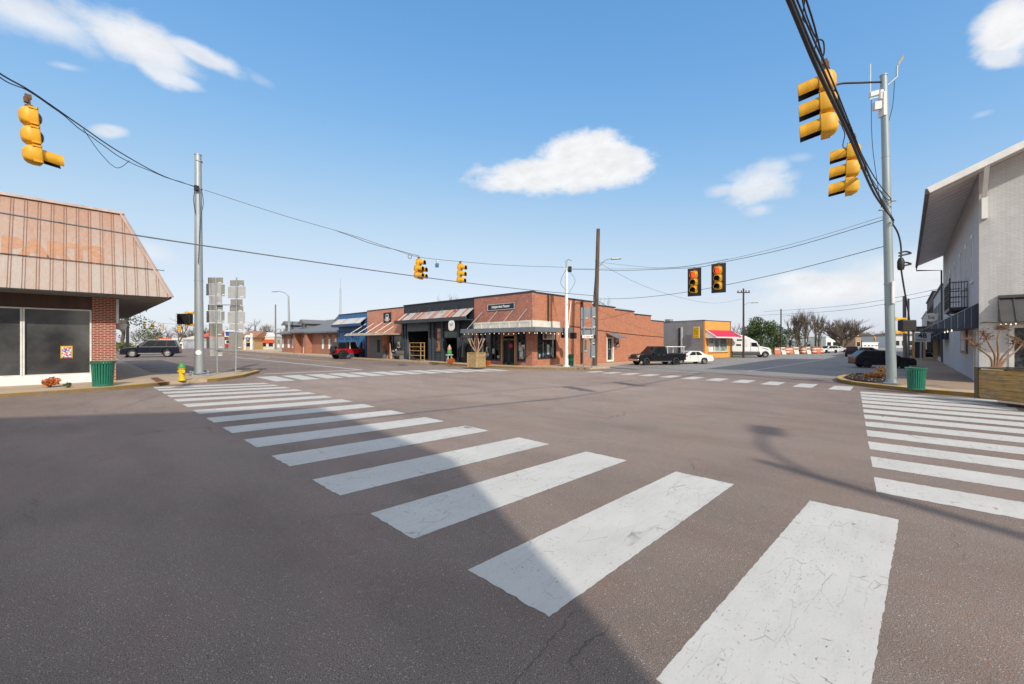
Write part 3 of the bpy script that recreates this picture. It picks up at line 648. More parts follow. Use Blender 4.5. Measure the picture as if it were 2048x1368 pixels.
wd=wood_pole('leaning brown wood utility pole with street lamp arm near the brick corner',(26.55,16.75),tp,.19,.13,M_wood,KZ)
lamp_arm(wd,pt(1199,532,30.9),1.0,(RX,RY),.55)
m=MB(); a=pt(1190,690,30.7); m.tube([(26.5,16.6,KZ),pt(1187,600,30.7),pt(1193,520,30.7)],.03,6); m.build('conduit',M_cable,wd)
M_woodd=plain('pole_wood_dark',(.075,.052,.04),.9,var=.35,vs=5,streak=True)
def far_pole(px,pyb,pyt,label,mat=None,r=.14,arm=None,cross=False,lean=0):
    b=at(px,pyb); D=dep(b[0],b[1]); t=pt(px+lean,pyt,D)
    o=wood_pole(label,b,t,r,r*.75,mat or M_woodd)
    if arm: lamp_arm(o,pt(px+lean*.6,arm[0],D),arm[1],(RX*arm[2],RY*arm[2]),arm[3])
    if cross:
        m=MB(); c=pt(px+lean,pyt+8,D); m.bar((c[0]-.75*RX,c[1]-.75*RY,c[2]),(c[0]+.75*RX,c[1]+.75*RY,c[2]),.1,.12)
        for k in (-.65,-.25,.3,.65): m.lathe([(.04,0),(.07,.1),(.03,.22)],8,(c[0]+k*RX,c[1]+k*RY,c[2]+.06))
        m.build('crossarm',mat or M_woodd,o)
    return o
far_pole(1487,716,577,'dark utility pole with crossarm and street lamp beside the white semi truck',arm=(611,1.1,1,.35),cross=True,r=.125)
far_pole(1562,707,618,'thin wood pole with short lamp in front of the park barriers',arm=(634,1.2,1,.25),r=.12)
far_pole(1631,704,652,'short wood pole standing among the bare park trees',r=.16)
far_pole(551,700,609,'wood pole rising behind the grey dormered roof',M_woodg,r=.2)
far_pole(1810.5,733,592,'taller of the two weathered poles behind the tall steel pole',M_woodg,r=.135,lean=-2)
far_pole(1817,728,597,'shorter of the two weathered poles behind the tall steel pole',M_woodg,r=.085)
# grey street lamp on the left street
b=at(579,706); D=dep(b[0],b[1]); sl=thing('street_lamp','grey curved street lamp in front of the long brick office','street lamp',b)
m=MB(); m.tube([b,pt(578,640,D),pt(577,592,D)],[.24,.17,.12],12); m.build('shaft',M_galv,sl,smooth=40)
m=MB(); m.tube(cat([pt(577,592,D),pt(570,586,D),pt(560,583,D),pt(552,583,D)]),.07,7); m.build('lamp_arm',M_galv,sl,smooth=60)
m=MB(); c=pt(549,583.3,D); m.obox(c,(.42*RX,.42*RY,0),(.16*CA,.16*SA,0),(0,0,.07)); m.build('lamp_head',M_galv,sl,bevel=.03)
m=MB(); m.obox((b[0],b[1],.55),(.28*RX,.28*RY,0),(.28*CA,.28*SA,0),(0,0,.6)); m.build('base',M_whited,sl,bevel=.04)
# lamp on the near corner, throwing the long shadow over the junction
nl=thing('street_lamp','tall near corner street lamp that throws its shadow over the junction','street lamp',(2.1,-10,0))
m=MB(); m.tube([(2.1,-10,0),(2.1,-10,9.2)],[.16,.11],12); m.build('shaft',M_galv,nl,smooth=40)
m=MB(); m.tube(cat([(2.1,-10,8.6),(3.0,-9.78,9.1),(4.2,-9.5,9.15),(4.5,-9.42,9.1)]),.06,8); m.build('lamp_arm',M_galv,nl,smooth=60)
m=MB(); m.obox((4.85,-9.34,9.05),(.45,.1,0),(-.05,.22,0),(0,0,.1)); m.build('lamp_head',M_galv,nl,bevel=.03)
# radio tower
b=at(681,692.5); D=dep(b[0],b[1]); 
t=thing('radio_tower','slim lattice radio mast rising behind the blue shop','tower',b); m=MB(); zt=zon(556,b[0],b[1])
for k in range(3):
    a=2*math.pi*k/3; m.tube([(b[0]+.85*math.cos(a),b[1]+.85*math.sin(a),0),(b[0]+.3*math.cos(a),b[1]+.3*math.sin(a),zt*.85)],.06,4)
for q in range(24):
    f0,f1=q/24,(q+1)/24; s0=.85-.55*f0; s1=.85-.55*f1
    for k in range(3):
        a=2*math.pi*k/3; a2=2*math.pi*(k+1)/3
        m.tube([(b[0]+s0*math.cos(a),b[1]+s0*math.sin(a),zt*.85*f0),(b[0]+s1*math.cos(a2),b[1]+s1*math.sin(a2),zt*.85*f1)],.03,3)
m.tube([(b[0],b[1],zt*.83),(b[0],b[1],zt)],.06,4); m.build('lattice',M_galv,t)
# pedestrian signals (back view)
def ped(label,px,py,D,w,h,side):
    c=pt(px,py,D); t=thing('pedestrian_signal',label,'crossing signal',c,0,'crossing signals bolted to the steel poles')
    m=MB(); m.obox(c,(w/2*RX,w/2*RY,0),(.13*CA,.13*SA,0),(0,0,h/2)); m.build('housing',M_black,t,bevel=.03)
    m=MB()
    for k in (-1,0,1): m.obox((c[0]-.14*CA,c[1]-.14*SA,c[2]+k*h*.22),(w/2*.9*RX,w/2*.9*RY,0),(.01*CA,.01*SA,0),(0,0,.012))
    m.build('rear_rib',M_sigd,t)
    for s,mt in ((1,M_sigy),(-1,M_sigy)):
        m=MB(); z=c[2]+s*(h/2+.05); m.tube([(c[0]+side*.05*RX,c[1]+side*.05*RY,z),(c[0]+side*(w/2+.22)*RX,c[1]+side*(w/2+.22)*RY,z)],.045,8); m.lathe([(.07,-.05),(.07,.05)],10,(c[0]+side*.08*RX,c[1]+side*.08*RY,z)); m.lathe([(.09,-.07),(.09,.07)],10,(c[0]+side*(w/2+.2)*RX,c[1]+side*(w/2+.2)*RY,z)); m.build('bracket',mt,t,smooth=40)
ped('black crossing signal seen from behind on the galvanized pole',370,638,21.8,.68,.55,1)
ped('black crossing signal seen from behind on the leaning steel pole',1814,651,17.4,.58,.46,-1)
# small camera on the cable
c=fw(.575,7.1); t=thing('traffic_camera','tiny blue and white camera hanging between the two far lights','camera',c); m=MB(); m.box(c[0]-.09,c[0]+.09,c[1]-.09,c[1]+.09,c[2]-.45,c[2]-.2); m.build('housing',plain('cam_blue',(.05,.18,.36),.5),t,bevel=.02); m=MB(); m.tube([(c[0],c[1],c[2]-.2),c],.03,6); m.box(c[0]-.06,c[0]+.06,c[1]-.06,c[1]+.06,c[2]-.1,c[2]); m.build('hanger',M_whited,t)
# ------------------------------------------------------------------ buildings
M_brickL=brick('brick_red_pier',(.34,.065,.035),(.24,.05,.03),(.55,.42,.34),.3)
M_band=plain('soffit_band_brown',(.085,.05,.04),.8,var=.4,vs=2,streak=True)
M_brickF=brick('brick_mottled',(.50,.14,.085),(.30,.085,.06),(.50,.34,.27),.45,white=.9)
M_brickS=brick('brick_orange',(.56,.19,.095),(.44,.14,.075),(.48,.27,.17),.3,white=.35)
M_brickO=brick('brick_office',(.42,.15,.085),(.34,.12,.07),(.4,.25,.18),.2)
M_brickW=brick('brick_white_painted',(.58,.585,.585),(.54,.545,.55),(.47,.475,.48),.2,mort=.008,chips=.75)
M_brickG=brick('brick_grey_side',(.50,.51,.525),(.47,.48,.50),(.40,.41,.43),.14,mort=.008)  # greyer version of the white brick, for the side wall
M_salmon=plain('salmon_stucco',(.54,.25,.175),.9,var=.22,vs=2.5,bmp=.3)
M_navy=plain('navy_black_paint',(.022,.030,.042),.7,var=.35,vs=3)
M_slate=plain('slate_paint',(.045,.058,.075),.65,var=.25,vs=2)
M_slate2=plain('slate_light',(.105,.125,.15),.6,var=.2,vs=2)
M_blue=plain('blue_paint',(.03,.135,.33),.6,var=.25,vs=2)
M_blued=plain('blue_dark',(.018,.075,.19),.6,var=.25,vs=2)
M_cream=plain('cream_paint',(.70,.68,.60),.7,var=.12,vs=2)
M_coping=plain('coping_dark',(.04,.04,.045),.7,var=.3)
M_canopy=plain('canopy_steel',(.17,.19,.22),.5,.2,var=.2,vs=2)
M_rusttin=stripes('rusty_tin_strips',[(.40,.41,.42),(.42,.11,.045),(.45,.46,.47),(.34,.08,.03),(.42,.41,.40),(.44,.22,.13),(.44,.44,.45),(.40,.34,.31)],1,.21)
M_greytin=stripes('grey_tin',[(.5,.52,.54),(.42,.42,.42),(.55,.56,.57),(.46,.36,.28),(.5,.5,.52)],1,.5)
M_yel=plain('yellow_stucco',(.72,.37,.085),.8,var=.12,vs=2)
M_yeld=plain('ochre_trim',(.45,.17,.04),.8,var=.2)
M_grey=plain('grey_render',(.26,.265,.285),.85,var=.14,vs=1)
M_crim=plain('crimson_canvas',(.55,.022,.075),.7,var=.12)
M_navyaw=plain('navy_metal_awning',(.012,.022,.05),.4,.1,var=.2)
M_gmetal=plain('grey_metal_awning',(.085,.082,.085),.45,.3,var=.2,vs=2)
M_tan=plain('tan_wood',(.42,.27,.13),.7,var=.3,vs=4)
M_roofg=plain('roof_grey_shingle',(.16,.17,.185),.85,var=.2,vs=5)
M_bulb=lamp('bulb',(1,.85,.6),.9,(.9,.85,.7))
M_dispA=glass('display_window',(.03,.035,.04),.08,.9,5)
def boards(name,col,axis,wd,rough=.7,groove=.45):
    m,nt,b=newmat(name); v=coord(nt); sp=N(nt,'ShaderNodeSeparateXYZ'); nt.links.new(v,sp.inputs[0])
    d=N(nt,'ShaderNodeMath',operation='DIVIDE',i_1=wd); nt.links.new(sp.outputs[axis],d.inputs[0])
    f=N(nt,'ShaderNodeMath',operation='FRACT'); nt.links.new(d.outputs[0],f.inputs[0])
    gmask=ramp(nt,f.outputs[0],[(.0,groove),(.07,1.0),(.93,1.0),(1.0,groove)])
    c=mixc(nt,1.0,ramp(nt,noise(nt,v,2,5,.6),[(.3,tuple(x*.8 for x in col)),(.7,col)]),gmask,'MULTIPLY')
    nt.links.new(c,b.inputs['Base Color']); b.inputs['Roughness'].default_value=rough; bump(nt,b,gmask,.6,.01); return m
M_soffit=boards('soffit_boards',(.88,.82,.80),0,.75,groove=.3)
M_plankv=boards('vertical_planks',(.24,.245,.25),1,.16,.7,.6)

def mansard():
    m,nt,b=newmat('faded_red_metal'); v=coord(nt); sp=N(nt,'ShaderNodeSeparateXYZ'); nt.links.new(v,sp.inputs[0])
    st=noise(nt,vmap(nt,v,(6,6,.35)),1.6,7,.7); st2=noise(nt,vmap(nt,v,(22,22,.5)),1.0,4,.7)
    pan=N(nt,'ShaderNodeMath',operation='DIVIDE',i_1=.36); nt.links.new(sp.outputs[0],pan.inputs[0]); fl=N(nt,'ShaderNodeMath',operation='FLOOR'); nt.links.new(pan.outputs[0],fl.inputs[0])
    wn=N(nt,'ShaderNodeTexWhiteNoise',noise_dimensions='1D'); nt.links.new(fl.outputs[0],wn.inputs['W'])
    zf=N(nt,'ShaderNodeMapRange',i_1=5.0,i_2=7.6); nt.links.new(sp.outputs[2],zf.inputs[0])
    a=N(nt,'ShaderNodeMath',operation='MULTIPLY_ADD',i_1=.55,i_2=0.0); nt.links.new(st,a.inputs[0])
    a2=N(nt,'ShaderNodeMath',operation='MULTIPLY_ADD',i_1=.13); nt.links.new(wn.outputs[0],a2.inputs[0]); nt.links.new(a.outputs[0],a2.inputs[2])
    a3=N(nt,'ShaderNodeMath',operation='MULTIPLY_ADD',i_1=.26); nt.links.new(zf.outputs[0],a3.inputs[0]); nt.links.new(a2.outputs[0],a3.inputs[2])
    c=ramp(nt,a3.outputs[0],[(.28,(.40,.35,.315)),(.44,(.40,.285,.235)),(.60,(.38,.225,.162)),(.85,(.355,.18,.12))])
    c=mixc(nt,.35,c,ramp(nt,st2,[(.3,.7),(.65,1.1)]),'MULTIPLY')
    nt.links.new(c,b.inputs['Base Color']); b.inputs['Roughness'].default_value=.6; return m
M_mans=mansard(); M_seam=plain('seam_rust',(.285,.155,.11),.7,var=.3,vs=5)
M_ghost=plain('ghost_lettering',(.45,.245,.15),.75,var=.2,vs=6)

def window(parent, axis, f, out, t0,t1,z0,z1, fm, gm, fw=.06, mull=(), rows=(), deep=.05, name='window'):
    """frame ring + pane; 'out' = sign of outward normal on the axis"""
    m=MB()
    def bx(a,b,c,d,p0,p1):
        lo,hi=sorted((f+out*p0,f+out*p1))
        if axis=='x': m.box(lo,hi,a,b,c,d)
        else: m.box(a,b,lo,hi,c,d)
    bx(t0,t0+fw,z0,z1,-deep,.03); bx(t1-fw,t1,z0,z1,-deep,.03); bx(t0+fw,t1-fw,z0,z0+fw,-deep,.027); bx(t0+fw,t1-fw,z1-fw,z1,-deep,.027)
    for q in mull: bx(q-fw/2,q+fw/2,z0+fw,z1-fw,-deep,.024)
    for q in rows: bx(t0+fw,t1-fw,q-fw/2,q+fw/2,-deep,.021)
    fr=m.build(name,fm,parent)
    m=MB(); lo,hi=sorted((f-out*deep,f-out*(deep-.015)))
    if axis=='x': m.box(lo,hi,t0+fw*.5,t1-fw*.5,z0+fw*.5,z1-fw*.5)
    else: m.box(t0+fw*.5,t1-fw*.5,lo,hi,z0+fw*.5,z1-fw*.5)
    m.build('pane',gm,fr)
    return fr

# --- left: brick shop with pink metal mansard
B=thing('shop_building','vacant corner shop under a faded pink metal mansard roof','building',(-6,30,0))
m=MB(); m.wall('y',26,.3,-30,.49,.5,3.9,[(-9,-5.1,.5,3.31),(-5.0,-1.476,.5,3.31),(-1.476,.49,.5,3.31)],0); m.box(-30,-9.0,26,26.3,.1,.5)
m.build('wall',M_band,B)
m=MB(); m.box(-9,.5,25.97,26.3,.12,.5); m.build('base_panel',M_white,B)
m=MB(); m.box(.5,1.27,25.98,26.6,.1,3.9); m.box(1.0,1.27,26.6,47,.1,3.9); m.box(-30,1.0,46.7,47,.1,3.9); m.build('brick_pier',M_brickL,B)
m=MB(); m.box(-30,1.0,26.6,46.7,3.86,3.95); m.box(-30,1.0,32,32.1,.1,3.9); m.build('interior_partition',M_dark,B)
window(B,'y',26,-1,-1.476,.49,.5,3.31,M_whited,M_glassdust,.055,deep=.1)
window(B,'y',26,-1,-5.0,-1.486,.5,3.31,M_whited,M_glassdust,.055,deep=.1)
window(B,'y',26,-1,-9,-5.01,.5,3.31,M_whited,M_glassdust,.055,deep=.1)
ez,tz=3.95,7.76; ex,tx=3.05,1.45; ey,ty=24.5,26.0
m=MB()
m.raw([(-30,ey,ez),(ex,ey,ez),(tx,ty,tz),(-30,ty,tz)],[(0,1,2,3)]); m.raw([(ex,ey,ez),(ex,48.5,ez),(tx,47,tz),(tx,ty,tz)],[(0,1,2,3)])
m.raw([(-30,48.5,ez),(ex,48.5,ez),(tx,47,tz),(-30,47,tz)],[(0,1,2,3)]); m.face([(-30,ty,tz-.02),(tx,ty,tz-.02),(tx,47,tz-.02),(-30,47,tz-.02)])
roof=m.build('mansard_roof',M_mans,B)
nv=Vector((0,-(tz-ez),(ty-ey))).normalized()  # outward normal of the front slope
m=MB()
def slope_pt(x,k,o=0): return Vector((x,ey+(ty-ey)*k,ez+(tz-ez)*k))+Vector((0,-nv.z*0,0))+Vector((0,nv.y,nv.z))*o
for i in range(92):
    for dx in (0,.075):
        x=2.9-.36*i+dx
        if x<-29: continue
        k1=min(1,max(.02,(ex-x)/(ex-tx))) if x>tx else 1
        a=slope_pt(x,0,.012); b=slope_pt(x,k1,.012)
        if (b-a).length>.1: m.bar(a,b,.014,.028,up=tuple(nv))
for i in range(60):
    y=24.9+.36*i
    for dy in (0,.075):
        yy=y+dy; k1=min(1,max(.02,(yy-ey)/(ty-ey))) if yy<ty else 1
        a=Vector((ex+.012,yy,ez)); b=Vector((ex+(tx-ex)*k1+.012,yy,ez+(tz-ez)*k1)); m.bar(a,b,.014,.028)
m.build('seam',M_seam,roof)
m=MB(); m.bar((-30,ty-.03,tz+.02),(tx+.05,ty-.03,tz+.02),.16,.1); m.bar((tx+.03,ty,tz+.02),(tx+.03,47,tz+.02),.16,.1)
m.bar((ex+.01,ey-.01,ez+.02),(tx+.01,ty-.01,tz),.2,.05,up=(1,-1,.6)); m.build('ridge_cap',plain('cap_metal',(.55,.42,.36),.6,var=.25,vs=2,streak=True),roof)
m=MB(); m.box(-30,ex,ey,ey+.05,ez-.06,ez); m.box(ex-.05,ex,ey+.05,48.5,ez-.06,ez); m.build('fascia',M_black,B)
m=MB(); m.box(-30,ex-.05,ey+.05,26.0,ez-.07,ez-.03); m.box(1.27,ex-.05,26.0,48.4,ez-.07,ez-.03); m.build('soffit',plain('soffit_grey',(.16,.155,.15),.85,var=.2),B)  # soffit in one plain grey
c0=slope_pt(-.56,.435,.006); mw=frame(c0,(1,0,0),(0,ty-ey,tz-ez))
text_mesh('lettering','PARTS',M_ghost,1.0,mw,roof,ext=.001,sx=.98,offset=.07,local=False)
m=MB(); m.tube([slope_pt(-30,.345,.05),slope_pt(-2,.345,.05),slope_pt(ex-.62,.33,.05),(ex-.2,ey+.45,ez+1.26)],.016,6); m.build('roof_cable',M_cable,roof)
m=MB(); m.box(1.275,1.36,25.95,26.08,2.75,3.83); m.build('downspout',M_whited,B)
m=MB(); m.box(1.3,1.75,28.3,28.75,2.82,3.0); m.lathe([(.0,2.5),(.2,2.55),(.26,2.75),(.26,2.8)],14,(1.55,28.5,0)); m.build('security_light',M_whited,B,smooth=40)
P=thing('poster','small yellow-bordered poster stuck inside the vacant shop window','poster',(-.22,25.97,1.2))
m=MB(); xa,xb=xon(121,26),xon(145,26); za,zb=zon(717,xa,26),zon(692,xa,26); m.box(xa,xb,26.07,26.08,za,zb); m.build('backing',plain('poster_yellow',(.75,.42,.02),.6,var=.1),P)
def voron(name,cols,scale):
    mm,nt,b=newmat(name); vo=N(nt,'ShaderNodeTexVoronoi'); vo.inputs['Scale'].default_value=scale; nt.links.new(coord(nt),vo.inputs['Vector'])
    s=N(nt,'ShaderNodeSeparateColor'); nt.links.new(vo.outputs['Color'],s.inputs[0]); r=N(nt,'ShaderNodeValToRGB'); r.color_ramp.interpolation='CONSTANT'; e=r.color_ramp.elements
    while len(e)<len(cols): e.new(.5)
    for i,c in enumerate(cols): e[i].position=i/len(cols); e[i].color=c4(c)
    nt.links.new(s.outputs[0],r.inputs[0]); nt.links.new(r.outputs[0],b.inputs['Base Color']); return mm
m=MB(); m.box(xa+.04,xb-.04,26.06,26.069,za+.05,zb-.05); m.build('picture',voron('poster_print',[(.7,.7,.72),(.05,.08,.35),(.75,.7,.6),(.6,.08,.06),(.3,.35,.6)],22),P)
m=MB(); m.box(xa+.02,xb-.02,26.055,26.06,za+.01,za+.045); m.build('red_band',plain('poster_red',(.5,.03,.02),.6),P)

# --- brick corner shop
FX=23.0
def Y(px,X=FX): return yon(px,X)
B=thing('shop_building','brick corner shop with cream band, steel canopy and stepped side parapet','building',(24,22,0))
yd0,yd1=Y(1030),Y(1003.5); yw0,yw1=Y(1052),Y(1034); yv0,yv1=Y(1001),Y(957)
m=MB(); m.wall('x',FX,.3,19.8,26.2,-.02,5.56,[(yd0,yd1,.1,2.85),(yw0,yw1,.4,2.85),(yv0,yv1,.42,2.85)],0); m.build('front_wall',M_brickF,B)
m=MB(); steps=[(23.3,27.0,5.53),(27.0,31.0,5.38),(31.0,34.9,5.12),(34.9,38.7,4.93),(38.7,42.5,4.68),(42.5,45.7,4.18)]
sw0,sw1=xon(1075,19.8),xon(1112,19.8); sd0,sd1=xon(1213,19.8),xon(1227,19.8)
for a,b,h in steps: m.wall('y',19.8,.3,a,b,-.02,h,[(sw0,sw1,.62,2.75),(sd0,sd1,.1,2.35)])
m.box(45.4,45.7,20.1,26.2,.1,4.18); m.box(23.3,45.4,25.9,26.2,.1,5.1); m.build('side_wall',M_brickS,B)
m=MB(); m.box(23.3,45.4,20.1,25.9,4.0,4.1); m.build('roof',M_coping,B)
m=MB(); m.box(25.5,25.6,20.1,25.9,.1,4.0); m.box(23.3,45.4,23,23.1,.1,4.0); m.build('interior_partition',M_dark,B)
m=MB(); m.box(FX-.05,FX+.33,19.75,26.2,5.56,5.66)
for a,b,h in steps: m.box(a+.03,b+.06,19.74,20.13,h,h+.09)
m.build('coping',M_coping,B)
m=MB(); m.box(FX-.05,FX,19.75,26.2,2.95,3.5); m.box(FX-.05,26.3,19.74,19.8,2.95,3.5)
for k in range(6):
    y=19.95+1.06*k; m.box(FX-.08,FX-.05,y,y+.1,3.0,3.42); m.box(FX-.075,FX-.05,y+.1,y+1.06,3.36,3.42)
for k in range(4): m.box(23.1+.8*k,23.2+.8*k,19.71,19.74,3.0,3.42)
m.build('cream_band',M_cream,B)
m=MB(); m.box(21.2,FX-.05,18.0,25.75,2.66,2.88); m.box(FX-.05,25.45,18.0,19.74,2.66,2.88); m.box(21.17,21.2,17.98,25.78,2.6,2.92); m.box(21.17,25.48,17.96,17.99,2.6,2.92)
can=m.build('canopy',M_canopy,B)
for y in (25.2,23.4,21.7,20.3):
    m=MB(); m.tube([(21.35,y,2.9),(FX-.02,y,4.35)],.022,6); m.build('hanger_rod',M_galv,can)
for x in (25.2,):
    m=MB(); m.tube([(x,18.15,2.9),(x+2.6,19.78,5.2)],.03,6); m.build('hanger_rod',M_white,can)
m=MB(); q=random.Random(2)
for k in range(16): m.lathe([(0,-.04),(.028,-.01),(.022,.03),(0,.04)],6,(21.3,18.1+.49*k,2.5+.03*math.sin(k)))
for k in range(8): m.lathe([(0,-.04),(.028,-.01),(.022,.03),(0,.04)],6,(21.5+.48*k,18.06,2.5+.03*math.sin(k)))
tag(m.build('string_bulb',M_bulb,can),kind='stuff')
window(B,'x',FX,-1,yv0,yv1,.42,2.85,M_navy,M_dispA,.07,mull=(Y(968),Y(982),Y(990)),deep=.12)
window(B,'x',FX,-1,yw0,yw1,.4,2.85,M_slate,M_dispA,.07,deep=.12)
window(B,'y',19.8,-1,sw0,sw1,.62,2.75,M_navy,M_dispA,.07,deep=.12)
m=MB(); m.box(FX+.1,FX+.16,yd0,yd1,.1,2.1); dr=m.build('door',M_dark,B)
m=MB(); ym=(yd0+yd1)/2
for a,b in ((yd0+.08,ym-.05),(ym+.05,yd1-.08)):
    m.box(FX+.07,FX+.1,a,a+.07,.15,2.1); m.box(FX+.07,FX+.1,b-.07,b,.15,2.1); m.box(FX+.07,FX+.1,a,b,.15,.3); m.box(FX+.07,FX+.1,a,b,2.0,2.1)
m.build('door_frame',M_slate,dr)
m=MB(); m.box(FX+.05,FX+.1,yd0,yd1,2.42,2.85); m.build('transom_panel',M_tan,B)
m=MB(); m.box(FX-.02,FX+.12,yd0-.02,yd1+.02,2.36,2.42); m.box(FX-.02,FX+.12,yd0-.02,yd1+.02,2.1,2.14); m.box(FX-.02,FX+.1,yd1-.06,yd1+.02,.1,2.85); m.box(FX-.02,FX+.1,yd0-.02,yd0+.06,.1,2.85); m.build('door_surround',M_tan,B)
m=MB(); m.tube(cat([(FX-.03,ym+.35,2.75),(FX-.05,ym+.2,2.6),(FX-.05,ym-.05,2.68),(FX-.05,ym-.3,2.72),(FX-.05,ym-.4,2.6)]),.03,6); m.tube(cat([(FX-.05,ym+.15,2.75),(FX-.05,ym+.1,2.5)]),.09,7); m.build('branch_ornament',M_bark,B,smooth=60)
m=MB(); m.lathe([(0,-.05),(.14,-.04),(.2,0),(.14,.04),(0,.05)],14,(FX+.04,Y(1021),1.62),'x'); m.build('door_sign',plain('door_sign_red',(.5,.01,.03),.5),dr)
m=MB()
for z,y0,y1 in ((.95,Y(994),Y(984)),(1.3,Y(973),Y(967))): m.box(FX+.105,FX+.112,y0,y1,z-.42,z+.3)
m.box(FX+.105,FX+.112,Y(1045),Y(1039),.7,1.05); m.lathe([(0,-.01),(.13,0)],12,(FX+.1,Y(1042),1.35),'x'); m.box(FX+.105,FX+.112,Y(1051),Y(1047),.7,1.75)
q=random.Random(8)
for pa,pb in ((999,959),(1051,1035)):
    for k in range(9 if pb==959 else 4):
        y=Y(q.uniform(pb,pa)); w_=q.uniform(.06,.22); z0=q.uniform(.5,1.5); m.box(FX+.104,FX+.11,y-w_,y+w_,z0,z0+q.uniform(.15,.7))
for px in (966,991):
    w_=MB(); w_.lathe([(.24,0),(.3,.004),(.3,.008),(.24,.008)],18,(FX+.1,Y(px),2.15),'x',caps=False); w_.build('wreath',M_slate2,B)
tag(m.build('window_display',voron('display_print',[(.45,.5,.52),(.62,.64,.64),(.18,.2,.22),(.3,.42,.42),(.6,.62,.6)],9),B),kind='stuff')
m=MB()
for px,z0,z1,w in ((1080,.75,1.0,.16),(1088,.8,1.9,.05),(1096,.95,1.7,.3),(1104,.8,1.5,.06),(1107,.7,2.2,.12)):
    x=xon(px,19.8); m.box(x,x+w,19.9,19.908,z0,z1)
m.build('window_display',voron('display_print_b',[(.55,.6,.62),(.5,.34,.16),(.3,.5,.55),(.6,.62,.6)],9),B)
m=MB(); x0,x1=xon(1085.5,19.72),xon(1109.5,19.72); m.box(x0,x1,19.68,19.72,2.08,2.62); sg=m.build('hanging_sign',plain('sign_cream',(.6,.52,.46),.6,var=.1),B)
m=MB(); m.prism([(x0+.1,2.18),(x0+.25,2.12),(x0+.42,2.22),(x0+.46,2.4),(x0+.36,2.58),(x0+.15,2.58),(x0+.08,2.4)],lambda p:(p[0],19.672,p[1]),lambda p:(p[0],19.68,p[1])); m.build('emblem',plain('emblem_brown',(.17,.06,.04),.6,var=.5,vs=20),sg)
m=MB()
for k in range(3): m.box(x0+.52,x0+.52+.5+.1*(k%2),19.674,19.68,2.5-.13*k,2.55-.13*k)
m.build('lettering',plain('emblem_brown2',(.2,.1,.08),.6),sg)
y0,y1=Y(1030),Y(976); sz0,sz1=4.42,4.9
m=MB(); m.box(FX-.06,FX-.005,y0,y1,sz0,sz1); sg=m.build('shop_sign',plain('sign_navy',(.008,.022,.045),.5),B)
m=MB(); m.box(FX-.075,FX-.06,y0,y0+.04,sz0,sz1); m.box(FX-.075,FX-.06,y1-.04,y1,sz0,sz1); m.box(FX-.075,FX-.06,y0+.04,y1-.04,sz1-.03,sz1); m.box(FX-.075,FX-.06,y0+.04,y1-.04,sz0,sz0+.03); m.build('sign_rim',M_whited,sg)
text_mesh('lettering','Independent Pioneer',M_white,.3,frame((FX-.067,(y0+y1)/2,(sz0+sz1)/2+.02),(0,-1,0),(0,0,1)),sg,ext=.003,sx=.80,offset=.006,local=False)
m=MB(); x=xon(1095,19.8); m.tube([(x,19.7,3.5),(x,19.7,5.5)],.07,8); x=xon(1161.5,19.8); m.box(x-.07,x+.12,19.62,19.78,.12,5.3); m.build('downpipe',plain('pipe_brown',(.07,.028,.02),.7),B)
window(B,'y',19.8,-1,sd0,sd1,.1,2.35,M_white,M_dispA,.14,deep=.14,name='side_door')
m=MB(); m.raw([(sd0-.1,19.78,2.75),(sd1+.45,19.78,2.75),(sd1+.75,18.75,2.32),(sd0-.1,18.75,2.32),(sd0-.1,19.78,2.68),(sd1+.45,19.78,2.68),(sd1+.75,18.75,2.25),(sd0-.1,18.75,2.25)],[(0,1,2,3),(7,6,5,4),(0,3,7,4),(1,5,6,2),(3,2,6,7),(0,4,5,1)]); m.build('door_awning',M_roofg,B)
text_mesh('lettering','OPEN',M_white,.3,frame(((sd0+sd1)/2,19.8+.1,1.6),(0,0,-1),(1,0,0)),B,ext=.003,local=False)
m=MB(); m.box(sd1+.25,sd1+.29,19.72,19.79,1.8,2.2); m.tube([(sd1+.27,19.75,2.1),(sd1+.27,19.35,2.3)],.02,6); m.face([(sd1+.27,19.72,2.08),(sd1+.27,19.36,2.27),(sd1+.29,19.4,1.5),(sd1+.27,19.62,1.35)]); m.build('flag',voron('flag_print',[(.03,.04,.15),(.3,.03,.03),(.5,.5,.5),(.02,.03,.1)],7),B)
m=MB(); m.tube(cat([(27,19.76,3.25),(33,19.76,2.9),(40,19.76,2.6),(45.6,19.76,2.45)]),.02,5); m.build('wall_cable',M_cable,B)
m=MB(); x=xon(1122,18.3); m.box(x,x+.5,17.9,18.3,2.2,2.6); x=xon(1140,18.3); m.box(x,x+.3,17.9,18.3,2.15,2.6); m.build('floodlight',M_black,can)

# --- dark barn-like shop
B=thing('shop_building','black painted shop with rusty tin strip awning and open garage bay','building',(24,31,0))
o0,o1=Y(858),Y(815); w0,w1=Y(882.5),Y(871); d0,d1=Y(915),Y(889); v0,v1=Y(944),Y(922)
m=MB(); m.wall('x',FX,.25,26.2,37.0,.1,5.55,[(o0,o1,.1,2.95),(w0,w1,.1,3.2),(d0,d1,.1,2.25),(v0,v1,.9,3.1)]); m.box(23.25,42,36.75,37.0,.1,5.3); m.box(23.25,42,26.2,26.45,.1,5.35); m.box(41.8,42,26.45,36.75,.1,5.2); m.build('wall',M_navy,B)
m=MB(); m.box(23.25,41.8,26.45,36.75,4.9,5.0); m.build('roof',M_coping,B)
m=MB(); m.box(27.5,27.6,26.45,36.75,.1,4.9); m.box(23.25,27.5,26.45,36.75,.02,.12); m.box(23.25,27.5,26.45,36.75,4.2,4.3); m.build('interior_partition',M_dark,B)  # near-black surfaces paint in the darkness of the open bay
m=MB(); m.box(FX-.06,FX+.3,26.2,37.02,5.55,5.64); m.build('coping',M_coping,B)
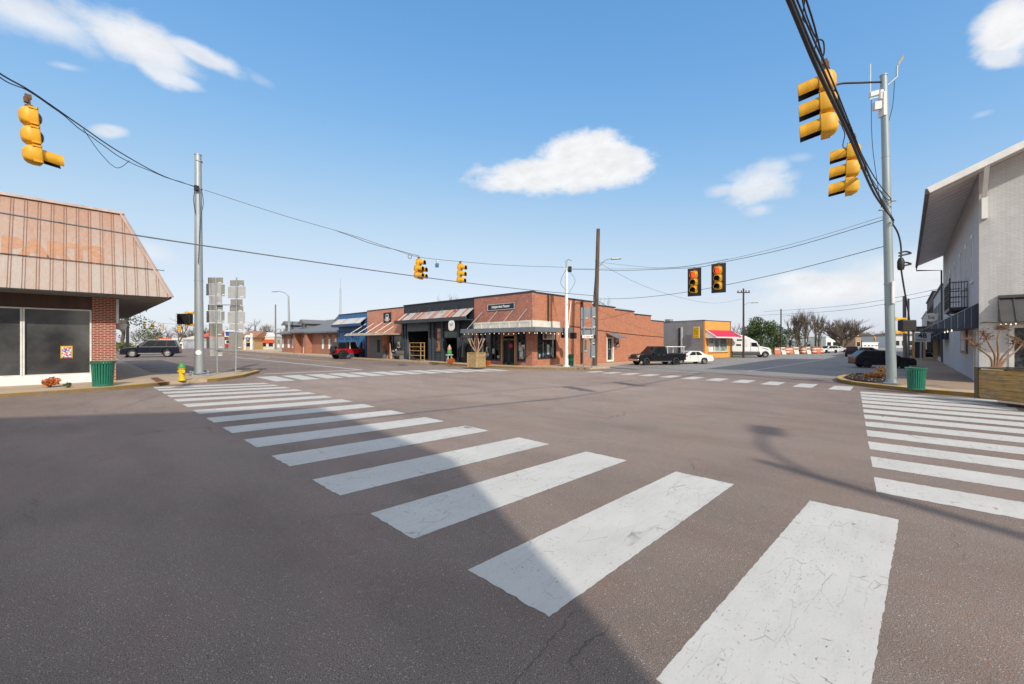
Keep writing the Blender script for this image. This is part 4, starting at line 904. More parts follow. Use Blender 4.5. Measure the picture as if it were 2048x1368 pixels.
m=MB(); a=(FX-.02,4.75); b=(FX-.95,4.02)
m.raw([(a[0],26.25,a[1]),(a[0],37.25,a[1]),(b[0],37.25,b[1]),(b[0],26.25,b[1]),(a[0],26.25,a[1]-.03),(a[0],37.25,a[1]-.03),(b[0],37.25,b[1]-.03),(b[0],26.25,b[1]-.03)],[(0,1,2,3),(7,6,5,4),(0,3,7,4),(1,5,6,2),(3,2,6,7),(0,4,5,1)]); aw=m.build('awning',M_rusttin,B)
m=MB()
for k in range(47): m.bar((a[0]-.01,26.3+.235*k,a[1]+.012),(b[0],26.3+.235*k,b[1]+.012),.03,.03)
m.build('tin_rib',M_rusttin,aw)
m=MB(); m.box(FX-.95,FX-.8,26.25,37.3,3.72,4.02); m.box(FX-.8,FX,26.25,37.3,3.72,3.8); m.build('beam',M_slate,B)
for px in (806.5,812,860,867,886,918,946):
    y=Y(px); m=MB(); m.box(FX-.12,FX,y-.13,y+.13,.12,3.72); m.build('pilaster',M_slate,B)
m=MB(); m.box(FX-.05,FX-.003,o0,o1,2.95,3.72); m.build('bay_header',M_slate2,B)
m=MB(); m.raw([(FX-.04,o1,.12),(FX-.04,o1-.55,.12),(FX-.04,o1-.05,2.95),(FX-.04,o1,2.95),(FX-.01,o1,.12),(FX-.01,o1-.55,.12),(FX-.01,o1-.05,2.95),(FX-.01,o1,2.95)],[(0,1,2,3),(7,6,5,4),(0,3,7,4),(1,5,6,2),(3,2,6,7),(0,4,5,1)]); m.build('bay_bracket',M_slate2,B)
m=MB(); m.box(FX+.04,FX+.08,w0,w1,.12,1.0)
for k in range(3): m.box(FX+.0,FX+.04,w0+.05,w1-.05,.25+.27*k,.32+.27*k)
m.build('louvre_panel',M_slate,B)
window(B,'x',FX,-1,w0,w1,1.0,3.2,M_slate,glass('warm_display',(.22,.09,.045),.1,.8,3),.06,rows=(2.75,),deep=.08)
window(B,'x',FX,-1,d0,d1,2.3,2.85,M_slate2,M_dispA,.06,deep=-.02)
window(B,'x',FX,-1,v0,v1,.9,3.1,M_slate,M_dispA,.06,rows=(2.3,),deep=.08)
m=MB(); yc=yon(903,FX-1); zc=3.30
prof=[(.30*(abs(math.cos(t))**.7)*math.copysign(1,math.cos(t)),.44*(abs(math.sin(t))**.8)*math.copysign(1,math.sin(t))) for t in [2*math.pi*i/24 for i in range(24)]]
m.prism(prof,lambda p:(FX-.98,yc+p[0]*1.35,zc+p[1]),lambda p:(FX-1.03,yc+p[0]*1.35,zc+p[1])); sg=m.build('oval_sign',M_white,B)
m=MB(); m.box(FX-1.037,FX-1.03,yc-.26,yc+.26,zc+.1,zc+.15); m.box(FX-1.037,FX-1.03,yc-.18,yc+.18,zc-.02,zc+.03); m.build('lettering',M_slate2,sg)
for px in (824,845,866,892,919):
    y=Y(px); m=MB(); m.tube(cat([(FX-.02,y,4.95),(FX-.25,y,5.05),(FX-.4,y,4.9)]),.02,6); m.lathe([(.14,0),(.1,.08),(.03,.12)],10,(FX-.4,y,4.78)); m.build('gooseneck_lamp',M_black,B,smooth=50)

# --- salmon stucco shop
B=thing('shop_building','salmon stucco shop with flat canopy and dark emblem banner','building',(24,41,0))
p0,p1=Y(764),Y(739.5); g0,g1=Y(805),Y(779)
m=MB(); m.wall('x',FX,.25,37.0,44.7,.1,5.42,[(p0,p1,.1,2.6),(g0,g1,.1,2.6)]); m.box(23.25,42,44.45,44.7,.1,5.2); m.box(23.25,42,37.02,37.2,.1,5.2); m.build('wall',M_salmon,B)
m=MB(); m.box(23.25,42,37.2,44.45,4.9,5.0); m.box(41.8,42,37.2,44.45,.1,4.9); m.box(24.6,24.7,37.2,44.45,.1,4.9); m.build('roof',M_dark,B)
m=MB(); m.box(FX-.05,FX+.3,37.02,44.7,5.42,5.5); m.build('coping',M_coping,B)
m=MB(); m.box(FX-.03,FX+.02,p0,p1,.12,2.6); m.build('plank_panel',M_plankv,B)
m=MB(); m.box(FX-.055,FX-.03,Y(760.5),Y(755),.75,2.15); m.build('notice_board',M_navy,B)
m=MB(); m.box(FX-.25,FX,Y(778),Y(772),.12,2.7); m.build('brick_pier',M_brickS,B)
window(B,'x',FX,-1,g0,g1,.12,2.6,M_slate,M_dispA,.07,mull=(Y(786),),deep=.06)
text_mesh('window_lettering','VJ',M_white,.5,frame((FX-.02,Y(797.5),1.75),(0,-1,0),(0,0,1)),B,ext=.003,local=False)
m=MB(); yc=Y(798); m.prism([(-.25,.07),(-.12,-.02),(0,-.05),(.12,-.02),(.25,.07),(.18,-.06),(0,-.13),(-.18,-.06)],lambda p:(FX-.03,yc-p[0]*1.4,1.42+p[1]),lambda p:(FX-.022,yc-p[0]*1.4,1.42+p[1])); m.box(FX-.03,FX-.022,Y(794),Y(791),.95,1.15); m.box(FX-.03,FX-.022,Y(789),Y(785),.9,1.0); m.build('window_emblem',M_white,B)
m=MB(); m.box(20.9,FX-.02,37.2,44.9,2.62,2.8); m.raw([(20.6,37.2,2.58),(20.6,45.4,2.58),(20.9,45.4,2.84),(20.9,37.2,2.84),(20.9,45.4,2.6),(20.9,37.2,2.6)],[(0,1,2,3),(0,1,4,5),(2,3,5,4),(0,3,5),(1,2,4)]); can=m.build('canopy',plain('canopy_stained',(.36,.30,.22),.7,var=.3,vs=2),B)
for y in (45.0,43.2,41.4,39.4,37.6):
    m=MB(); m.tube([(21.1,y,2.8),(FX-.02,y-.1,4.0)],.03,6); m.build('hanger_rod',M_white,can)
y0,y1=Y(782.5),Y(767.5); m=MB(); m.box(FX-.04,FX-.003,y0,y1,4.0,5.05); bn=m.build('banner',plain('banner_dark',(.008,.01,.02),.6),B)
yc=(y0+y1)/2; m=MB(); m.prism([(-.16,.33),(.16,.33),(.2,-.12),(.1,-.3),(-.1,-.3),(-.2,-.12)],lambda p:(FX-.05,yc-p[0]*1.6,4.55+p[1]),lambda p:(FX-.04,yc-p[0]*1.6,4.55+p[1])); m.prism([(-.3,-.2),(-.2,-.34),(0,-.4),(.2,-.34),(.3,-.2),(.32,-.3),(.2,-.44),(0,-.5),(-.2,-.44),(-.32,-.3)],lambda p:(FX-.05,yc-p[0]*1.6,4.6+p[1]),lambda p:(FX-.04,yc-p[0]*1.6,4.6+p[1])); m.build('emblem',M_whited,bn)
m=MB(); m.box(FX-.055,FX-.05,yc-.2,yc+.2,4.6,4.8); m.build('emblem_dark',M_navy,bn)

# --- blue shop
B=thing('shop_building','bright blue wooden shopfront with grey tin awning','building',(24,48,0))
e0,e1=Y(735),Y(678)
q0,q1=Y(729),Y(719); r0,r1=Y(715),Y(692)
m=MB(); m.wall('x',FX,.25,44.7,52.2,.1,5.3,[(q0,q1,.1,2.0),(r0,r1,.5,2.0)]); m.box(23.25,42,51.95,52.2,.1,5.1); m.build('wall',M_blue,B)
m=MB(); m.box(23.25,42,44.7,51.95,4.9,5.0); m.box(41.8,42,44.7,51.95,.1,4.9); m.box(24.4,24.5,44.7,51.95,.1,4.9); m.build('roof',M_dark,B)
m=MB(); m.box(FX-.06,FX+.3,44.72,52.2,5.3,5.38); m.build('coping',M_coping,B)
m=MB(); a=(FX-.02,4.75); b=(FX-.85,4.05)
m.raw([(a[0],44.8,a[1]),(a[0],52.4,a[1]),(b[0],52.4,b[1]),(b[0],44.8,b[1]),(a[0],44.8,a[1]-.03),(a[0],52.4,a[1]-.03),(b[0],52.4,b[1]-.03),(b[0],44.8,b[1]-.03)],[(0,1,2,3),(7,6,5,4),(0,3,7,4),(1,5,6,2),(3,2,6,7),(0,4,5,1)]); m.build('awning',M_greytin,B)
m=MB(); m.box(FX-.85,FX-.7,44.8,52.4,3.75,4.05); m.box(FX-.7,FX,44.8,52.4,3.75,3.82); m.box(FX-.2,FX-.003,44.8,52.2,3.2,3.4); m.build('beam',M_blued,B)
for y in (44.85,46.2,48.4,50.2,51.9): m=MB(); m.box(FX-.1,FX-.003,y,y+.22,.12,3.2); m.build('pilaster',M_blue,B)
for y in (46.45,48.65,50.45):
    m=MB(); m.box(FX-.05,FX-.003,y,y+1.4,2.25,3.12); mo=m.build('fascia_panel',M_blued,B); m=MB(); m.box(FX-.07,FX-.05,y+.1,y+1.3,2.35,3.02); m.build('inset',M_blue,mo)
window(B,'x',FX,-1,r0,r1,.5,2.0,M_blue,glass('blue_glass',(.03,.09,.2),.08,.7,1.5),.08,mull=((r0+r1)/2,),deep=.06)
window(B,'x',FX,-1,q0,q1,.12,2.0,M_blued,M_glass,.12,deep=.06,name='door')

# --- long brick office with grey dormered roof
OX=25.0
B=thing('office_building','long low brick office under a grey roof with dormers','building',(28,65,0)); y0,y1=53.2,79.5
YO=lambda px:yon(px,OX)
wins=[(686,'w'),(671.5,'w'),(659,'w'),(646,'w'),(624,'n'),(586,'w'),(577.5,'w'),(566,'w'),(556.5,'w')]
holes=[(YO(px+1.7),YO(px-1.7),.9,2.35) for px,_ in wins if px!=624]+[(YO(617),YO(606),.1,2.9)]
m=MB(); m.wall('x',OX,.3,y0,y1,.05,3.5,holes); m.box(OX+.3,44,y0,y0+.3,.05,3.5); m.box(OX+.3,44,y1-.3,y1,.05,3.5); m.build('wall',M_brickO,B)
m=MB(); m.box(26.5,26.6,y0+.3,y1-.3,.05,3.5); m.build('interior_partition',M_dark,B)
for px in (600,622):
    y=YO(px); m=MB(); m.box(OX-.9,OX,y-.4,y+.4,.05,3.3); m.build('porch_pier',M_brickO,B)
m=MB(); m.prism([(24.1,3.35),(33,6.1),(44.5,3.35)],lambda p:(p[0],y0-.6,p[1]),lambda p:(p[0],y1+.8,p[1])); m.box(23.7,24.2,YO(625),YO(595),3.3,3.5); rf=m.build('roof',M_roofg,B)
m=MB(); m.box(24.02,24.14,y0-.6,y1+.8,3.2,3.42); m.build('gutter',M_canopy,B)
for px in (687,611,577):
    yc=yon(px,27.2); m=MB()
    m.box(27.0,33,yc-1.1,yc+1.1,3.9,5.15); m.prism([(-1.5,5.1),(0,5.75),(1.5,5.1),(1.5,4.98),(-1.5,4.98)],lambda p:(26.4,yc+p[0],p[1]),lambda p:(33,yc+p[0],p[1])); d=m.build('dormer',M_roofg,B)
    m=MB(); m.box(26.95,27.0,yc-.4,yc+.4,4.2,4.95); fr=m.build('window',M_whited,d); m=MB(); m.box(26.93,26.95,yc-.27,yc+.27,4.28,4.87); m.build('pane',M_glass,fr)
for px,k in wins:
    if k=='w': window(B,'x',OX,-1,YO(px+1.7),YO(px-1.7),.9,2.35,M_white,glass('white_blind',(.55,.56,.56),.3,.15,2),.09,mull=(YO(px),),deep=.08)
window(B,'x',OX,-1,YO(616),YO(607),.1,2.6,M_white,M_glass,.1,mull=(YO(611.5),),deep=.2,name='door')
for px in (694,675,662,650,584,570): y=YO(px); m=MB(); m.bar((OX,y,2.6),(24.2,y,3.3),.1,.12); m.box(OX-.07,OX,y-.06,y+.06,.1,3.3); m.build('eave_bracket',M_canopy,B)

# --- grey and yellow corner shop
B=thing('shop_building','grey and yellow painted shop with crimson awning','building',(49.8,16.9,0))
gx,gy=49.8,16.9; xl=lambda px: gx+5.9*(px-1407)/54; wa,wb=xl(1416.5),xl(1453.5); xe=xl(1461)
m=MB(); m.box(gx,gx+.3,gy+.02,31,.02,4.35); m.build('grey_wall',M_grey,B)
m=MB(); m.wall('y',gy,.3,gx+.31,xe,.02,4.38,[(wa,wb,.72,2.62)]); m.box(xe-.3,xe,gy+.3,31,.02,4.2); m.build('yellow_wall',M_yel,B)
m=MB(); m.box(gx-.01,gx+.31,gy-.06,gy+.02,.02,4.35); m.box(wa-.1,wb+.1,gy-.08,gy,.62,.72); m.build('corner_trim',M_yeld,B)
m=MB(); m.box(gx+.3,xe-.3,gy+.3,31,4.0,4.1); m.box(gx-.04,gx+.34,gy-.08,31,4.38,4.46); m.box(gx+.3,xe,gy-.05,gy+.35,4.38,4.44); m.build('coping',M_coping,B)
m=MB(); m.box(gx+.3,xe-.3,gy+1.6,gy+1.7,.02,4.0); m.build('interior_partition',M_grey,B)
window(B,'y',gy,-1,wa,wb,.72,2.62,M_whited,glass('greenish_display',(.22,.29,.27),.1,.55,1.3),.1,mull=(xl(1428),xl(1438)),deep=.12)
m=MB(); m.box(wa+.15,xl(1427),gy+.09,gy+.1,.8,1.75); m.build('white_blind',M_white,B)
m=MB(); x0,x1=xl(1411),xl(1461)
m.raw([(x0,gy-.01,3.3),(x1-.2,gy-.01,3.3),(x1+.25,gy-1.3,2.5),(x0,gy-1.3,2.5),(x0,gy-.01,3.25),(x1-.2,gy-.01,3.25),(x1+.25,gy-1.3,2.45),(x0,gy-1.3,2.45)],[(0,1,2,3),(7,6,5,4),(1,5,6,2),(0,4,5,1)]); aw=m.build('awning',M_crim,B)
m=MB(); m.face([(x0-.005,gy-.01,3.3),(x0-.005,gy-1.3,2.5),(x0-.005,gy-1.3,2.35),(x0-.005,gy-.01,2.35)]); m.box(x0,x1+.25,gy-1.32,gy-1.28,2.36,2.5); m.bar((x1-.2,gy-.02,3.33),(x1+.25,gy-1.3,2.52),.12,.05); m.bar((x0,gy-.02,3.33),(x0,gy-1.3,2.52),.12,.05); m.build('awning_trim',M_white,aw,recalc=False)
ya,yb=gy+.25,gy+1.0; za,zb=zon(676.5,gx,ya),zon(653.5,gx,ya)
m=MB(); m.box(gx-.42,gx-.25,ya,yb,za,zb); sg=m.build('sign_box',plain('sign_yellow',(.75,.44,.01),.45,var=.06),B,bevel=.03)
m=MB(); q=random.Random(5)
for r in range(6):
    for c_ in range(3):
        y=yb-.12-(yb-ya-.24)*(c_+.5)/3; z=zb-.12-(zb-za-.24)*(r+.5)/6
        for s in range(3): m.bar((gx-.428,y+q.uniform(-.07,.07),z+q.uniform(-.07,.07)),(gx-.428,y+q.uniform(-.07,.07),z+q.uniform(-.07,.07)),.02,.008,up=(1,0,0))
m.build('lettering',M_navy,sg)
m=MB(); y=gy+3.1; m.box(gx-.06,gx,y-.1,y+.1,.05,3.6); m.build('downpipe',M_black,B); m=MB(); y=gy+2.75; m.box(gx-.06,gx,y-.1,y+.1,.05,3.7); m.build('downpipe',M_whited,B)
m=MB(); m.box(gx+.2,gx+.9,gy+4.6,gy+5.3,4.0,4.75); m.build('chimney',M_grey,B)

B.rotation_euler=(0,0,R_(-13))
# --- right: white brick gable building
B=thing('corner_building','two-storey white painted brick building with wide gable eaves','building',(30,-6,0))
wx,wy=26.56,-2.28
ups=[29.0,31.7,34.6,38.0,42.0,46.0]
uh=[(x-.28,x+.28,4.75,6.75) for x in ups]
dx0,dx1=27.15,28.35
m=MB()
W_=[(y,z) for y,z in ((-2.28,9.1),(-10,12.45),(-17.7,9.1),(-17.7,.1),(-10,.1))]
fh=[(-8.0,-3.1,.6,2.62)]
m.wall('x',wx,.3,-17.7,wy,.1,9.05,fh); m.prism([(wy,9.05),(wy,9.12),(-10,12.5),(-17.7,9.12),(-17.7,9.05)],lambda p:(wx,p[0],p[1]),lambda p:(wx+.3,p[0],p[1])); m.build('gable_wall',M_brickW,B)
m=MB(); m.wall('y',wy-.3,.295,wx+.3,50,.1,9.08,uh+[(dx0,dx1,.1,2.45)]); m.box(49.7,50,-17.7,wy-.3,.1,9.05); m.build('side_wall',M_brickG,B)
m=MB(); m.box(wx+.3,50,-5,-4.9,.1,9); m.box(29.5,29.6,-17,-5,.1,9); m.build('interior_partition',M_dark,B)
ex0,ey0,ez0=25.5,-.74,8.5; sl=.437; ry=-10; rz=ez0+sl*(ey0-ry)
m=MB(); m.raw([(ex0,ey0,ez0),(50.3,ey0,ez0),(50.3,ry,rz),(ex0,ry,rz)],[(0,1,2,3)]); m.raw([(ex0,2*ry-ey0,ez0),(50.3,2*ry-ey0,ez0),(50.3,ry,rz),(ex0,ry,rz)],[(0,1,2,3)])
m.raw([(ex0,ey0,ez0-.03),(50.3,ey0,ez0-.03),(50.3,ry,rz-.03),(ex0,ry,rz-.03)],[(0,1,2,3)],1); m.raw([(ex0,2*ry-ey0,ez0-.03),(50.3,2*ry-ey0,ez0-.03),(50.3,ry,rz-.03),(ex0,ry,rz-.03)],[(0,1,2,3)],1); rf=m.build('roof',[M_roofg,M_soffit],B,recalc=False)
m=MB(); m.bar((ex0-.02,ey0+.02,ez0-.02),(ex0-.02,ry,rz-.02),.05,.26,up=(0,.4,1)); m.bar((ex0-.02,2*ry-ey0,ez0-.02),(ex0-.02,ry,rz-.02),.05,.26,up=(0,.4,1)); m.build('barge_board',M_white,rf)
m=MB(); m.box(ex0,50.3,ey0-.02,ey0+.12,ez0-.16,ez0+.06); m.build('gutter',plain('gutter_brown',(.16,.13,.13),.6,var=.2),rf)
m=MB(); m.tube([(49.9,ey0+.05,ez0-.1),(49.9,ey0+.05,ez0-.45),(49.9,wy+.1,ez0-.6),(49.9,wy+.08,.2)],.06,7); m.build('downspout',M_gmetal,B)
m=MB(); y=yon(1968,wx-.2); m.box(wx-.25,wx-.01,wy-.22,wy-.05,7.1,8.0); m.bar((wx-.14,wy-.13,8.0),(ex0+.1,wy-.13,9.12),.14,.2); m.build('bracket',M_white,B)
for x in ups: window(B,'y',wy,1,x-.28,x+.28,4.75,6.75,M_whited,M_glass,.06,rows=(5.75,),deep=.1)
m=MB()
for x in ups: m.box(x-.36,x+.36,wy,wy+.06,4.65,4.75); m.box(x-.36,x+.36,wy,wy+.05,6.75,6.92)
m.build('sill',M_whited,B)
window(B,'y',wy,1,dx0,dx1,.1,2.45,M_whited,glass('door_brown',(.16,.13,.10),.25,.2,2),.16,deep=.2,name='door')
# balcony
bx0,bx1,by=30.7,34.5,-1.62; m=MB()
m.box(bx0,bx1,wy+.01,by,3.5,3.66); bal=m.build('balcony',M_black,B)
m=MB()
for z in (4.15,4.45,4.9): m.box(bx0,bx0+.03,wy+.02,by,z,z+.04); m.box(bx0,bx1,by-.03,by,z,z+.04); m.box(bx1-.03,bx1,wy+.02,by,z,z+.04)
n=6
for k in range(n+1): y=wy+.04+(by-wy-.08)*k/n; m.box(bx0-.003,bx0+.027,y-.012,y+.012,3.66,4.98)
for k in range(26): x=bx0+(bx1-bx0)*k/25; m.box(x-.012,x+.012,by-.027,by+.003,3.66,4.98)
m.box(bx0-.01,bx0+.05,by-.05,by+.01,3.5,5.15); m.tube([(bx0+.3,wy+.02,2.95),(bx0+.3,by-.1,3.5)],.03,6); m.tube([(bx1-.3,wy+.02,2.95),(bx1-.3,by-.1,3.5)],.03,6)
m.build('railing',M_black,bal)
# navy awning over the pavement
def awn(parent,x0,x1,yw,yo,zt,zb,mat,name='awning',rib=.22):
    m=MB(); m.raw([(x0,yw,zt),(x1,yw,zt),(x1,yo,zb),(x0,yo,zb),(x0,yw,zb),(x1,yw,zb)],[(0,1,2,3),(0,3,4),(1,5,2),(4,3,2,5),(0,4,5,1)]); o=m.build(name,mat,parent)
    r=MB(); n=int(abs(yo-yw)/rib)
    for k in range(1,n+1):
        y=yw+(yo-yw)*k/(n+1); zz=zt+(zb-zt)*k/(n+1); r.box(x0-.015,x0,y-.012,y+.012,zb,zz-.02)
    for k in range(int((x1-x0)/.4)): r.bar((x0+.4*k+.1,yw,zt+.01),(x0+.4*k+.1,yo,zb+.01),.03,.03)
    r.bar((x0,yw,zt+.012),(x0,yo,zb+.012),.05,.03); r.build('rib',plain('awning_edge',(.10,.13,.17),.4,.2),o); return o
awn(B,26.75,33.5,wy+.01,-.66,3.56,2.5,M_navyaw)
awn(B,43.5,48.5,wy+.01,-1.25,2.85,2.1,M_navyaw)
m=MB()
for x in (27,29.5,31.5): m.lathe([(0,-.04),(.03,-.01),(.02,.03),(.008,.07)],8,(x,-1.5,2.4))
m.build('hanging_bulb',M_bulb,B)
f0,f1=31.0,33.9; m=MB(); m.box(f0,f1,wy+.005,wy+.07,1.3,2.62); fr=m.build('framed_board',plain('copper_frame',(.26,.12,.07),.5,var=.3),B); m=MB(); m.box(f0+.5,f1-.5,wy+.07,wy+.08,1.45,2.55); m.build('board_panel',M_whited,fr)
# gable-side metal awning and window
m=MB(); y0,y1=-2.8,-8.2; m.raw([(wx-.02,y0,3.72),(wx-.02,y1,3.72),(wx-.75,y1,2.72),(wx-.75,y0,2.72),(wx-.02,y0,2.72),(wx-.02,y1,2.72)],[(0,1,2,3),(0,3,4),(1,5,2),(4,3,2,5),(0,4,5,1)]); m.box(wx-.12,wx-.02,y1,y0,3.72,3.84); ga=m.build('metal_awning',M_gmetal,B)
m=MB()
for k in range(14): y=y0-.4*k-.02; m.bar((wx-.03,y,3.74),(wx-.76,y,2.74),.035,.04)
m.build('rib',M_gmetal,ga)
window(B,'x',wx,-1,-8.0,-3.1,.6,2.62,M_whited,M_dispA,.14,mull=(-4.7,-6.4),deep=.12)
m=MB()
for k in range(4): m.lathe([(0,-.035),(.026,-.01),(.014,.03)],8,(wx-.35,-2.85-.13*k,2.62+.02*(k%2)))
m.build('bulb',M_bulb,B)
m=MB(); m.tube(cat([(wx-.03,wy-.02,2.7),(wx-.03,-2.5,2.74),(wx-.03,-2.8,2.7)]),.012,5); m.build('wall_cable',M_cable,B)

# --- further buildings along the right pavement
def row(label,x0,x1,h,mat,trim,yw=-2.28,arch=False,cat_='building'):
    B=thing('shop_building',label,cat_,((x0+x1)/2,-8,0),0,'shops in the row along the right pavement'); n=int((x1-x0)/2.6); hs=[]; ws=[]
    for k in range(n):
        a=x0+.8+k*(x1-x0-1)/n
        ws.append((a,a+1.0,h-3.2,h-1.2)); 
    gs=[(x0+.6+k*(x1-x0-1)/3,x0+.2+(k+1)*(x1-x0-1)/3,.5,2.4) for k in range(3)]
    m=MB(); m.wall('y',yw-.3,.3,x0,x1,.1,h,ws+gs); m.box(x0,x0+.3,-16,yw-.3,.1,h); m.box(x1-.3,x1,-16,yw-.3,.1,h); m.box(x0+.3,x1-.3,-16,yw-.3,h-.5,h-.4)
    m.build('wall',mat,B)
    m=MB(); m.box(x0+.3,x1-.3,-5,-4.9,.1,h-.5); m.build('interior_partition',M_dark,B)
    m=MB(); m.box(x0-.03,x1+.03,yw-.4,yw+.12,h,h+.15); m.box(x0,x1,yw,yw+.08,3.4,3.6); m.build('cornice',trim,B)
    for a,b,c,d in ws: window(B,'y',yw,1,a,b,c,d,trim,M_glass,.08,rows=((c+d)/2,),deep=.1)
    for a,b,c,d in gs: window(B,'y',yw,1,a,b,c,d,trim,M_glass,.1,mull=((a+b)/2,),deep=.1,name='shop_window')
    return B
R1=row('pale grey shop directly behind the white gable building',50.4,66,6.7,M_brickW,M_slate2)
awn(R1,52,58,-2.27,-1.2,2.95,2.3,M_navyaw)
m=MB(); yc=-1.75; zc=4.2; xx=55; m.tube([(xx,-2.28,zc+.25),(xx,yc+.5,zc+.35)],.035,6); m.prism([(.55*math.cos(2*math.pi*i/20),.4*math.sin(2*math.pi*i/20)) for i in range(20)],lambda p:(xx-.05,yc+p[0]*.8,zc+p[1]),lambda p:(xx+.05,yc+p[0]*.8,zc+p[1])); sg=m.build('blade_sign',M_whited,R1)
text_mesh('lettering','bs',M_black,.5,frame((xx-.055,yc,zc),(0,-1,0),(0,0,1)),sg,ext=.003,local=False)
R2=row('dark brown shop second behind the white gable building',66.2,86,7.5,plain('brown_render',(.12,.08,.07),.85),M_black)
R3=row('last white shop at the far end of the right pavement',86.2,112,6.3,M_brickW,M_whited)
T=thing('shop_porch','tan timber shop porch jutting over the far pavement behind the numbered sign','porch',(60,-1.5,0)); m=MB()
for y in (-2.2,-1.35,-.6):
    for x in (58.0,62.0): m.box(x,x+.18,y-.09,y+.09,KZ,3.0)
m.box(57.8,62.4,-2.25,-.4,3.0,3.3); m.build('post',M_tan,T); m=MB(); m.box(58.05,58.1,-1.26,-.69,.3,2.6); m.build('screen',M_navy,T); m=MB(); m.box(57.7,62.4,-2.25,-.3,3.3,3.45); m.build('roof',M_coping,T)
# --- corner building behind the camera whose shadow falls over the junction
B=thing('corner_building','tall unseen cream building on the near corner that shades the crossing','building',(-6,-6,0))
m=MB(); F=[(-.345,-4.5,7.7),(-2.2,-2.95,12.0),(-10.2,-2.57,15.0),(-40,-2.5,15.0)]
for (a,b) in zip(F,F[1:]):
    vs=[]
    for (x,y,h) in (a,b):
        for dx,dy in ((0,0),(-5,-7)): vs+=[(x+dx,y+dy,0),(x+dx,y+dy,h)]
    m.raw(vs,[(0,4,5,1),(2,3,7,6),(0,1,3,2),(4,6,7,5),(1,5,7,3),(0,2,6,4)])
m.build('wall',M_brickF if False else M_cream,B)  # unseen wall made cream to bounce light into the shade
# ------------------------------------------------------------------ street furniture
def trash_can(label,x,y,H,r,zb=KZ,grp='green slatted litter bins'):
    t=thing('trash_can',label,'litter bin',(x,y,zb),0,grp); m=MB(); n=26
    for k in range(n):
        a=2*math.pi*k/n; ca,sa=math.cos(a),math.sin(a); w=r*.155
        for (z0,z1,r0,r1) in ((.04,.62,.80,.88),(.62,.86,.88,.92),(.86,1,.92,1.07)):
            p0=Vector((ca*r*r0,sa*r*r0,z0*H)); p1=Vector((ca*r*r1,sa*r*r1,z1*H)); m.bar(p0,p1,w,.012,up=(ca,sa,0))
    m.build('slats',M_green,t,local=True)
    m=MB(); m.lathe([(r*1.04,H*.97),(r*1.10,H*.985),(r*1.10,H*1.01),(r*1.02,H*1.015),(r*1.0,H*.97)],28,caps=False); m.build('rim',M_green,t,local=True,smooth=40)
    m=MB(); m.lathe([(r*.8,0),(r*.83,.0),(r*.83,H*.08),(r*.8,H*.08)],28,caps=False); m.build('base_ring',M_green,t,local=True,smooth=40)
    m=MB(); m.lathe([(0,.03),(r*.72,.03),(r*.82,H*.9),(r*.78,H*.9),(r*.7,.1),(0,.1)],20); m.build('liner',M_dark,t,local=True,smooth=40)
    return t
p=at(206,774,KZ); trash_can('green slatted litter bin against the brick pier of the vacant shop',p[0]+.42*CA-.42*RX,p[1]+.42*SA-.42*RY,.98,.37)
p=at(1832,781,KZ); trash_can('green slatted litter bin on the brown pavement beside the leaning steel pole',p[0]+.36*CA+.36*RX,p[1]+.36*SA+.36*RY,.80,.29)
p=pt(1141.5,736,30.4); trash_can('distant green litter bin half hidden behind the white pole',p[0],p[1],.85,.24)
# hydrant
p=at(364,761,KZ); h=thing('fire_hydrant','yellow fire hydrant with green cap beside the galvanized pole','hydrant',p)
M_hy=plain('hydrant_yellow',(.72,.52,.02),.45,var=.15); M_hg=plain('hydrant_green',(.06,.26,.07),.5,var=.15)
m=MB(); m.lathe([(.2,0),(.2,.04),(.165,.05),(.155,.3),(.165,.52),(.2,.53),(.2,.57),(.1,.58)],18); m.build('barrel',M_hy,h,local=True,smooth=35)
m=MB(); m.lathe([(.225,.57),(.225,.6),(.19,.64),(.15,.72),(.08,.78),(.045,.79),(.045,.86),(0,.87)],18); m.build('bonnet',M_hg,h,local=True,smooth=35)
dx,dy=RX*.8-CA*.6,RY*.8-SA*.6; m=MB(); m.tube([(0,0,.42),(dx*.24,dy*.24,.42)],[.09,.085],12); m.tube([(dx*.22,dy*.22,.42),(dx*.29,dy*.29,.42)],[.1,.09],8); m.tube([(-dx*.0,0,.42),(-RX*.24,-RY*.24,.42)],[.07,.06],10); m.build('outlet',M_hy,h,local=True,smooth=35)
h.scale=(.72,.72,1)
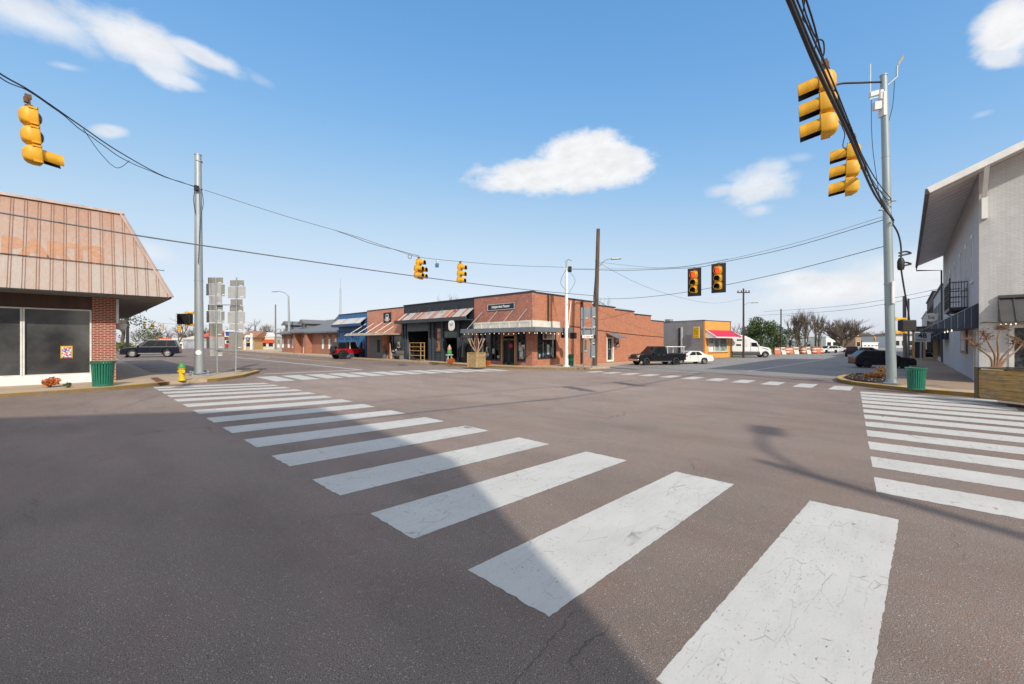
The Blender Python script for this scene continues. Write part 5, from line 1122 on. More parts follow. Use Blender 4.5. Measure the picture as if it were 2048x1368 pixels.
# backs of route signs
M_sback=plain('sign_back_alu',(.50,.51,.51),.5,.3,var=.12,vs=2); M_sback2=plain('sign_back_dull',(.30,.29,.26),.6,.2,var=.15,vs=2); M_sback3=plain('sign_back_blue',(.22,.25,.29),.6,.2,var=.2,vs=2); M_sback4=plain('sign_back_brown',(.13,.10,.06),.7,var=.2)
def board(m,c,w,h,off,mi=0):
    c=Vector(c)-Vector((CA,SA,0))*off*-1; m.obox(c,(w/2*RX,w/2*RY,0),(.006*CA,.006*SA,0),(0,0,h/2),mi)
def sign_frame(name,label,posts,ztop,D,boards_,bars,pmat):
    b=pt(posts[0][0],0,D); t=thing(name,label,'road sign',(b[0],b[1],KZ)); s=D/FOC
    for (pb,ptp) in posts:
        m=MB(); a=pt(pb,0,D); e=pt(ptp,ztop,D); q=pt((pb+ptp)/2-.0,0,D); m.bar((a[0],a[1],KZ),e,.075,.06); m.build('post',pmat,t)
    for (x0,x1,y0,y1,mi) in boards_:
        c=pt((x0+x1)/2,(y0+y1)/2,D+.06+.012*mi); m=MB(); w=(x1-x0)*s; hh=(y1-y0)*s
        m.obox(c,(w/2*RX,w/2*RY,0),(.006*CA,.006*SA,0),(0,0,hh/2)); f=m.build('sign_board',(M_sback,M_sback2,M_sback3,M_sback4)[mi],t,bevel=.0)
        cc=pt(x1-(x1-x0)*.22,y1-(y1-y0)*.12,D+.045); m=MB(); m.obox(cc,(.09*RX,.09*RY,0),(.002*CA,.002*SA,0),(0,0,.022)); m.build('sticker',M_white,f)
    m=MB()
    for (x0,x1,y) in bars: m.bar(pt(x0,y,D-.02),pt(x1,y,D-.02),.05,.05)
    m.build('crossbar',pmat,t); return t
D=22.8
sign_frame('route_sign_assembly','twin-post cluster of road signs seen from behind on the kerb',[(434,431.5),(471,473.5)],555,D,
 [(416,446,555,567,1),(412.5,442,567.5,591,0),(418,444,592,608,0),(416,445.5,609,621,1),(413,441,622,645,0),(418,445,646.5,672,1),(413,449,673,697,0),(418.5,445,699,712,0),
  (441.5,449.5,569,592.5,1),(442.5,449,623,645,1),(460,488,560.5,572.5,1),(456,491,573.5,596.5,0),(461,485,598.5,612,1),(459.5,486.5,612.5,623,1),(455.5,490,624,647,0),(459,487,648,661,0),(458,485.5,664.5,699,1)],
 [(431,479,609.8),(432,472,700)],M_galv)
D2=dep(*at(1175,736,KZ)[:2])
t=sign_frame('route_sign_assembly','twin-post sign cluster beside the leaning wood pole on the far corner',[(1167,1168.5),(1183,1184)],613,D2,
 [(1162,1176,615,639,2),(1176.5,1191,614,636,2),(1162,1170,640,656,2),(1184,1190,638,656,2),(1162,1190,657,670,2),(1163,1173,680,705,3),(1178,1189,677,688,2),(1177,1190,690,716,2)],[(1162,1190,656)],M_galv)
m=MB(); c=pt(1175.5,673,D2-.12); m.obox(c,(11*D2/FOC*RX,11*D2/FOC*RY,0),(.015*CA,.015*SA,0),(0,0,3.1*D2/FOC)); b=m.build('name_blade',M_white,t)
c=pt(1173.5,673,D2-.14); text_mesh('lettering','Civ. North',M_slate,.2,frame(c,(RX,RY,0),(0,0,1)),b,ext=.002,sx=.55,local=False)
m=MB(); c=Vector(pt(1183.5,673,D2-.14)); m.face([c+Vector((RX*.06,RY*.06,.07)),c+Vector((-RX*.07,-RY*.07,0)),c+Vector((RX*.06,RY*.06,-.07))]); m.build('arrow',M_black,b,recalc=False)
# number sign on the right pavement
bb=at(1841,737,KZ); D=dep(bb[0],bb[1]); t=thing('route_sign','white road sign with number 48 on the right pavement','road sign',(bb[0],bb[1],KZ))
m=MB(); m.bar((bb[0],bb[1],KZ),pt(1842,660,D+.05),.08,.06); m.build('post',M_galvb,t)
m=MB(); c=pt(1845,674.5,D-.03); m.obox(c,(16*D/FOC*RX,16*D/FOC*RY,0),(.015*CA,.015*SA,0),(0,0,9.2*D/FOC)); b=m.build('sign_board',M_whited,t)
text_mesh('lettering','48',M_black,.46,frame(pt(1845,671.5,D-.055),(RX,RY,0),(0,0,1)),b,ext=.002,sx=1.25,offset=.012,local=False)
m=MB(); m.obox(pt(1843,680,D-.05),(.33*RX,.33*RY,0),(.003*CA,.003*SA,0),(0,0,.025)); m.build('small_print',M_slate2,b)
m=MB(); c=pt(1845,660.5,D-.03); m.obox(c,(13*D/FOC*RX,13*D/FOC*RY,0),(.012*CA,.012*SA,0),(0,0,3.4*D/FOC)); b2=m.build('top_plate',M_slate2,t)
text_mesh('lettering','WEST',M_whited,.2,frame(pt(1846,660.5,D-.05),(RX,RY,0),(0,0,1)),b2,ext=.002,sx=1.0,local=False)

# ------------------------------------------------------------------ plants
def leaf_cloud(m,c,rad,n,size,q,flat=1.0,shell=.3):
    for _ in range(n):
        while True:
            v=Vector((q.uniform(-1,1),q.uniform(-1,1),q.uniform(-1,1)))
            if shell<v.length<1: break
        p=Vector(c)+Vector((v.x*rad[0],v.y*rad[1],v.z*rad[2])); s=size*q.uniform(.6,1.4)
        a=Vector((q.gauss(0,1),q.gauss(0,1),q.gauss(0,1)*flat)).normalized(); b=a.orthogonal().normalized(); cc=a.cross(b)
        th=q.uniform(0,6.28); b,cc=b*math.cos(th)+cc*math.sin(th),cc*math.cos(th)-b*math.sin(th)
        m.face([p-b*s,p+cc*s*.45,p+b*s,p-cc*s*.45])
def shrub(name,label,loc,r,h,mat,seed,n=420,s=.06,grp=None,cat_='plant'):
    q=random.Random(seed); t=thing(name,label,cat_,loc,0,grp); m=MB()
    for k in range(7):
        a=q.uniform(0,6.28); rr=r*q.uniform(0,.65); leaf_cloud(m,(rr*math.cos(a),rr*math.sin(a),h*q.uniform(.35,.75)),(r*.45,r*.45,h*.35),n//7,s,q,shell=0)
    m.build('foliage',mat,t,local=True,recalc=False)
    m=MB()
    for k in range(9):
        a=q.uniform(0,6.28); m.tube([(0.02*math.cos(a),.02*math.sin(a),0),(r*.6*math.cos(a),r*.6*math.sin(a),h*.7)],.012,4)
    m.build('stem',M_twig,t,local=True)
p=at(100,774,KZ); shrub('orange_shrub','low orange and red leafed plant against the white base of the vacant shop',p,.42,.34,M_orange,4,n=330)
p=at(136,775,KZ); shrub('weed','small green weed tuft at the yellow kerb by the vacant shop',p,.16,.2,M_leafl,6,n=140,s=.05)
p=at(902,729,KZ); shrub('orange_shrub','bright orange plant at the kerb in front of the dark shop doorway',p,.5,.48,M_orange,8,n=330)
p=at(971,733,KZ); shrub('orange_shrub','bright orange plant to the right of the wooden tree planter',p,.42,.42,M_orange,9,n=330)
shrub('dry_grass_clump','rust brown dry plant clump in the middle of the mulch bed',(26.2,.95,KZ+.02),.62,.34,M_rusty,10,n=1100,s=.035)
shrub('dry_grass_clump','taller straw coloured dry plant at the back of the mulch bed',(27.3,.75,KZ+.02),.38,.55,plain('straw',(.33,.19,.06),.8,var=.4,vs=10),12,n=700,s=.04)
# branching tubes
def grow(m,p,d,L,r,lev,q,up=.15,spread=.55,kids=3,nseg=3,tw=None):
    pts=[Vector(p)]; dd=Vector(d).normalized(); rs=[r]
    for k in range(nseg):
        dd=(dd+Vector((q.gauss(0,.14),q.gauss(0,.14),q.gauss(0,.1)+up*.3))).normalized(); pts.append(pts[-1]+dd*L/nseg); rs.append(r*(1-.42*(k+1)/nseg))
    tgt=m if (tw is None or lev>=2) else tw
    tgt.tube(pts,rs,7 if r>.05 else (4 if r>.02 else 3),caps=False)
    if lev<=0: return
    for k in range(kids+(1 if lev==1 else 0)):
        f=q.uniform(.45,1) if k else 1.0
        i=min(nseg-1,int(f*nseg)); bp=pts[i].lerp(pts[i+1],f*nseg-i) if i<nseg else pts[-1]
        a=q.uniform(0,6.28); o=dd.orthogonal().normalized(); o2=dd.cross(o); nd=(dd+(o*math.cos(a)+o2*math.sin(a))*spread*q.uniform(.7,1.4)+Vector((0,0,up))).normalized()
        grow(m,bp,nd,L*q.uniform(.6,.85),max(.008,r*.58*(1-.25*f)+r*.06),lev-1,q,up,spread,kids,nseg,tw)
# planter trees
def planter(label,c,wx_,wy_,h,zb=KZ,rz=0,mats=None):
    t=thing('tree_planter',label,'planter',(c[0],c[1],zb),rz); a,b=mats
    m=MB(); x,y=wx_/2,wy_/2
    for sx in (-1,1): m.box(sx*x-.02,sx*x+.02,-y+.03,y-.03,.03,h-.03)
    for sy in (-1,1): m.box(-x+.03,x-.03,sy*y-.02,sy*y+.02,.03,h-.03)
    m.build('panel',a,t,local=True)
    m=MB()
    for sx in (-1,1):
        for sy in (-1,1): m.box(sx*x-.05,sx*x+.05,sy*y-.05,sy*y+.05,0,h)
    m.box(-x-.05,x+.05,-y-.055,-y+.05,h,h+.04); m.box(-x-.05,x+.05,y-.05,y+.055,h,h+.04); m.box(-x-.055,-x+.05,-y+.05,y-.05,h,h+.037); m.box(x-.05,x+.055,-y+.05,y-.05,h,h+.037)
    m.build('frame',b,t,local=True)
    m=MB(); m.box(-x+.02,x-.02,-y+.02,y-.02,h-.16,h-.1); m.build('soil',M_mulch,t,local=True); return t
M_pl=plain('planter_tan',(.44,.30,.13),.8,var=.35,vs=5); M_plp=plain('planter_panel',(.36,.26,.13),.85,var=.4,vs=9)
p0=at(941,735,KZ); pc=(p0[0]+.62,p0[1]+.1)
planter('square wooden planter holding a pruned tree at the far corner kerb',pc,.82,.8,.98,rz=R_(4),mats=(M_plp,M_pl))
q=random.Random(21); t=thing('pruned_tree','bare pruned tree with stubby pale branches in the far corner planter','tree',(pc[0],pc[1],.95)); m=MB(); tw=MB()
for k in range(4):
    a=k*1.6+.4; e=Vector((.42*math.cos(a),.42*math.sin(a),.75)); m.tube([(0,0,0),e*.45+Vector((.05,0,.05)),e],[.05,.042,.035],7)
    for s in (-1,1):
        e2=e+Vector((.2*math.cos(a+s*.7),.2*math.sin(a+s*.7),.42)); tw.tube([e,e2],[.032,.03],6); tw.lathe([(0,-.03),(.05,0),(0,.05)],7,tuple(e2))
M_pale=plain('pale_bark',(.38,.27,.19),.9,var=.3,vs=6)
m.build('trunk',M_pale,t,local=True,smooth=60); tw.build('crown',M_pale,t,local=True,smooth=60)
# right planter: weathered boards
def weather():
    m,nt,b=newmat('weathered_boards'); v=coord(nt); sp=N(nt,'ShaderNodeSeparateXYZ'); nt.links.new(v,sp.inputs[0])
    d=N(nt,'ShaderNodeMath',operation='DIVIDE',i_1=.155); nt.links.new(sp.outputs[2],d.inputs[0]); f=N(nt,'ShaderNodeMath',operation='FRACT'); nt.links.new(d.outputs[0],f.inputs[0])
    gv=ramp(nt,f.outputs[0],[(0,.35),(.06,1.0),(.95,1.0),(1.0,.35)])
    gr=noise(nt,vmap(nt,v,(.8,.8,9)),4,6,.7); bl=noise(nt,v,1.6,5,.65)
    c=ramp(nt,gr,[(.3,(.19,.11,.04)),(.55,(.44,.28,.095)),(.75,(.58,.40,.16))]); c=mixc(nt,ramp(nt,bl,[(.48,0.0),(.66,.75)]),c,ramp(nt,gr,[(.3,(.10,.085,.075)),(.7,(.27,.24,.21))]))
    c=mixc(nt,1.0,c,gv,'MULTIPLY'); nt.links.new(c,b.inputs['Base Color']); b.inputs['Roughness'].default_value=.8; bump(nt,b,gr,.4,.01); return m
M_wb=weather()
k0=at(1955,796,KZ); pd=Vector((RX,RY,0)); # front face runs along the kerb
kd=Vector((-.72,-.69,0)).normalized(); kn=Vector((.69,-.72,0)).normalized()
L_=3.4; c=Vector(k0)+kd*L_/2+kn*.45; 
planter('long weathered board planter at the kerb before the white brick building',c,L_,.9,.93,rz=math.atan2(kd.y,kd.x),mats=(M_wb,plain('planter_frame_dark',(.12,.09,.06),.8,var=.3)))
q=random.Random(5); tb=Vector(pt(1992,742,14.5)); t=thing('pruned_tree','bare pruned tree with drooping twig tufts in the weathered board planter','tree',(tb.x,tb.y,.95)); m=MB(); tw=MB()
rd=Vector((RX,RY,0))
for (a,h,sx) in ((-.55,1.05,-.95),(-.25,1.25,-.35),(.12,1.45,.15),(.3,1.1,.7),(.5,.9,1.15)):
    P=[Vector((0,0,0))+rd*.06*a*4,rd*(.25*sx+.05)+Vector((0,0,h*.38)),rd*(.62*sx)+Vector((q.uniform(-.1,.1),q.uniform(-.1,.1),h*.72)),rd*(.9*sx)+Vector((q.uniform(-.1,.1),q.uniform(-.1,.1),h))]
    m.tube(cat(P,3),[.042-.003*i for i in range(10)],7)
    for j in range(3):
        e=P[3] if j==0 else P[2].lerp(P[3],q.random()); e0=Vector(e)
        for z in range(14):
            dv=(rd*q.uniform(-1,1)+Vector((q.uniform(-.4,.4),q.uniform(-.4,.4),q.uniform(-.2,.7)))).normalized(); L=q.uniform(.10,.26)
            tw.tube([e0,e0+dv*L*.6,e0+dv*L+Vector((0,0,-.04))],[.014,.01,.006],4,caps=False)
            leaf_cloud(tw,e0+dv*L,(.04,.04,.04),3,.025,q,shell=0)
M_bk2=plain('brown_bark',(.25,.16,.10),.9,var=.35,vs=8)
m.build('trunk',M_bk2,t,local=True,smooth=60); tw.build('crown',plain('dry_twigs',(.17,.10,.06),.9,var=.4,vs=9),t,local=True)
# shop-front odds and ends
def at23(px,z,x): return (x,yon(px,x),z)
sx_=22.4; y0,y1=yon(845,sx_),yon(823,sx_); t=thing('plant_rack','wooden plant stand with shelves outside the open garage bay','rack',(sx_,(y0+y1)/2,KZ)); 
for y in (y0,y1):
    for x in (sx_-.2,sx_+.2): m=MB(); m.box(x-.03,x+.03,y-.03,y+.03,KZ,1.85); m.build('post',M_pl,t)
for z in (.6,1.05,1.42,1.8): m=MB(); m.box(sx_-.25,sx_+.25,y0-.05,y1+.05,z,z+.05); m.build('shelf',M_pl,t)
q=random.Random(3); m=MB()
for z in (.2,.65,1.1,1.47): leaf_cloud(m,(sx_,(y0+y1)/2,z+.14),(.2,(y1-y0)*.45,.13),90,.05,q,shell=0)
m.build('potted_plants',plain('potted',(.09,.06,.035),.8,var=.6,vs=9),t,recalc=False)
y0,y1=yon(804,sx_),yon(788,sx_); t=thing('bench','grey wooden bench in front of the salmon shop window','bench',(sx_,(y0+y1)/2,KZ)); m=MB(); m.box(sx_-.25,sx_+.2,y0,y1,.55,.62); m.build('seat',M_woodg,t); m=MB(); m.box(sx_+.2,sx_+.25,y0,y1,.7,1.02); m.build('backrest',M_woodg,t)
for y in (y0+.06,y1-.06): m=MB(); m.box(sx_-.23,sx_+.24,y-.04,y+.04,KZ,.55); m.build('leg',M_woodg,t)
c=at23(779.5,KZ,22.2); t=thing('display_flag','folded pale pink feather banner leaning on the brick pier','banner',c); m=MB(); m.prism([(0,0),(.5,0),(.35,.4),(.12,1.2),(.02,1.7)],lambda p:(c[0]-.03,c[1]-p[0],KZ+p[1]),lambda p:(c[0]+.03,c[1]-p[0],KZ+p[1])); m.build('cloth',plain('pale_pink',(.62,.33,.25),.8,var=.2),t)
c=at23(785,KZ,22.35); t=thing('stone_statue','small white stone dog statue on the far kerb','statue',c); m=MB(); m.lathe([(.0,0),(.26,.02),(.24,.2),(.17,.38),(.0,.42)],12,c); m.lathe([(0,-.1),(.13,-.05),(.12,.07),(0,.13)],10,(c[0]-.05,c[1]+.12,c[2]+.48)); m.tube([(c[0]-.1,c[1]+.1,c[2]),(c[0]-.1,c[1]+.1,c[2]+.3)],.05,6); m.tube([(c[0]-.15,c[1]+.15,c[2]+.46),(c[0]-.22,c[1]+.3,c[2]+.42)],[.06,.04],6); m.build('body',M_conc,t,smooth=60)
c=at23(769,KZ,22.5); t=thing('planter_barrel','dark slender barrel planter beside the brick pier','planter',c); m=MB(); m.lathe([(.2,0),(.24,.4),(.2,.9),(.15,.9),(.15,.8),(0,.8)],12,c); m.build('barrel',M_slate2,t,smooth=50); q=random.Random(6); m=MB(); leaf_cloud(m,(c[0],c[1],1.35),(.25,.25,.35),120,.06,q,shell=0); m.build('foliage',M_rusty,t,recalc=False)
c=at23(899,KZ,22.1); t=thing('display_stool','round white metal stool outside the dark shop doorway','stool',c); m=MB(); m.lathe([(.0,.62),(.34,.62),(.34,.67),(0,.67)],16,c); m.build('seat',M_whited,t)
for k in range(4): a=k*1.57+.4; m=MB(); m.tube([(c[0]+.25*math.cos(a),c[1]+.25*math.sin(a),KZ),(c[0]+.2*math.cos(a),c[1]+.2*math.sin(a),KZ+.62)],.03,6); m.build('leg',M_whited,t)
t=thing('garden_gnome','green and pink garden gnome standing on the white stool','ornament',(c[0],c[1],KZ+.67)); m=MB(); m.lathe([(.0,.67),(.2,.67),(.22,.85),(.17,1.07),(.0,1.09)],14,c); m.build('body',plain('gnome_green',(.05,.3,.06),.6),t,smooth=60)
m=MB(); m.lathe([(0,1.03),(.16,1.08),(.18,1.2),(.11,1.32),(0,1.34)],12,c); m.build('head',plain('gnome_pink',(.6,.28,.22),.7,var=.3,vs=9),t,smooth=60); m=MB(); m.lathe([(.13,1.3),(.06,1.45),(0,1.55)],10,c); m.build('hat',plain('gnome_hat',(.5,.36,.32),.7),t,smooth=60)
c=at23(922,KZ,22.6); t=thing('clothes_stand','dark coats hung on a stand beside the dark shop window','clothes rail',c); m=MB(); m.tube([(c[0],c[1]-.5,KZ),(c[0],c[1]-.5,1.85)],.02,6); m.tube([(c[0],c[1]+.5,KZ),(c[0],c[1]+.5,1.85)],.02,6); m.tube([(c[0],c[1]-.5,1.85),(c[0],c[1]+.5,1.85)],.02,6); m.box(c[0]-.2,c[0]+.2,c[1]-.53,c[1]-.47,KZ,KZ+.04); m.box(c[0]-.2,c[0]+.2,c[1]+.47,c[1]+.53,KZ,KZ+.04); m.build('rail',M_black,t)
for k,(yy,mt) in enumerate(((-.32,M_slate2),(.0,M_black),(.28,M_navy))):
    m=MB(); m.prism([(-.17,.6),(.17,.6),(.14,1.5),(.04,1.8),(-.04,1.8),(-.14,1.5)],lambda p:(c[0]+p[0],c[1]+yy-.07,p[1]),lambda p:(c[0]+p[0],c[1]+yy+.07,p[1])); m.build('coat',mt,t,bevel=.03)

# ------------------------------------------------------------------ vehicles (front = local +X)
def carpaint(name,col,rough=.35): return plain(name,col,rough,0.0,var=.08,vs=1,coat=.12,spec=.35)
M_carglass=glass('car_glass',(.012,.015,.018),.04,.3,1,spec=.3)
M_head=plain('headlight',(.62,.62,.6),.15,.3,var=.1); M_tail=plain('tail_light',(.35,.012,.01),.2,var=.1)
def arch(cx_,r,z0,n=9,rev=False):
    P=[(cx_+r*math.cos(t),max(z0,.0)+0+r*math.sin(t)) for t in [math.pi*i/n for i in range(n+1)]]
    return P
def body_mesh(prof,W,inset=.05,edge=.07):
    m=MB(); cz=sum(p[1] for p in prof)/len(prof); cx_=sum(p[0] for p in prof)/len(prof)
    secs=[(-W/2,inset),(-W/2+edge,0),(W/2-edge,0),(W/2,inset)]; n=len(prof); b=len(m.v)
    for y,i in secs:
        for (x,z) in prof:
            kx=1-i*.35; m.v.append((cx_+(x-cx_)*kx,y,z-(i*.9 if z>cz+.12 else 0)))
    for s in range(3):
        for j in range(n): m.f.append((b+s*n+j,b+s*n+(j+1)%n,b+(s+1)*n+(j+1)%n,b+(s+1)*n+j)); m.m.append(0)
    m.f.append(tuple(b+j for j in range(n))); m.m.append(0); m.f.append(tuple(b+3*n+j for j in range(n))); m.m.append(0)
    return m
def cabin(m,bx,tx,zb,zt,W,tw):
    """greenhouse: base x-range bx, top x-range tx"""
    vs=[(bx[0],-W/2,zb),(bx[1],-W/2,zb),(bx[1],W/2,zb),(bx[0],W/2,zb),(tx[0],-tw/2,zt),(tx[1],-tw/2,zt),(tx[1],tw/2,zt),(tx[0],tw/2,zt)]
    m.raw(vs,[(0,3,2,1),(4,5,6,7),(0,1,5,4),(1,2,6,5),(2,3,7,6),(3,0,4,7)])
def cab_glass(par,bx,tx,zb,zt,W,tw,splits,lo=.08,hi=.86,rear=True,mat=None,front=True):
    mat=mat or M_carglass; lerp=lambda a,b,t:a+(b-a)*t
    def P(s,f,side):   # s along base/top, f up
        x=lerp(lerp(bx[0],bx[1],s),lerp(tx[0],tx[1],s),f); y=lerp(W/2,tw/2,f)*side; return (x,y+.012*side,lerp(zb,zt,f)+.003)
    for side in (-1,1):
        for a,b in splits:
            q=[P(a,lo,side),P(b,lo,side),P(b,hi,side),P(a,hi,side)]; q2=[(p[0],p[1]-.02*side,p[2]) for p in q]
            m=MB(); m.raw(q+q2,[(0,1,2,3),(7,6,5,4),(0,4,5,1),(1,5,6,2),(2,6,7,3),(3,7,4,0)]); m.build('side_window',mat,par,local=True)
    def E(end,f,y,o):
        x=lerp(bx[end],tx[end],f)+(.014 if end else -.014)*o; return (x,y,lerp(zb,zt,f))
    for end in ((0,1) if rear and front else ((1,) if front else ())):
        w0=lerp(W,tw,.08)/2-.07; w1=lerp(W,tw,.9)/2-.07
        q=[E(end,.08,-w0,1),E(end,.08,w0,1),E(end,.9,w1,1),E(end,.9,-w1,1)]; q2=[(p[0]-(.03 if end else -.03),p[1],p[2]) for p in q]
        m=MB(); m.raw(q+q2,[(0,1,2,3),(7,6,5,4),(0,4,5,1),(1,5,6,2),(2,6,7,3),(3,7,4,0)]); m.build('windscreen' if end else 'rear_window',mat,par,local=True)
def wheels(par,xs,W,r,w=.24,rim=None,r_in=.62):
    for x in xs:
        for s in (-1,1):
            y=s*(W/2-w/2+.0); t=MB(); t.lathe([(r*r_in,-w/2),(r*.9,-w/2),(r,-w/2+.04),(r,w/2-.04),(r*.9,w/2),(r*r_in,w/2)],26,(x,y,r),'y',caps=False); wh=t.build('wheel',M_tyre,par,local=True,smooth=40)
            k=MB(); k.lathe([(0,s*w*.30),(r*.12,s*w*.34),(r*.14,s*w*.22),(r*r_in*.9,s*w*.1),(r*r_in,s*w*.42),(r*r_in*1.03,s*w*.5),(r*r_in*1.03,-s*w*.4)],20,(x,y,r),'y')
            for a in range(5):
                an=2*math.pi*a/5+.3; k.bar((x,y+s*w*.36,r),(x+r*r_in*math.cos(an),y+s*w*.44,r+r*r_in*math.sin(an)),r*.16,.03,up=(0,1,0))
            k.build('rim',rim or M_rim,wh,local=True,smooth=40)
def lights(par,name,pts,mat,sx,sy,sz):
    for p in pts: m=MB(); m.box(p[0]-sx,p[0]+sx,p[1]-sy,p[1]+sy,p[2]-sz,p[2]+sz); m.build(name,mat,par,local=True,bevel=.02)
def mirrors(par,x,W,z,mat):
    for s in (-1,1): m=MB(); m.box(x-.06,x+.06,s*(W/2+.1)-.1,s*(W/2+.1)+.1,z-.08,z+.08); m.build('mirror',mat,par,local=True,bevel=.03)
def door_lines(par,xs,W,z0,z1):
    m=MB()
    for x in xs:
        for s in (-1,1): m.box(x-.008,x+.008,s*W/2-.004,s*W/2+.004,z0,z1)
    m.build('door_gap',M_black,par,local=True)
def handles(par,xs,W,z,mat):
    for x in xs:
        for s in (-1,1): m=MB(); m.box(x-.1,x+.1,s*W/2-.01,s*W/2+.03,z-.02,z+.02); m.build('door_handle',mat,par,local=True)
def place(o,px,py,rz,s,dz=0):
    p=at(px,py,dz); o.location=p; o.rotation_euler=(0,0,rz); o.scale=(s,s,s)
GV=None
def suv(name,label,cat_,col,L=4.8,W=1.88,H=1.75,r=.39,rim=None,slope=.5,cladding=True,side=None,sporty=False):
    t=thing(name,label,cat_); h=L/2; wf,wr=h-.95,-h+1.0; ar=r+.07
    fa=[(wf+ar*math.cos(a),.28+max(0,ar*math.sin(a))+ (r-.28)) if math.sin(a)>0.02 else (wf+ar*math.cos(a),.30) for a in [math.pi*i/10 for i in range(11)]]
    ra=[(x-wf+wr,z) for x,z in fa]
    prof=[(h-.12,.30)]+fa+ra+[(-h+.1,.36),(-h,.5),(-h+.02,.98),(-h+.1,1.14),(h-1.5,1.13),(h-.75,1.08),(h-.22,1.0),(h-.03,.84),(h,.5)]
    P=carpaint(name+'_paint',col); b=body_mesh(prof,W); bx=(-h+.06,h-1.2); tx=(-h+(.75 if sporty else .34),h-1.98); zb=1.08; tw=W-.34
    cabin(b,bx,tx,zb,H,W-.1,tw); b.build('body',P,t,local=True,bevel=.035)
    cab_glass(t,bx,tx,zb,H,W-.1,tw,[(.05,.28),(.30,.57),(.585,.88)],lo=.06,hi=.9)
    wheels(t,(wf,wr),W,r,rim=rim)
    lights(t,'headlight',[(h-.1,s*(W/2-.28),.78) for s in (-1,1)],M_head,.09,.2,.08); lights(t,'tail_light',[(-h+.06,s*(W/2-.2),.95) for s in (-1,1)],M_tail,.06,.17,.1)
    for bb in ((h-.05,h+.03,-W/2+.15,W/2-.15,.3,.46),(-h-.03,-h+.05,-W/2+.1,W/2-.1,.38,.55)): m=MB(); m.box(*bb); m.build('bumper',M_black if cladding else P,t,local=True,bevel=.03)
    m=MB(); m.box(h-.04,h+.01,-.42,.42,.58,.82); m.build('grille',M_black,t,local=True)
    mirrors(t,h-1.4,W,1.15,P); door_lines(t,(wr+.5,wr+1.35 if False else (wf+wr)/2,wf-.55),W,.4,1.04); handles(t,((wf+wr)/2-.75,(wf+wr)/2+.15),W,.92,P)
    m=MB()
    for s in (-1,1): m.tube([(tx[0]+.1,s*(tw/2-.08),H+.03),(tx[1]-.05,s*(tw/2-.08),H+.03)],.025,6); m.box(wr+.45,wf-.45,s*W/2-.01,s*W/2+.012,.36,.44)
    m.build('trim',M_black if not side else side,t,local=True)
    return t
s1=suv('parked_suv','navy blue SUV with light rear side window parked beyond the vacant shop','car',(.004,.006,.018),L=4.7,side=M_rim,rim=M_rim)
m=MB(); 
s1['label']='navy blue SUV with pale rear window parked beyond the vacant shop'
def face_dir(px,ang): # heading: ang degrees from picture-left towards the viewer
    l=Vector((-RX,-RY,0)); v=Vector((-CA,-SA,0)); a=R_(ang); d=l*math.cos(a)+v*math.sin(a); return math.atan2(d.y,d.x)
def setcar(o,px,py,ang,pxh,H):
    p=at(px,py); D=dep(p[0],p[1]); s=(pxh*D/FOC)/H; o.location=p; o.rotation_euler=(0,0,face_dir(px,ang)); o.scale=(s,s,s); return s,D
setcar(s1,304,714,32,33.5,1.75)
s2=suv('parked_suv','dark charcoal SUV parked behind the leaning steel pole','car',(.012,.013,.018),L=4.85,H=1.7,sporty=True,rim=M_rimd,cladding=True)
setcar(s2,1762,735.5,180-20,34,1.7)
s3=suv('parked_suv','white SUV parked first behind the orange park barriers','car',(.72,.73,.74),L=4.9,H=1.75,rim=M_rimd); setcar(s3,1655,706,14,14.5,1.75)
s4=suv('parked_suv','small white car tucked behind the white SUV at the park','car',(.7,.71,.72),L=4.6,H=1.6,rim=M_rimd); setcar(s4,1676,704.5,160,12,1.6)
s5=suv('parked_suv','dark purple car parked far along the right pavement','car',(.10,.02,.05),L=4.6,H=1.7); setcar(s5,1834,711.5,60,18,1.7)
s6=suv('parked_suv','dull silver car parked beyond the dark charcoal SUV','car',(.3,.31,.33),L=4.6,H=1.65); setcar(s6,1741,710,150,15,1.65)
s7=suv('parked_suv','black car parked just beyond the purple one','car',(.012,.012,.014),L=4.5,H=1.5); setcar(s7,1842,716,70,16,1.5)
s8=suv('parked_suv','dark maroon car parked beside the blue pickup','car',(.035,.01,.025),L=4.4,H=1.5); setcar(s8,533.5,698.5,150,10,1.5)
s9=suv('parked_suv','dark teal car glimpsed past the brick pier of the vacant shop','car',(.01,.03,.045),L=4.4,H=1.5); setcar(s9,229,697,20,11,1.5)
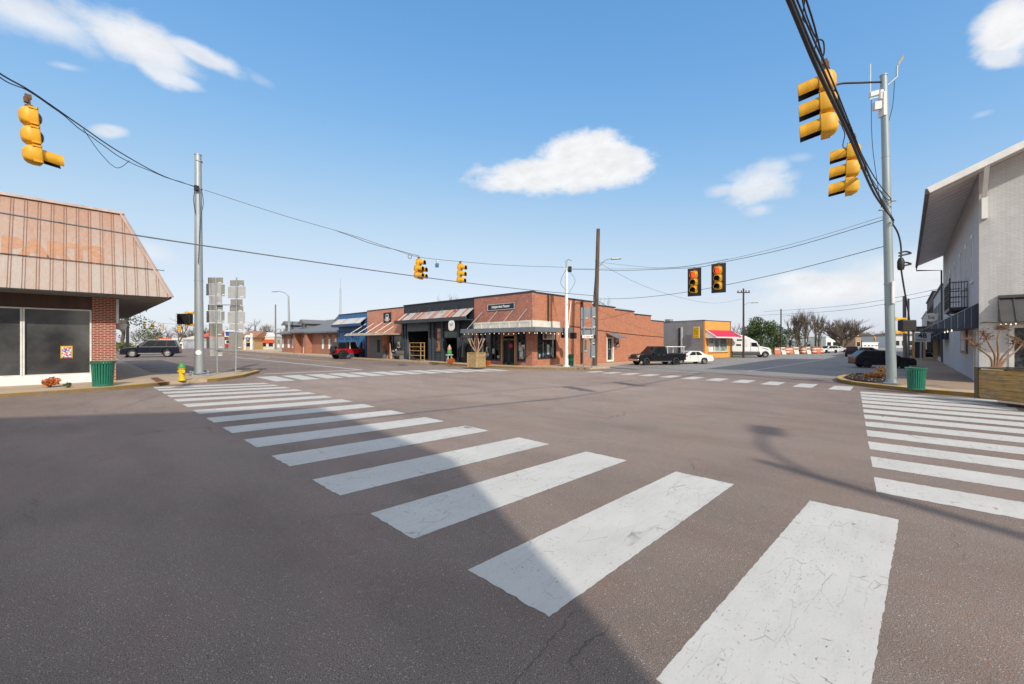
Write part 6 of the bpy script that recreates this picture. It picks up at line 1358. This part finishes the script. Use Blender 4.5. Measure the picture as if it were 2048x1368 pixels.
def pickup(label,col,H=1.92,L=5.6,W=1.98,r=.41,rim=None,rack=None,chrome=True):
    t=thing('pickup_truck',label,'pickup'); h=L/2; wf,wr=h-.95,-h+1.2; ar=r+.09
    fa=[(wf+ar*math.cos(a),.42+ (max(0,math.sin(a))*ar+r-.42 if math.sin(a)>.02 else 0)) for a in [math.pi*i/10 for i in range(11)]]; ra=[(x-wf+wr,z) for x,z in fa]
    prof=[(h-.1,.42)]+fa+ra+[(-h+.02,.52),(-h,.62),(-h+.0,1.17),(-.42,1.17),(-.42,1.15),(h-1.55,1.17),(h-.5,1.12),(h-.12,1.02),(h-.03,.8),(h,.55)]
    P=carpaint('pickup_paint',col); b=body_mesh(prof,W,.04); bx=(-.6,h-1.4); tx=(-.42,h-2.15); tw=W-.42; zb=1.13; cabin(b,bx,tx,zb,H,W-.1,tw); b.build('body',P,t,local=True,bevel=.04)
    m=MB(); m.box(-h+.12,-.5,-W/2+.16,W/2-.16,1.178,1.19); m.build('cargo_bed',M_dark,t,local=True)
    cab_glass(t,bx,tx,zb,H,W-.1,tw,[(.07,.42),(.47,.84)]); wheels(t,(wf,wr),W,r,.27,rim=rim)
    lights(t,'headlight',[(h-.09,s*(W/2-.22),.92) for s in (-1,1)],M_head,.09,.16,.12); lights(t,'tail_light',[(-h+.02,s*(W/2-.09),.98) for s in (-1,1)],M_tail,.05,.08,.2)
    for bb in ((h-.06,h+.06,-W/2+.05,W/2-.05,.45,.66),(-h-.1,-h+.02,-W/2+.1,W/2-.1,.5,.66)): m=MB(); m.box(*bb); m.build('bumper',M_chrome if chrome else M_black,t,local=True,bevel=.04)
    m=MB(); m.box(h-.05,h+.0,-.55,.55,.72,1.04); m.build('grille',M_rimd,t,local=True,bevel=.02)
    m=MB()
    for s in (-1,1): m.box(wr+.55,wf-.55,s*W/2-.08,s*W/2+.03,.36,.43)
    m.build('running_board',M_chrome,t,local=True); mirrors(t,h-1.7,W,1.22,P); handles(t,(-.1,.55),W,1.05,M_chrome); door_lines(t,(-.45,.28,h-1.75),W,.5,1.13)
    if rack:
        m=MB()
        for s in (-1,1):
            for x in (-h+.2,-.65): m.tube([(x,s*(W/2-.12),1.17),(x,s*(W/2-.12),H-.05)],.03,6)
            m.tube([(-h+.05,s*(W/2-.12),H-.05),(-.5,s*(W/2-.12),H-.05)],.04,6)
        for x in (-h+.2,-1.6,-.65): m.tube([(x,-W/2+.12,H-.05),(x,W/2-.12,H-.05)],.035,6)
        m.build('ladder_rack',M_white,t,local=True)
    return t
c=pickup('black pickup truck with white ladder rack parked along the brick side wall',(.008,.009,.012),rack=True,rim=M_rimd); setcar(c,1314,729.5,16,37,1.92)
c=pickup('bright blue pickup truck parked by the distant drive-in',(.012,.075,.26)); setcar(c,507,698.5,8,13.5,1.92)
c=pickup('dark red pickup truck seen from behind beyond the charcoal SUV',(.05,.008,.012),chrome=False); setcar(c,1704,713,0,20,1.92); c.rotation_euler=(0,0,R_(3))
# white sedan
def sedan(label,col):
    t=thing('parked_car',label,'car'); L,W,H,r=4.9,1.85,1.43,.34; h=L/2; wf,wr=h-.95,-h+1.15; ar=r+.06
    fa=[(wf+ar*math.cos(a),.27+(max(0,math.sin(a))*ar+r-.27 if math.sin(a)>.02 else 0)) for a in [math.pi*i/10 for i in range(11)]]; ra=[(x-wf+wr,z) for x,z in fa]
    prof=[(h-.1,.27)]+fa+ra+[(-h+.08,.34),(-h,.5),(-h+.06,.86),(-h+.2,.95),(-1.4,1.0),(.9,.97),(h-.5,.85),(h-.08,.68),(h,.5)]
    P=carpaint('sedan_paint',col); b=body_mesh(prof,W); bx=(-1.75,1.15); tx=(-.95,.2); zb=.93; tw=W-.5; cabin(b,bx,tx,zb,H,W-.12,tw); b.build('body',P,t,local=True,bevel=.05)
    cab_glass(t,bx,tx,zb,H,W-.12,tw,[(.2,.47),(.5,.8)]); wheels(t,(wf,wr),W,r); lights(t,'headlight',[(h-.12,s*(W/2-.25),.66) for s in (-1,1)],M_head,.08,.18,.07); lights(t,'tail_light',[(-h+.03,s*(W/2-.2),.8) for s in (-1,1)],M_tail,.05,.17,.07)
    
    for bb in ((-h-.02,-h+.05,-W/2+.1,W/2-.1,.4,.55),(h-.06,h+.02,-W/2+.1,W/2-.1,.3,.5)): m=MB(); m.box(*bb); m.build('bumper',P,t,local=True,bevel=.03)
    mirrors(t,.75,W,1.0,P); door_lines(t,(-.55,.35,1.1),W,.35,.95); handles(t,(-.45,.45),W,.85,P); return t
c=sedan('white sedan parked behind the black pickup',(.74,.74,.72)); setcar(c,1378,727.5,8,25.5,1.43)
# off-roader
t=thing('off_road_vehicle','red off-road vehicle with black soft top and spare wheel by the blue shop','off-roader'); L,W,H,r=3.9,1.8,1.85,.44; h=L/2; wf,wr=h-.6,-h+.75
RED=carpaint('offroad_red',(.42,.008,.02)); b=MB(); b.box(-h+.15,.75,-.72,.72,.55,1.12); b.box(.75,h-.05,-.6,.6,.6,1.1); b.build('body',RED,t,local=True,bevel=.05)
m=MB(); m.box(.05,.65,-.745,-.72,.6,1.1); m.box(.05,.65,.72,.745,.6,1.1); m.build('door',RED,t,local=True,bevel=.02)
m=MB(); m.raw([(-h+.16,-.7,1.12),(.6,-.7,1.12),(.6,.7,1.12),(-h+.16,.7,1.12),(-h+.25,-.62,H),(.35,-.62,H),(.35,.62,H),(-h+.25,.62,H)],[(0,3,2,1),(4,5,6,7),(0,1,5,4),(1,2,6,5),(2,3,7,6),(3,0,4,7)]); m.build('soft_top',M_black,t,local=True,bevel=.05)
cab_glass(t,(-h+.16,.6),(-h+.25,.35),1.12,H,1.4,1.24,[(.08,.42),(.5,.9)])
m=MB()
for s in (-1,1): m.bar((-.35,s*.715,1.12),(-.35,s*.65,H),.1,.03,up=(0,1,0)); m.bar((.62,s*.7,1.1),(.4,s*.63,H),.07,.05)
m.build('roll_bar',M_white,t,local=True)
wheels(t,(wf,wr),W+.12,r,.3,rim=M_rimd)
for x in (wf,wr):
    for s in (-1,1): m=MB(); m.prism([(x+.6*math.cos(a),r+.56*math.sin(a)) for a in [math.pi*i/8 for i in range(9)]]+[(x+.52*math.cos(a),r+.48*math.sin(a)) for a in [math.pi*(8-i)/8 for i in range(9)]],lambda p:(p[0],s*.66,p[1]),lambda p:(p[0],s*.94,p[1])); m.build('fender',M_black,t,local=True)
m=MB(); m.lathe([(.12,-.12),(.38,-.12),(.42,-.06),(.42,.08),(.38,.12),(.12,.12)],24,(-h-.02,.05,1.02),'x',caps=False); sp_=m.build('spare_wheel',M_tyre,t,local=True,smooth=40); m=MB(); m.lathe([(0,-.1),(.24,-.08),(.26,0)],18,(-h-.02,.05,1.02),'x'); m.build('rim',M_rimd,sp_,local=True)

for bb in ((-h-.06,-h+.12,-.8,.8,.5,.66),(h,h+.14,-.75,.75,.52,.66)): m=MB(); m.box(*bb); m.build('bumper',M_black,t,local=True,bevel=.03)
lights(t,'tail_light',[(-h+.12,s*.66,.95) for s in (-1,1)],M_tail,.04,.07,.12); lights(t,'headlight',[(h-.03,s*.4,.9) for s in (-1,1)],M_head,.03,.1,.1); mirrors(t,.55,1.45,1.2,M_black)
setcar(t,700,717.2,180+48,33,1.85)
# semi tractor
t=thing('semi_truck','white semi truck tractor parked beyond the yellow shop','truck'); P=carpaint('semi_white',(.76,.77,.78)); W=2.4
b=MB(); prof=[(-3.6,1.05),(-3.6,3.5),(-3.2,3.92),(-2.2,3.95),(-1.2,3.8),(.35,2.95),(.55,2.85),(.62,2.75),(.95,2.05),(1.3,1.95),(2.6,1.72),(2.95,1.35),(3.02,.5),(2.75,.4),(2.62,.45)]+[(1.98+.62*math.cos(a),.5+.62*math.sin(a)) for a in [math.pi*i/8 for i in range(9)]]+[(1.2,.5),(1.0,1.05)]
bm_=body_mesh(prof,W,.06,.12); bm_.build('body',P,t,local=True,bevel=.05)
m=MB(); m.box(-3.5,1.2,-W/2+.05,W/2-.05,.42,1.04); m.build('fuel_tank',M_gmetal,t,local=True,bevel=.08)
m=MB(); m.box(-5.4,-3.6,-.5,.5,.75,1.0); m.box(-3.75,-3.62,-.9,.9,1.0,3.4); m.build('chassis',M_black,t,local=True)
for s in (-1,1):
    for q4,nm in (([(-2.75,2.95),(-1.9,2.95),(-1.9,3.22),(-2.75,3.22)],'sleeper_window'),([(-2.85,2.05),(-2.05,2.05),(-2.05,2.35),(-2.85,2.35)],'sleeper_window'),([(-.35,1.95),(.75,1.9),(.5,2.62),(-.35,2.62)],'side_window'),([(1.3,1.72),(1.5,1.75),(2.5,1.45),(2.35,1.4)],'headlight'),([(1.9,1.25),(2.6,.6),(2.5,.55)],'bumper_vent')):
        m=MB(); m.prism(q4,lambda p:(p[0],s*(W/2-.03),p[1]),lambda p:(p[0],s*(W/2+.012),p[1])); m.build(nm,M_carglass,t,local=True)
    m=MB(); m.box(-1.45,-.95,s*W/2-.02,s*W/2+.01,1.9,3.2); m.build('side_panel',M_whited,t,local=True)
    m=MB(); m.box(-.5,-.45,s*W/2-.02,s*W/2+.012,1.1,2.7); m.box(.8,.84,s*W/2-.02,s*W/2+.012,1.1,2.0); m.build('door_gap',M_slate2,t,local=True)
m=MB(); m.raw([(.66,-.95,2.08),(.66,.95,2.08),(.42,.9,2.75),(.42,-.9,2.75),(1.0,-.95,2.06),(1.0,.95,2.06),(.7,.9,2.75),(.7,-.9,2.75)],[(0,1,2,3),(4,5,6,7),(0,4,7,3),(1,5,6,2),(2,3,7,6),(0,1,5,4)]); m.build('windscreen',M_carglass,t,local=True)
m=MB(); m.box(2.9,3.06,-.55,.55,.7,1.5); m.build('grille',M_black,t,local=True,bevel=.04); wheels(t,(1.98,-3.9,-4.9),W,.5,.32); mirrors(t,.85,W+.2,2.2,P)
s,D=setcar(t,1501,714.5,180-8,44,3.95); 
# ------------------------------------------------------------------ park barriers
M_bo=plain('barrier_orange',(.52,.13,.04),.5,var=.25,vs=4); M_bw=plain('barrier_white',(.70,.66,.60),.6,var=.2,vs=4)
def barrier(label,px,py,kind,grp='plastic barriers along the park edge'):
    p=at(px,py); t=thing('barrier',label,'barrier',p,face_dir(0,q.uniform(-20,20))+0,grp); s=1
    if kind=='barrel':
        for k,(a,c_) in enumerate(((0,M_bo),(.3,M_bw),(.5,M_bo),(.7,M_bw),(.9,M_bo))):
            z0=a; z1=(.3,.5,.7,.9,1.15)[k]; r0=.42-.09*z0; m=MB(); m.lathe([(r0,z0),(r0-.02,z1)]+([(0,z1)] if k==4 else []),14); m.build('band',c_,t,local=True,smooth=40)
        m=MB(); m.lathe([(.5,0),(.5,.08),(.4,.1)],14); m.build('base',M_black,t,local=True)
    else:
        m=MB(); m.prism([(-.35,0),(.35,0),(.3,.3),(.14,.6),(.12,1.1),(-.12,1.1),(-.14,.6),(-.3,.3)],lambda p:(-.38,p[0],p[1]),lambda p:(.38,p[0],p[1])); m.build('shell',M_bo if kind=='orange' else M_bw,t,local=True,bevel=.03)
        m=MB(); m.box(-.3,.3,-.16,.16,.68,.92); m.build('stripe',M_bw if kind=='orange' else M_bo,t,local=True)
q=random.Random(1)
for lab,px,py,k in (('orange barrier nearest the thin lamp pole at the park',1554,709.5,'orange'),('white barrier just right of the thin lamp pole',1565,708.8,'white'),('orange and white barrel, first past the white barrier by the lamp pole',1573,708.6,'barrel'),('orange barrier between a barrel and the tall white arch of barriers',1580,708.4,'orange'),
    ('white barrier standing alone near the middle of the park edge',1591,708.2,'white'),('low orange barrier right of the lone white barrier',1599,707.8,'orange'),('orange and white barrel under the tallest bare tree',1606,708.0,'barrel'),('pale barrier beside the barrel under the tallest bare tree',1615,707.8,'white'),
    ('orange barrel just left of the short wood pole',1627,707.6,'barrel'),('orange barrier behind the white SUV nose',1635,707.3,'orange'),('last orange barrel touching the white SUV',1641,707.0,'barrel')): barrier(lab,px,py,k)
# ------------------------------------------------------------------ trees
def bare_tree(name,label,loc,H,seed,up=.25,spread=.5,kids=3,lev=4,r=.2,multi=1,grp=None,bark=None,twig=None,wid=1.0):
    q=random.Random(seed); t=thing(name,label,'tree',loc,0,grp); m=MB(); tw=MB()
    for k in range(multi):
        a=6.28*k/multi+q.random(); d=Vector((math.cos(a)*.35*(multi>1)+q.uniform(-.06,.06),math.sin(a)*.35*(multi>1),1))
        grow(m,(0.12*math.cos(a)*(multi>1),.12*math.sin(a)*(multi>1),0),d,H*.33,r,lev,q,up,spread,kids,3,tw)
    zs=max(v[2] for v in tw.v); s=H/zs
    for b in (m,tw): b.v=[(x*s*wid,y*s*wid,z*s) for x,y,z in b.v]
    m.build('trunk',bark or M_bark,t,local=True,smooth=60,recalc=False); tw.build('crown',twig or M_twig,t,local=True,recalc=False); return t
def ever(name,label,loc,H,R,seed,n=2600,mats=None,s=.2,grp=None,trunk=.25,base=.12):
    q=random.Random(seed); t=thing(name,label,'tree',loc,0,grp); m=MB(); tk=MB(); mats=mats or (M_leaf,M_leafl)
    grow(tk,(0,0,0),(0,0,1),H*.36,trunk,2,q,.2,.6,3,3,None)
    ncl=26
    for k in range(ncl):
        a=q.uniform(0,6.28); f=q.uniform(base,.94); rr=R*(1-abs(f-.42)*1.15)*q.uniform(.25,1.0)**.6
        c=(rr*math.cos(a),rr*math.sin(a),H*f); b=MB(); leaf_cloud(b,c,(R*.36,R*.36,H*.12),n//ncl,s,q,shell=.35)
        o=1 if q.random()<.35 else 0
        for fc in b.f: m.face([b.v[i] for i in fc],o)
    tk.build('trunk',M_bark,t,local=True,recalc=False,smooth=60); m.build('crown',list(mats),t,local=True,recalc=False); return t
def on(px,py): return at(px,py)
def topz(py,p): return zon(py,p[0],p[1])
p=on(1604,706.3); bare_tree('bare_tree','tallest bare upright tree behind the park barriers',p,topz(608,p),3,.42,.34,4,4,.16,multi=5,wid=1.05)
p=on(1636,704.5); bare_tree('bare_tree','bare tree with upright twigs leaning over the short wood pole',p,topz(620,p),5,.42,.34,4,4,.15,multi=3,wid=.9)
p=on(1682,702.5); bare_tree('bare_tree','low bare spreading tree in front of the far white building',p,topz(634,p),8,.28,.52,4,4,.26,multi=4,wid=1.5)
p=on(1523,707.5); ever('evergreen_tree','dense dark evergreen tree right of the white semi truck',p,topz(631,p),3.0,4,n=5200,s=.15,base=.18)
p=on(1549,706); ever('evergreen_tree','small pale green leafy tree in front of the dark evergreen',p,topz(664,p),1.9,5,n=1800,s=.13,mats=(M_leafl,M_leaf))
p=on(1578,703); ever('evergreen_tree','dark green bushy tree filling the base of the tallest bare tree',p,topz(655,p),3.6,6,n=3200,s=.17)
p=on(1474,703); bare_tree('bare_tree','sparse bare tree showing just past the yellow shop',p,topz(645,p),9,.2,.5,3,4,.15)
p=on(1494,702); ever('evergreen_tree','dull brown green tree behind the white semi truck cab',p,topz(655,p),3.6,16,n=2200,s=.16,mats=(plain('leaf_brown',(.10,.085,.045),.8,var=.5),M_leaf))
p=pt(1204,690,78); p=(p[0],p[1],0); bare_tree('bare_tree','bare treetop showing over the brick side wall behind the wood pole',p,zon(591,*p[:2]),14,.2,.55,3,4,.2)
p=pt(1172,690,84); p=(p[0],p[1],0); bare_tree('bare_tree','bare treetop just clearing the stepped brick parapet',p,zon(594,*p[:2]),15,.2,.55,3,4,.2)
p=pt(905,690,80); p=(p[0],p[1],0); bare_tree('bare_tree','bare treetop peeping over the black shop parapet',p,zon(589,*p[:2]),17,.2,.55,3,4,.2)
# left distance
p=pt(243,690,82); p=(p[0],p[1],0); ever('leafy_tree','tall green leafy tree beyond the end of the vacant shop',p,zon(595,*p[:2]),5.8,20,n=3000,s=.2,mats=(plain('leaf_mid',(.06,.095,.03),.7,var=.5),M_leafl),trunk=.35,base=.2)
p=pt(246,690,76); p=(p[0],p[1],0); shrub('hedge','round pale green hedge beyond the black post',p,2.6,2.0,plain('hedge_green',(.13,.15,.04),.8,var=.4,vs=3),31,n=1400,s=.12,cat_='hedge')
p=pt(350,690,112); p=(p[0],p[1],0); bare_tree('bare_tree','tall bare tree standing clear left of the galvanized pole',p,zon(617,*p[:2]),22,.2,.5,3,5,.32)
protos=[]
TW2=plain('twig_brown',(.15,.115,.085),.95,var=.35,vs=2); TW3=plain('twig_olive',(.12,.11,.06),.95,var=.35,vs=2)
lab='bare brown tree in the distant tree line left of the galvanized pole'
for k,(px,top,D) in enumerate(((283,655,150),(300,660,140),(318,650,150),(335,658,142),(362,655,150),(380,648,155),(398,655,150),(412,645,150),(428,650,150))):
    p=pt(px,690,D); p=(p[0],p[1],0); h=zon(top,*p[:2])
    if k<3: t=bare_tree('bare_tree',lab,p,h,40+k,.16,.62,3,4,.25,multi=2+k%2,grp='distant tree line on the left',twig=(TW2,TW3,TW2)[k],wid=1.35); protos.append((t,h))
    else: b,h0=protos[k%3]; dup(b,p,k*1.3,lab,scale=h/h0)
lab='bare twiggy tree rising behind the drive-in restaurant'
for k,(px,top,D) in enumerate(((455,655,150),(497,655,160),(520,638,150),(533,650,160),(546,655,155),(560,648,158),(441,652,150))):
    p=pt(px,690,D); p=(p[0],p[1],0); h=zon(top,*p[:2]); b,h0=protos[(k+1)%3]; dup(b,p,k*1.7,lab,'trees behind the drive-in',h/h0)
lab='bare tree on the wooded rise closing the far end of the side street'
for k in range(22):
    px=1690+5.2*k+random.uniform(-2,2); D=random.uniform(210,300); p=pt(px,690,D); p=(p[0],p[1],0); h=zon(random.uniform(659,668),*p[:2]); b,h0=protos[k%3]; dup(b,p,k*1.1,lab,'trees on the far wooded rise',h/h0)
g=MB(); P_=[]
for k in range(13):
    px=1670+13*k; p=pt(px,690,330); P_.append((p[0],p[1],zon(667+3*math.sin(k*1.3),p[0],p[1])))
for a,b in zip(P_,P_[1:]): g.raw([(a[0],a[1],-.03),(b[0],b[1],-.03),b,a,(a[0]+60,a[1]+20,-.03),(b[0]+60,b[1]+20,-.03)],[(0,1,2,3),(3,2,5,4)])
struct('hill',g,plain('hill_wood',(.11,.105,.075),.95,var=.5,vs=.12))

# ------------------------------------------------------------------ distant buildings
def shed(label,pxa,pxb,pyt,D,mat,roof,depth=14,wins=4,canopy=None,gable=False,sign=None,name='shop_building'):
    a=Vector(pt(pxa,690,D)); b=Vector(pt(pxb,690,D)); a.z=b.z=0; d=(b-a).normalized(); n=Vector((-d.y,d.x,0)); 
    if n.dot(Vector((CA,SA,0)))<0: n=-n
    W=(b-a).length; Hh=zon(pyt,(a.x+b.x)/2,(a.y+b.y)/2); t=thing(name,label,'building',tuple((a+b)/2)); M4=lambda u,v,z:tuple(a+d*u+n*v+Vector((0,0,z)))
    def bx(m,u0,u1,v0,v1,z0,z1):
        m.raw([M4(u0,v0,z0),M4(u1,v0,z0),M4(u1,v1,z0),M4(u0,v1,z0),M4(u0,v0,z1),M4(u1,v0,z1),M4(u1,v1,z1),M4(u0,v1,z1)],[(0,3,2,1),(4,5,6,7),(0,1,5,4),(1,2,6,5),(2,3,7,6),(3,0,4,7)])
    m=MB(); he=Hh*(.62 if gable else 1); bx(m,0,W,0,depth,-.03,he); m.build('wall',mat,t)
    m=MB()
    if gable: m.raw([M4(-.5,-.6,he),M4(W+.5,-.6,he),M4(W+.5,depth/2,Hh),M4(-.5,depth/2,Hh),M4(-.5,depth+.6,he),M4(W+.5,depth+.6,he)],[(0,1,2,3),(3,2,5,4),(0,3,4),(1,5,2),(0,4,5,1)])
    else: bx(m,-.1,W+.1,-.12,depth+.1,he,he+.25)
    m.build('roof',roof,t)
    for k in range(wins):
        u=W*(k+.5)/wins; m=MB(); bx(m,u-W/wins*.36,u+W/wins*.36,-.06,0.0,.6,he*.62); f=m.build('window',M_whited,t); m=MB(); bx(m,u-W/wins*.31,u+W/wins*.31,-.09,-.06,.75,he*.6); m.build('pane',M_glass,f)
    if canopy: m=MB(); bx(m,W*canopy[0],W*canopy[1],-2.2,-.1,he*.66,he*.74); bx(m,W*canopy[0],W*canopy[0]+.2,-2.1,-1.9,-.03,he*.66); bx(m,W*canopy[1]-.2,W*canopy[1],-2.1,-1.9,-.03,he*.66); m.build('canopy',canopy[2],t)
    return t,bx,W,Hh
M_cr=plain('cream_wall',(.62,.58,.48),.8,var=.12); M_redr=plain('red_band',(.55,.10,.05),.6,var=.15); M_creamr=plain('cream_roof',(.60,.55,.45),.7,var=.12)
t,bx,W,Hh=shed('low white store with red and white lettered fascia beyond the navy SUV',318,366,681,118,M_white,M_whited,wins=5)
m=MB(); bx(m,0,W*.58,-.3,-.13,Hh-.2,Hh+.75); m.build('red_fascia',M_redr,t); m=MB(); bx(m,W*.58,W,-.3,-.13,Hh-.2,Hh+.75); m.build('white_fascia',M_whited,t)
m=MB(); q=random.Random(2)
for k in range(9): bx(m,W*(.08+.09*k)+0,W*(.08+.09*k)+W*.05,-.36,-.3,Hh+.1,Hh+.45)
m.build('lettering',M_creamr,t)
shed('cream roofed gabled building just left of the galvanized pole',366,396,668,126,M_cr,M_creamr,gable=True,wins=3)
shed('small red roofed building glimpsed between the galvanized pole and the sign cluster',398,424,660,128,plain('taupe_wall',(.30,.24,.2),.8),M_redr,gable=True,wins=2)
t,bx,W,Hh=shed('white trailer box parked left of the navy SUV',257,270,686,105,M_white,M_whited,wins=1,depth=4,name='trailer')
t['category']='trailer'
# drive-in restaurant
t,bx,W,Hh=shed('drive-in restaurant with rounded white roof and red band beyond the blue pickup',507,549,674,106,M_cr,M_whited,wins=3,depth=10)
m=MB(); bx(m,0,W,-.25,-.1,Hh*.52,Hh*.8); m.build('red_band',M_redr,t)
m=MB(); bx(m,W*.05,W*.95,.5,9,Hh+.25,Hh+.8); bx(m,W*.15,W*.8,1,8,Hh+.8,Hh+1.15); m.build('rounded_roof',M_white,t,bevel=.25)
t,bx,W,Hh=shed('tan entrance tower of the drive-in with white arch and round emblem',484,507,661,102,plain('tan_tower',(.60,.38,.18),.8,var=.12),plain('tower_cap',(.34,.16,.09),.7),wins=1,depth=7,gable=True)
m=MB(); 
for s in range(10):
    a0,a1=math.pi*s/10,math.pi*(s+1)/10; cx_,r=W*.62,W*.27
    bx(m,cx_+r*math.cos(a1),cx_+r*math.cos(a0)+.02,-.5,-.15,Hh*.55+r*min(math.sin(a0),math.sin(a1))*.7,Hh*.55+r*max(math.sin(a0),math.sin(a1))*.7+.5)
bx(m,W*.32,W*.42,-.5,-.15,0,Hh*.58); bx(m,W*.82,W*1.0,-.5,-.15,0,Hh*.85); m.build('white_arch',M_white,t)
m=MB(); bx(m,W*.52,W*.72,-.6,-.5,Hh*.5,Hh*.68); m.build('emblem',plain('emblem_blue',(.18,.3,.55),.5),t,bevel=.2)
t=thing('pole_sign','tall stacked pole sign of the drive-in in blue, white and red','sign',on(458,699.5)); b=on(458,699.5); D=dep(b[0],b[1])
def plate(px0,px1,py0,py1,mat,nm,o=0,par=None,bev=.1):
    c=pt((px0+px1)/2,(py0+py1)/2,D-o); m=MB(); m.obox(c,((px1-px0)/2*D/FOC*RX,(px1-px0)/2*D/FOC*RY,0),(.15*CA,.15*SA,0),(0,0,(py1-py0)/2*D/FOC)); return m.build(nm,mat,par or t,bevel=bev)
M_sb=plain('sign_blue',(.02,.07,.32),.4,var=.1)
m=MB(); m.bar((b[0],b[1],0),pt(458,664,D),.25,.25); m.build('post',M_galv,t)
s0=plate(449.5,468,661,674,M_white,'upper_panel'); plate(451,467,663,666.5,M_sb,'blue_band',.2,s0,.05); plate(452,459,667.5,671,M_sb,'blue_wedge',.2,s0,.02)
plate(452,463,674.5,680,plain('sign_brown',(.2,.08,.04),.6),'middle_panel'); s1_=plate(450.5,463,680.5,687.5,M_white,'lower_panel'); plate(452.5,460.5,681,686,M_navy,'shield',.2,s1_,.3); plate(452,462,688,694.5,plain('sign_crimson',(.45,.02,.05),.5),'red_disc',0,None,.5)
# right distance
t,bx,W,Hh=shed('white two-level building behind the low bare spreading tree',1612,1652,683,118,M_white,M_whited,wins=4)
shed('large white building with dark carport at the far end of the street',1652,1711,675,112,M_white,M_whited,wins=5,canopy=(.62,1.0,M_coping))
shed('tan brick building beside the large far white building',1711,1722,674,108,plain('tan_brick',(.40,.25,.15),.8,var=.15),M_coping,wins=1)
shed('low white building right of the tan brick one at the street end',1719,1756,686,120,M_white,M_whited,wins=5)
shed('pale grey building closing the street behind the weathered poles',1788,1840,672,135,plain('pale_grey_wall',(.5,.52,.55),.8,var=.1),M_roofg,wins=4)
shed('long grey shed glimpsed behind the park trees',1560,1612,688,128,plain('shed_blue_grey',(.36,.42,.48),.7,var=.15),M_roofg,wins=3)
# far signals
GF='tiny traffic lights at the next junction on the left'
for lab,px,py,a in (('tiny yellow traffic light far off, first from the black post',289.5,647,40),('tiny yellow traffic light far off, second from the black post',306.5,647.5,0),('tiny yellow traffic light far off, third from the black post',326.5,649.5,-30),('tiny reddish traffic light just left of the black crossing signal',360,652,-30)):
    o=signal('traffic_signal',lab,pt(px,py,92),R_(180+a+30),.3,GF)
GR='tiny traffic lights at the far end of the side street'
for lab,px,py in (('tiny orange traffic light far off in front of the white building',1704,666),('tiny orange traffic light far off beside the tan building',1716,670),('tiny orange traffic light far off over the wooded rise',1750,673)):
    o=signal('traffic_signal',lab,pt(px,py,110),R_(165),.3,GR,lit=0)
c=MB(); c.tube(cat([pt(235,640,92),pt(300,644.5,92),pt(330,647,92),pt(420,652,92)]),.03,5); tag(c.build('span_cable',M_cableg),'distant span cable holding the tiny signals beyond the SUV','cable')
c=MB(); c.tube(cat([pt(1640,655,110),pt(1704,664,110),pt(1750,671,110),pt(1790,668,110)]),.03,5); tag(c.build('span_cable',M_cableg),'distant span cable with tiny signals across the side street end','cable')
pb=pt(255,697,52); o=thing('post','black square post standing just past the far end of the vacant shop','post',(pb[0],pb[1],0)); m=MB(); m.bar((pb[0],pb[1],0),pt(255,643,52),.3,.3); m.build('shaft',M_black,o)
m=MB(); m.box(pb[0]-.25,pb[0]+.25,pb[1]-.25,pb[1]+.25,0,.12); m.build('foot',M_black,o)
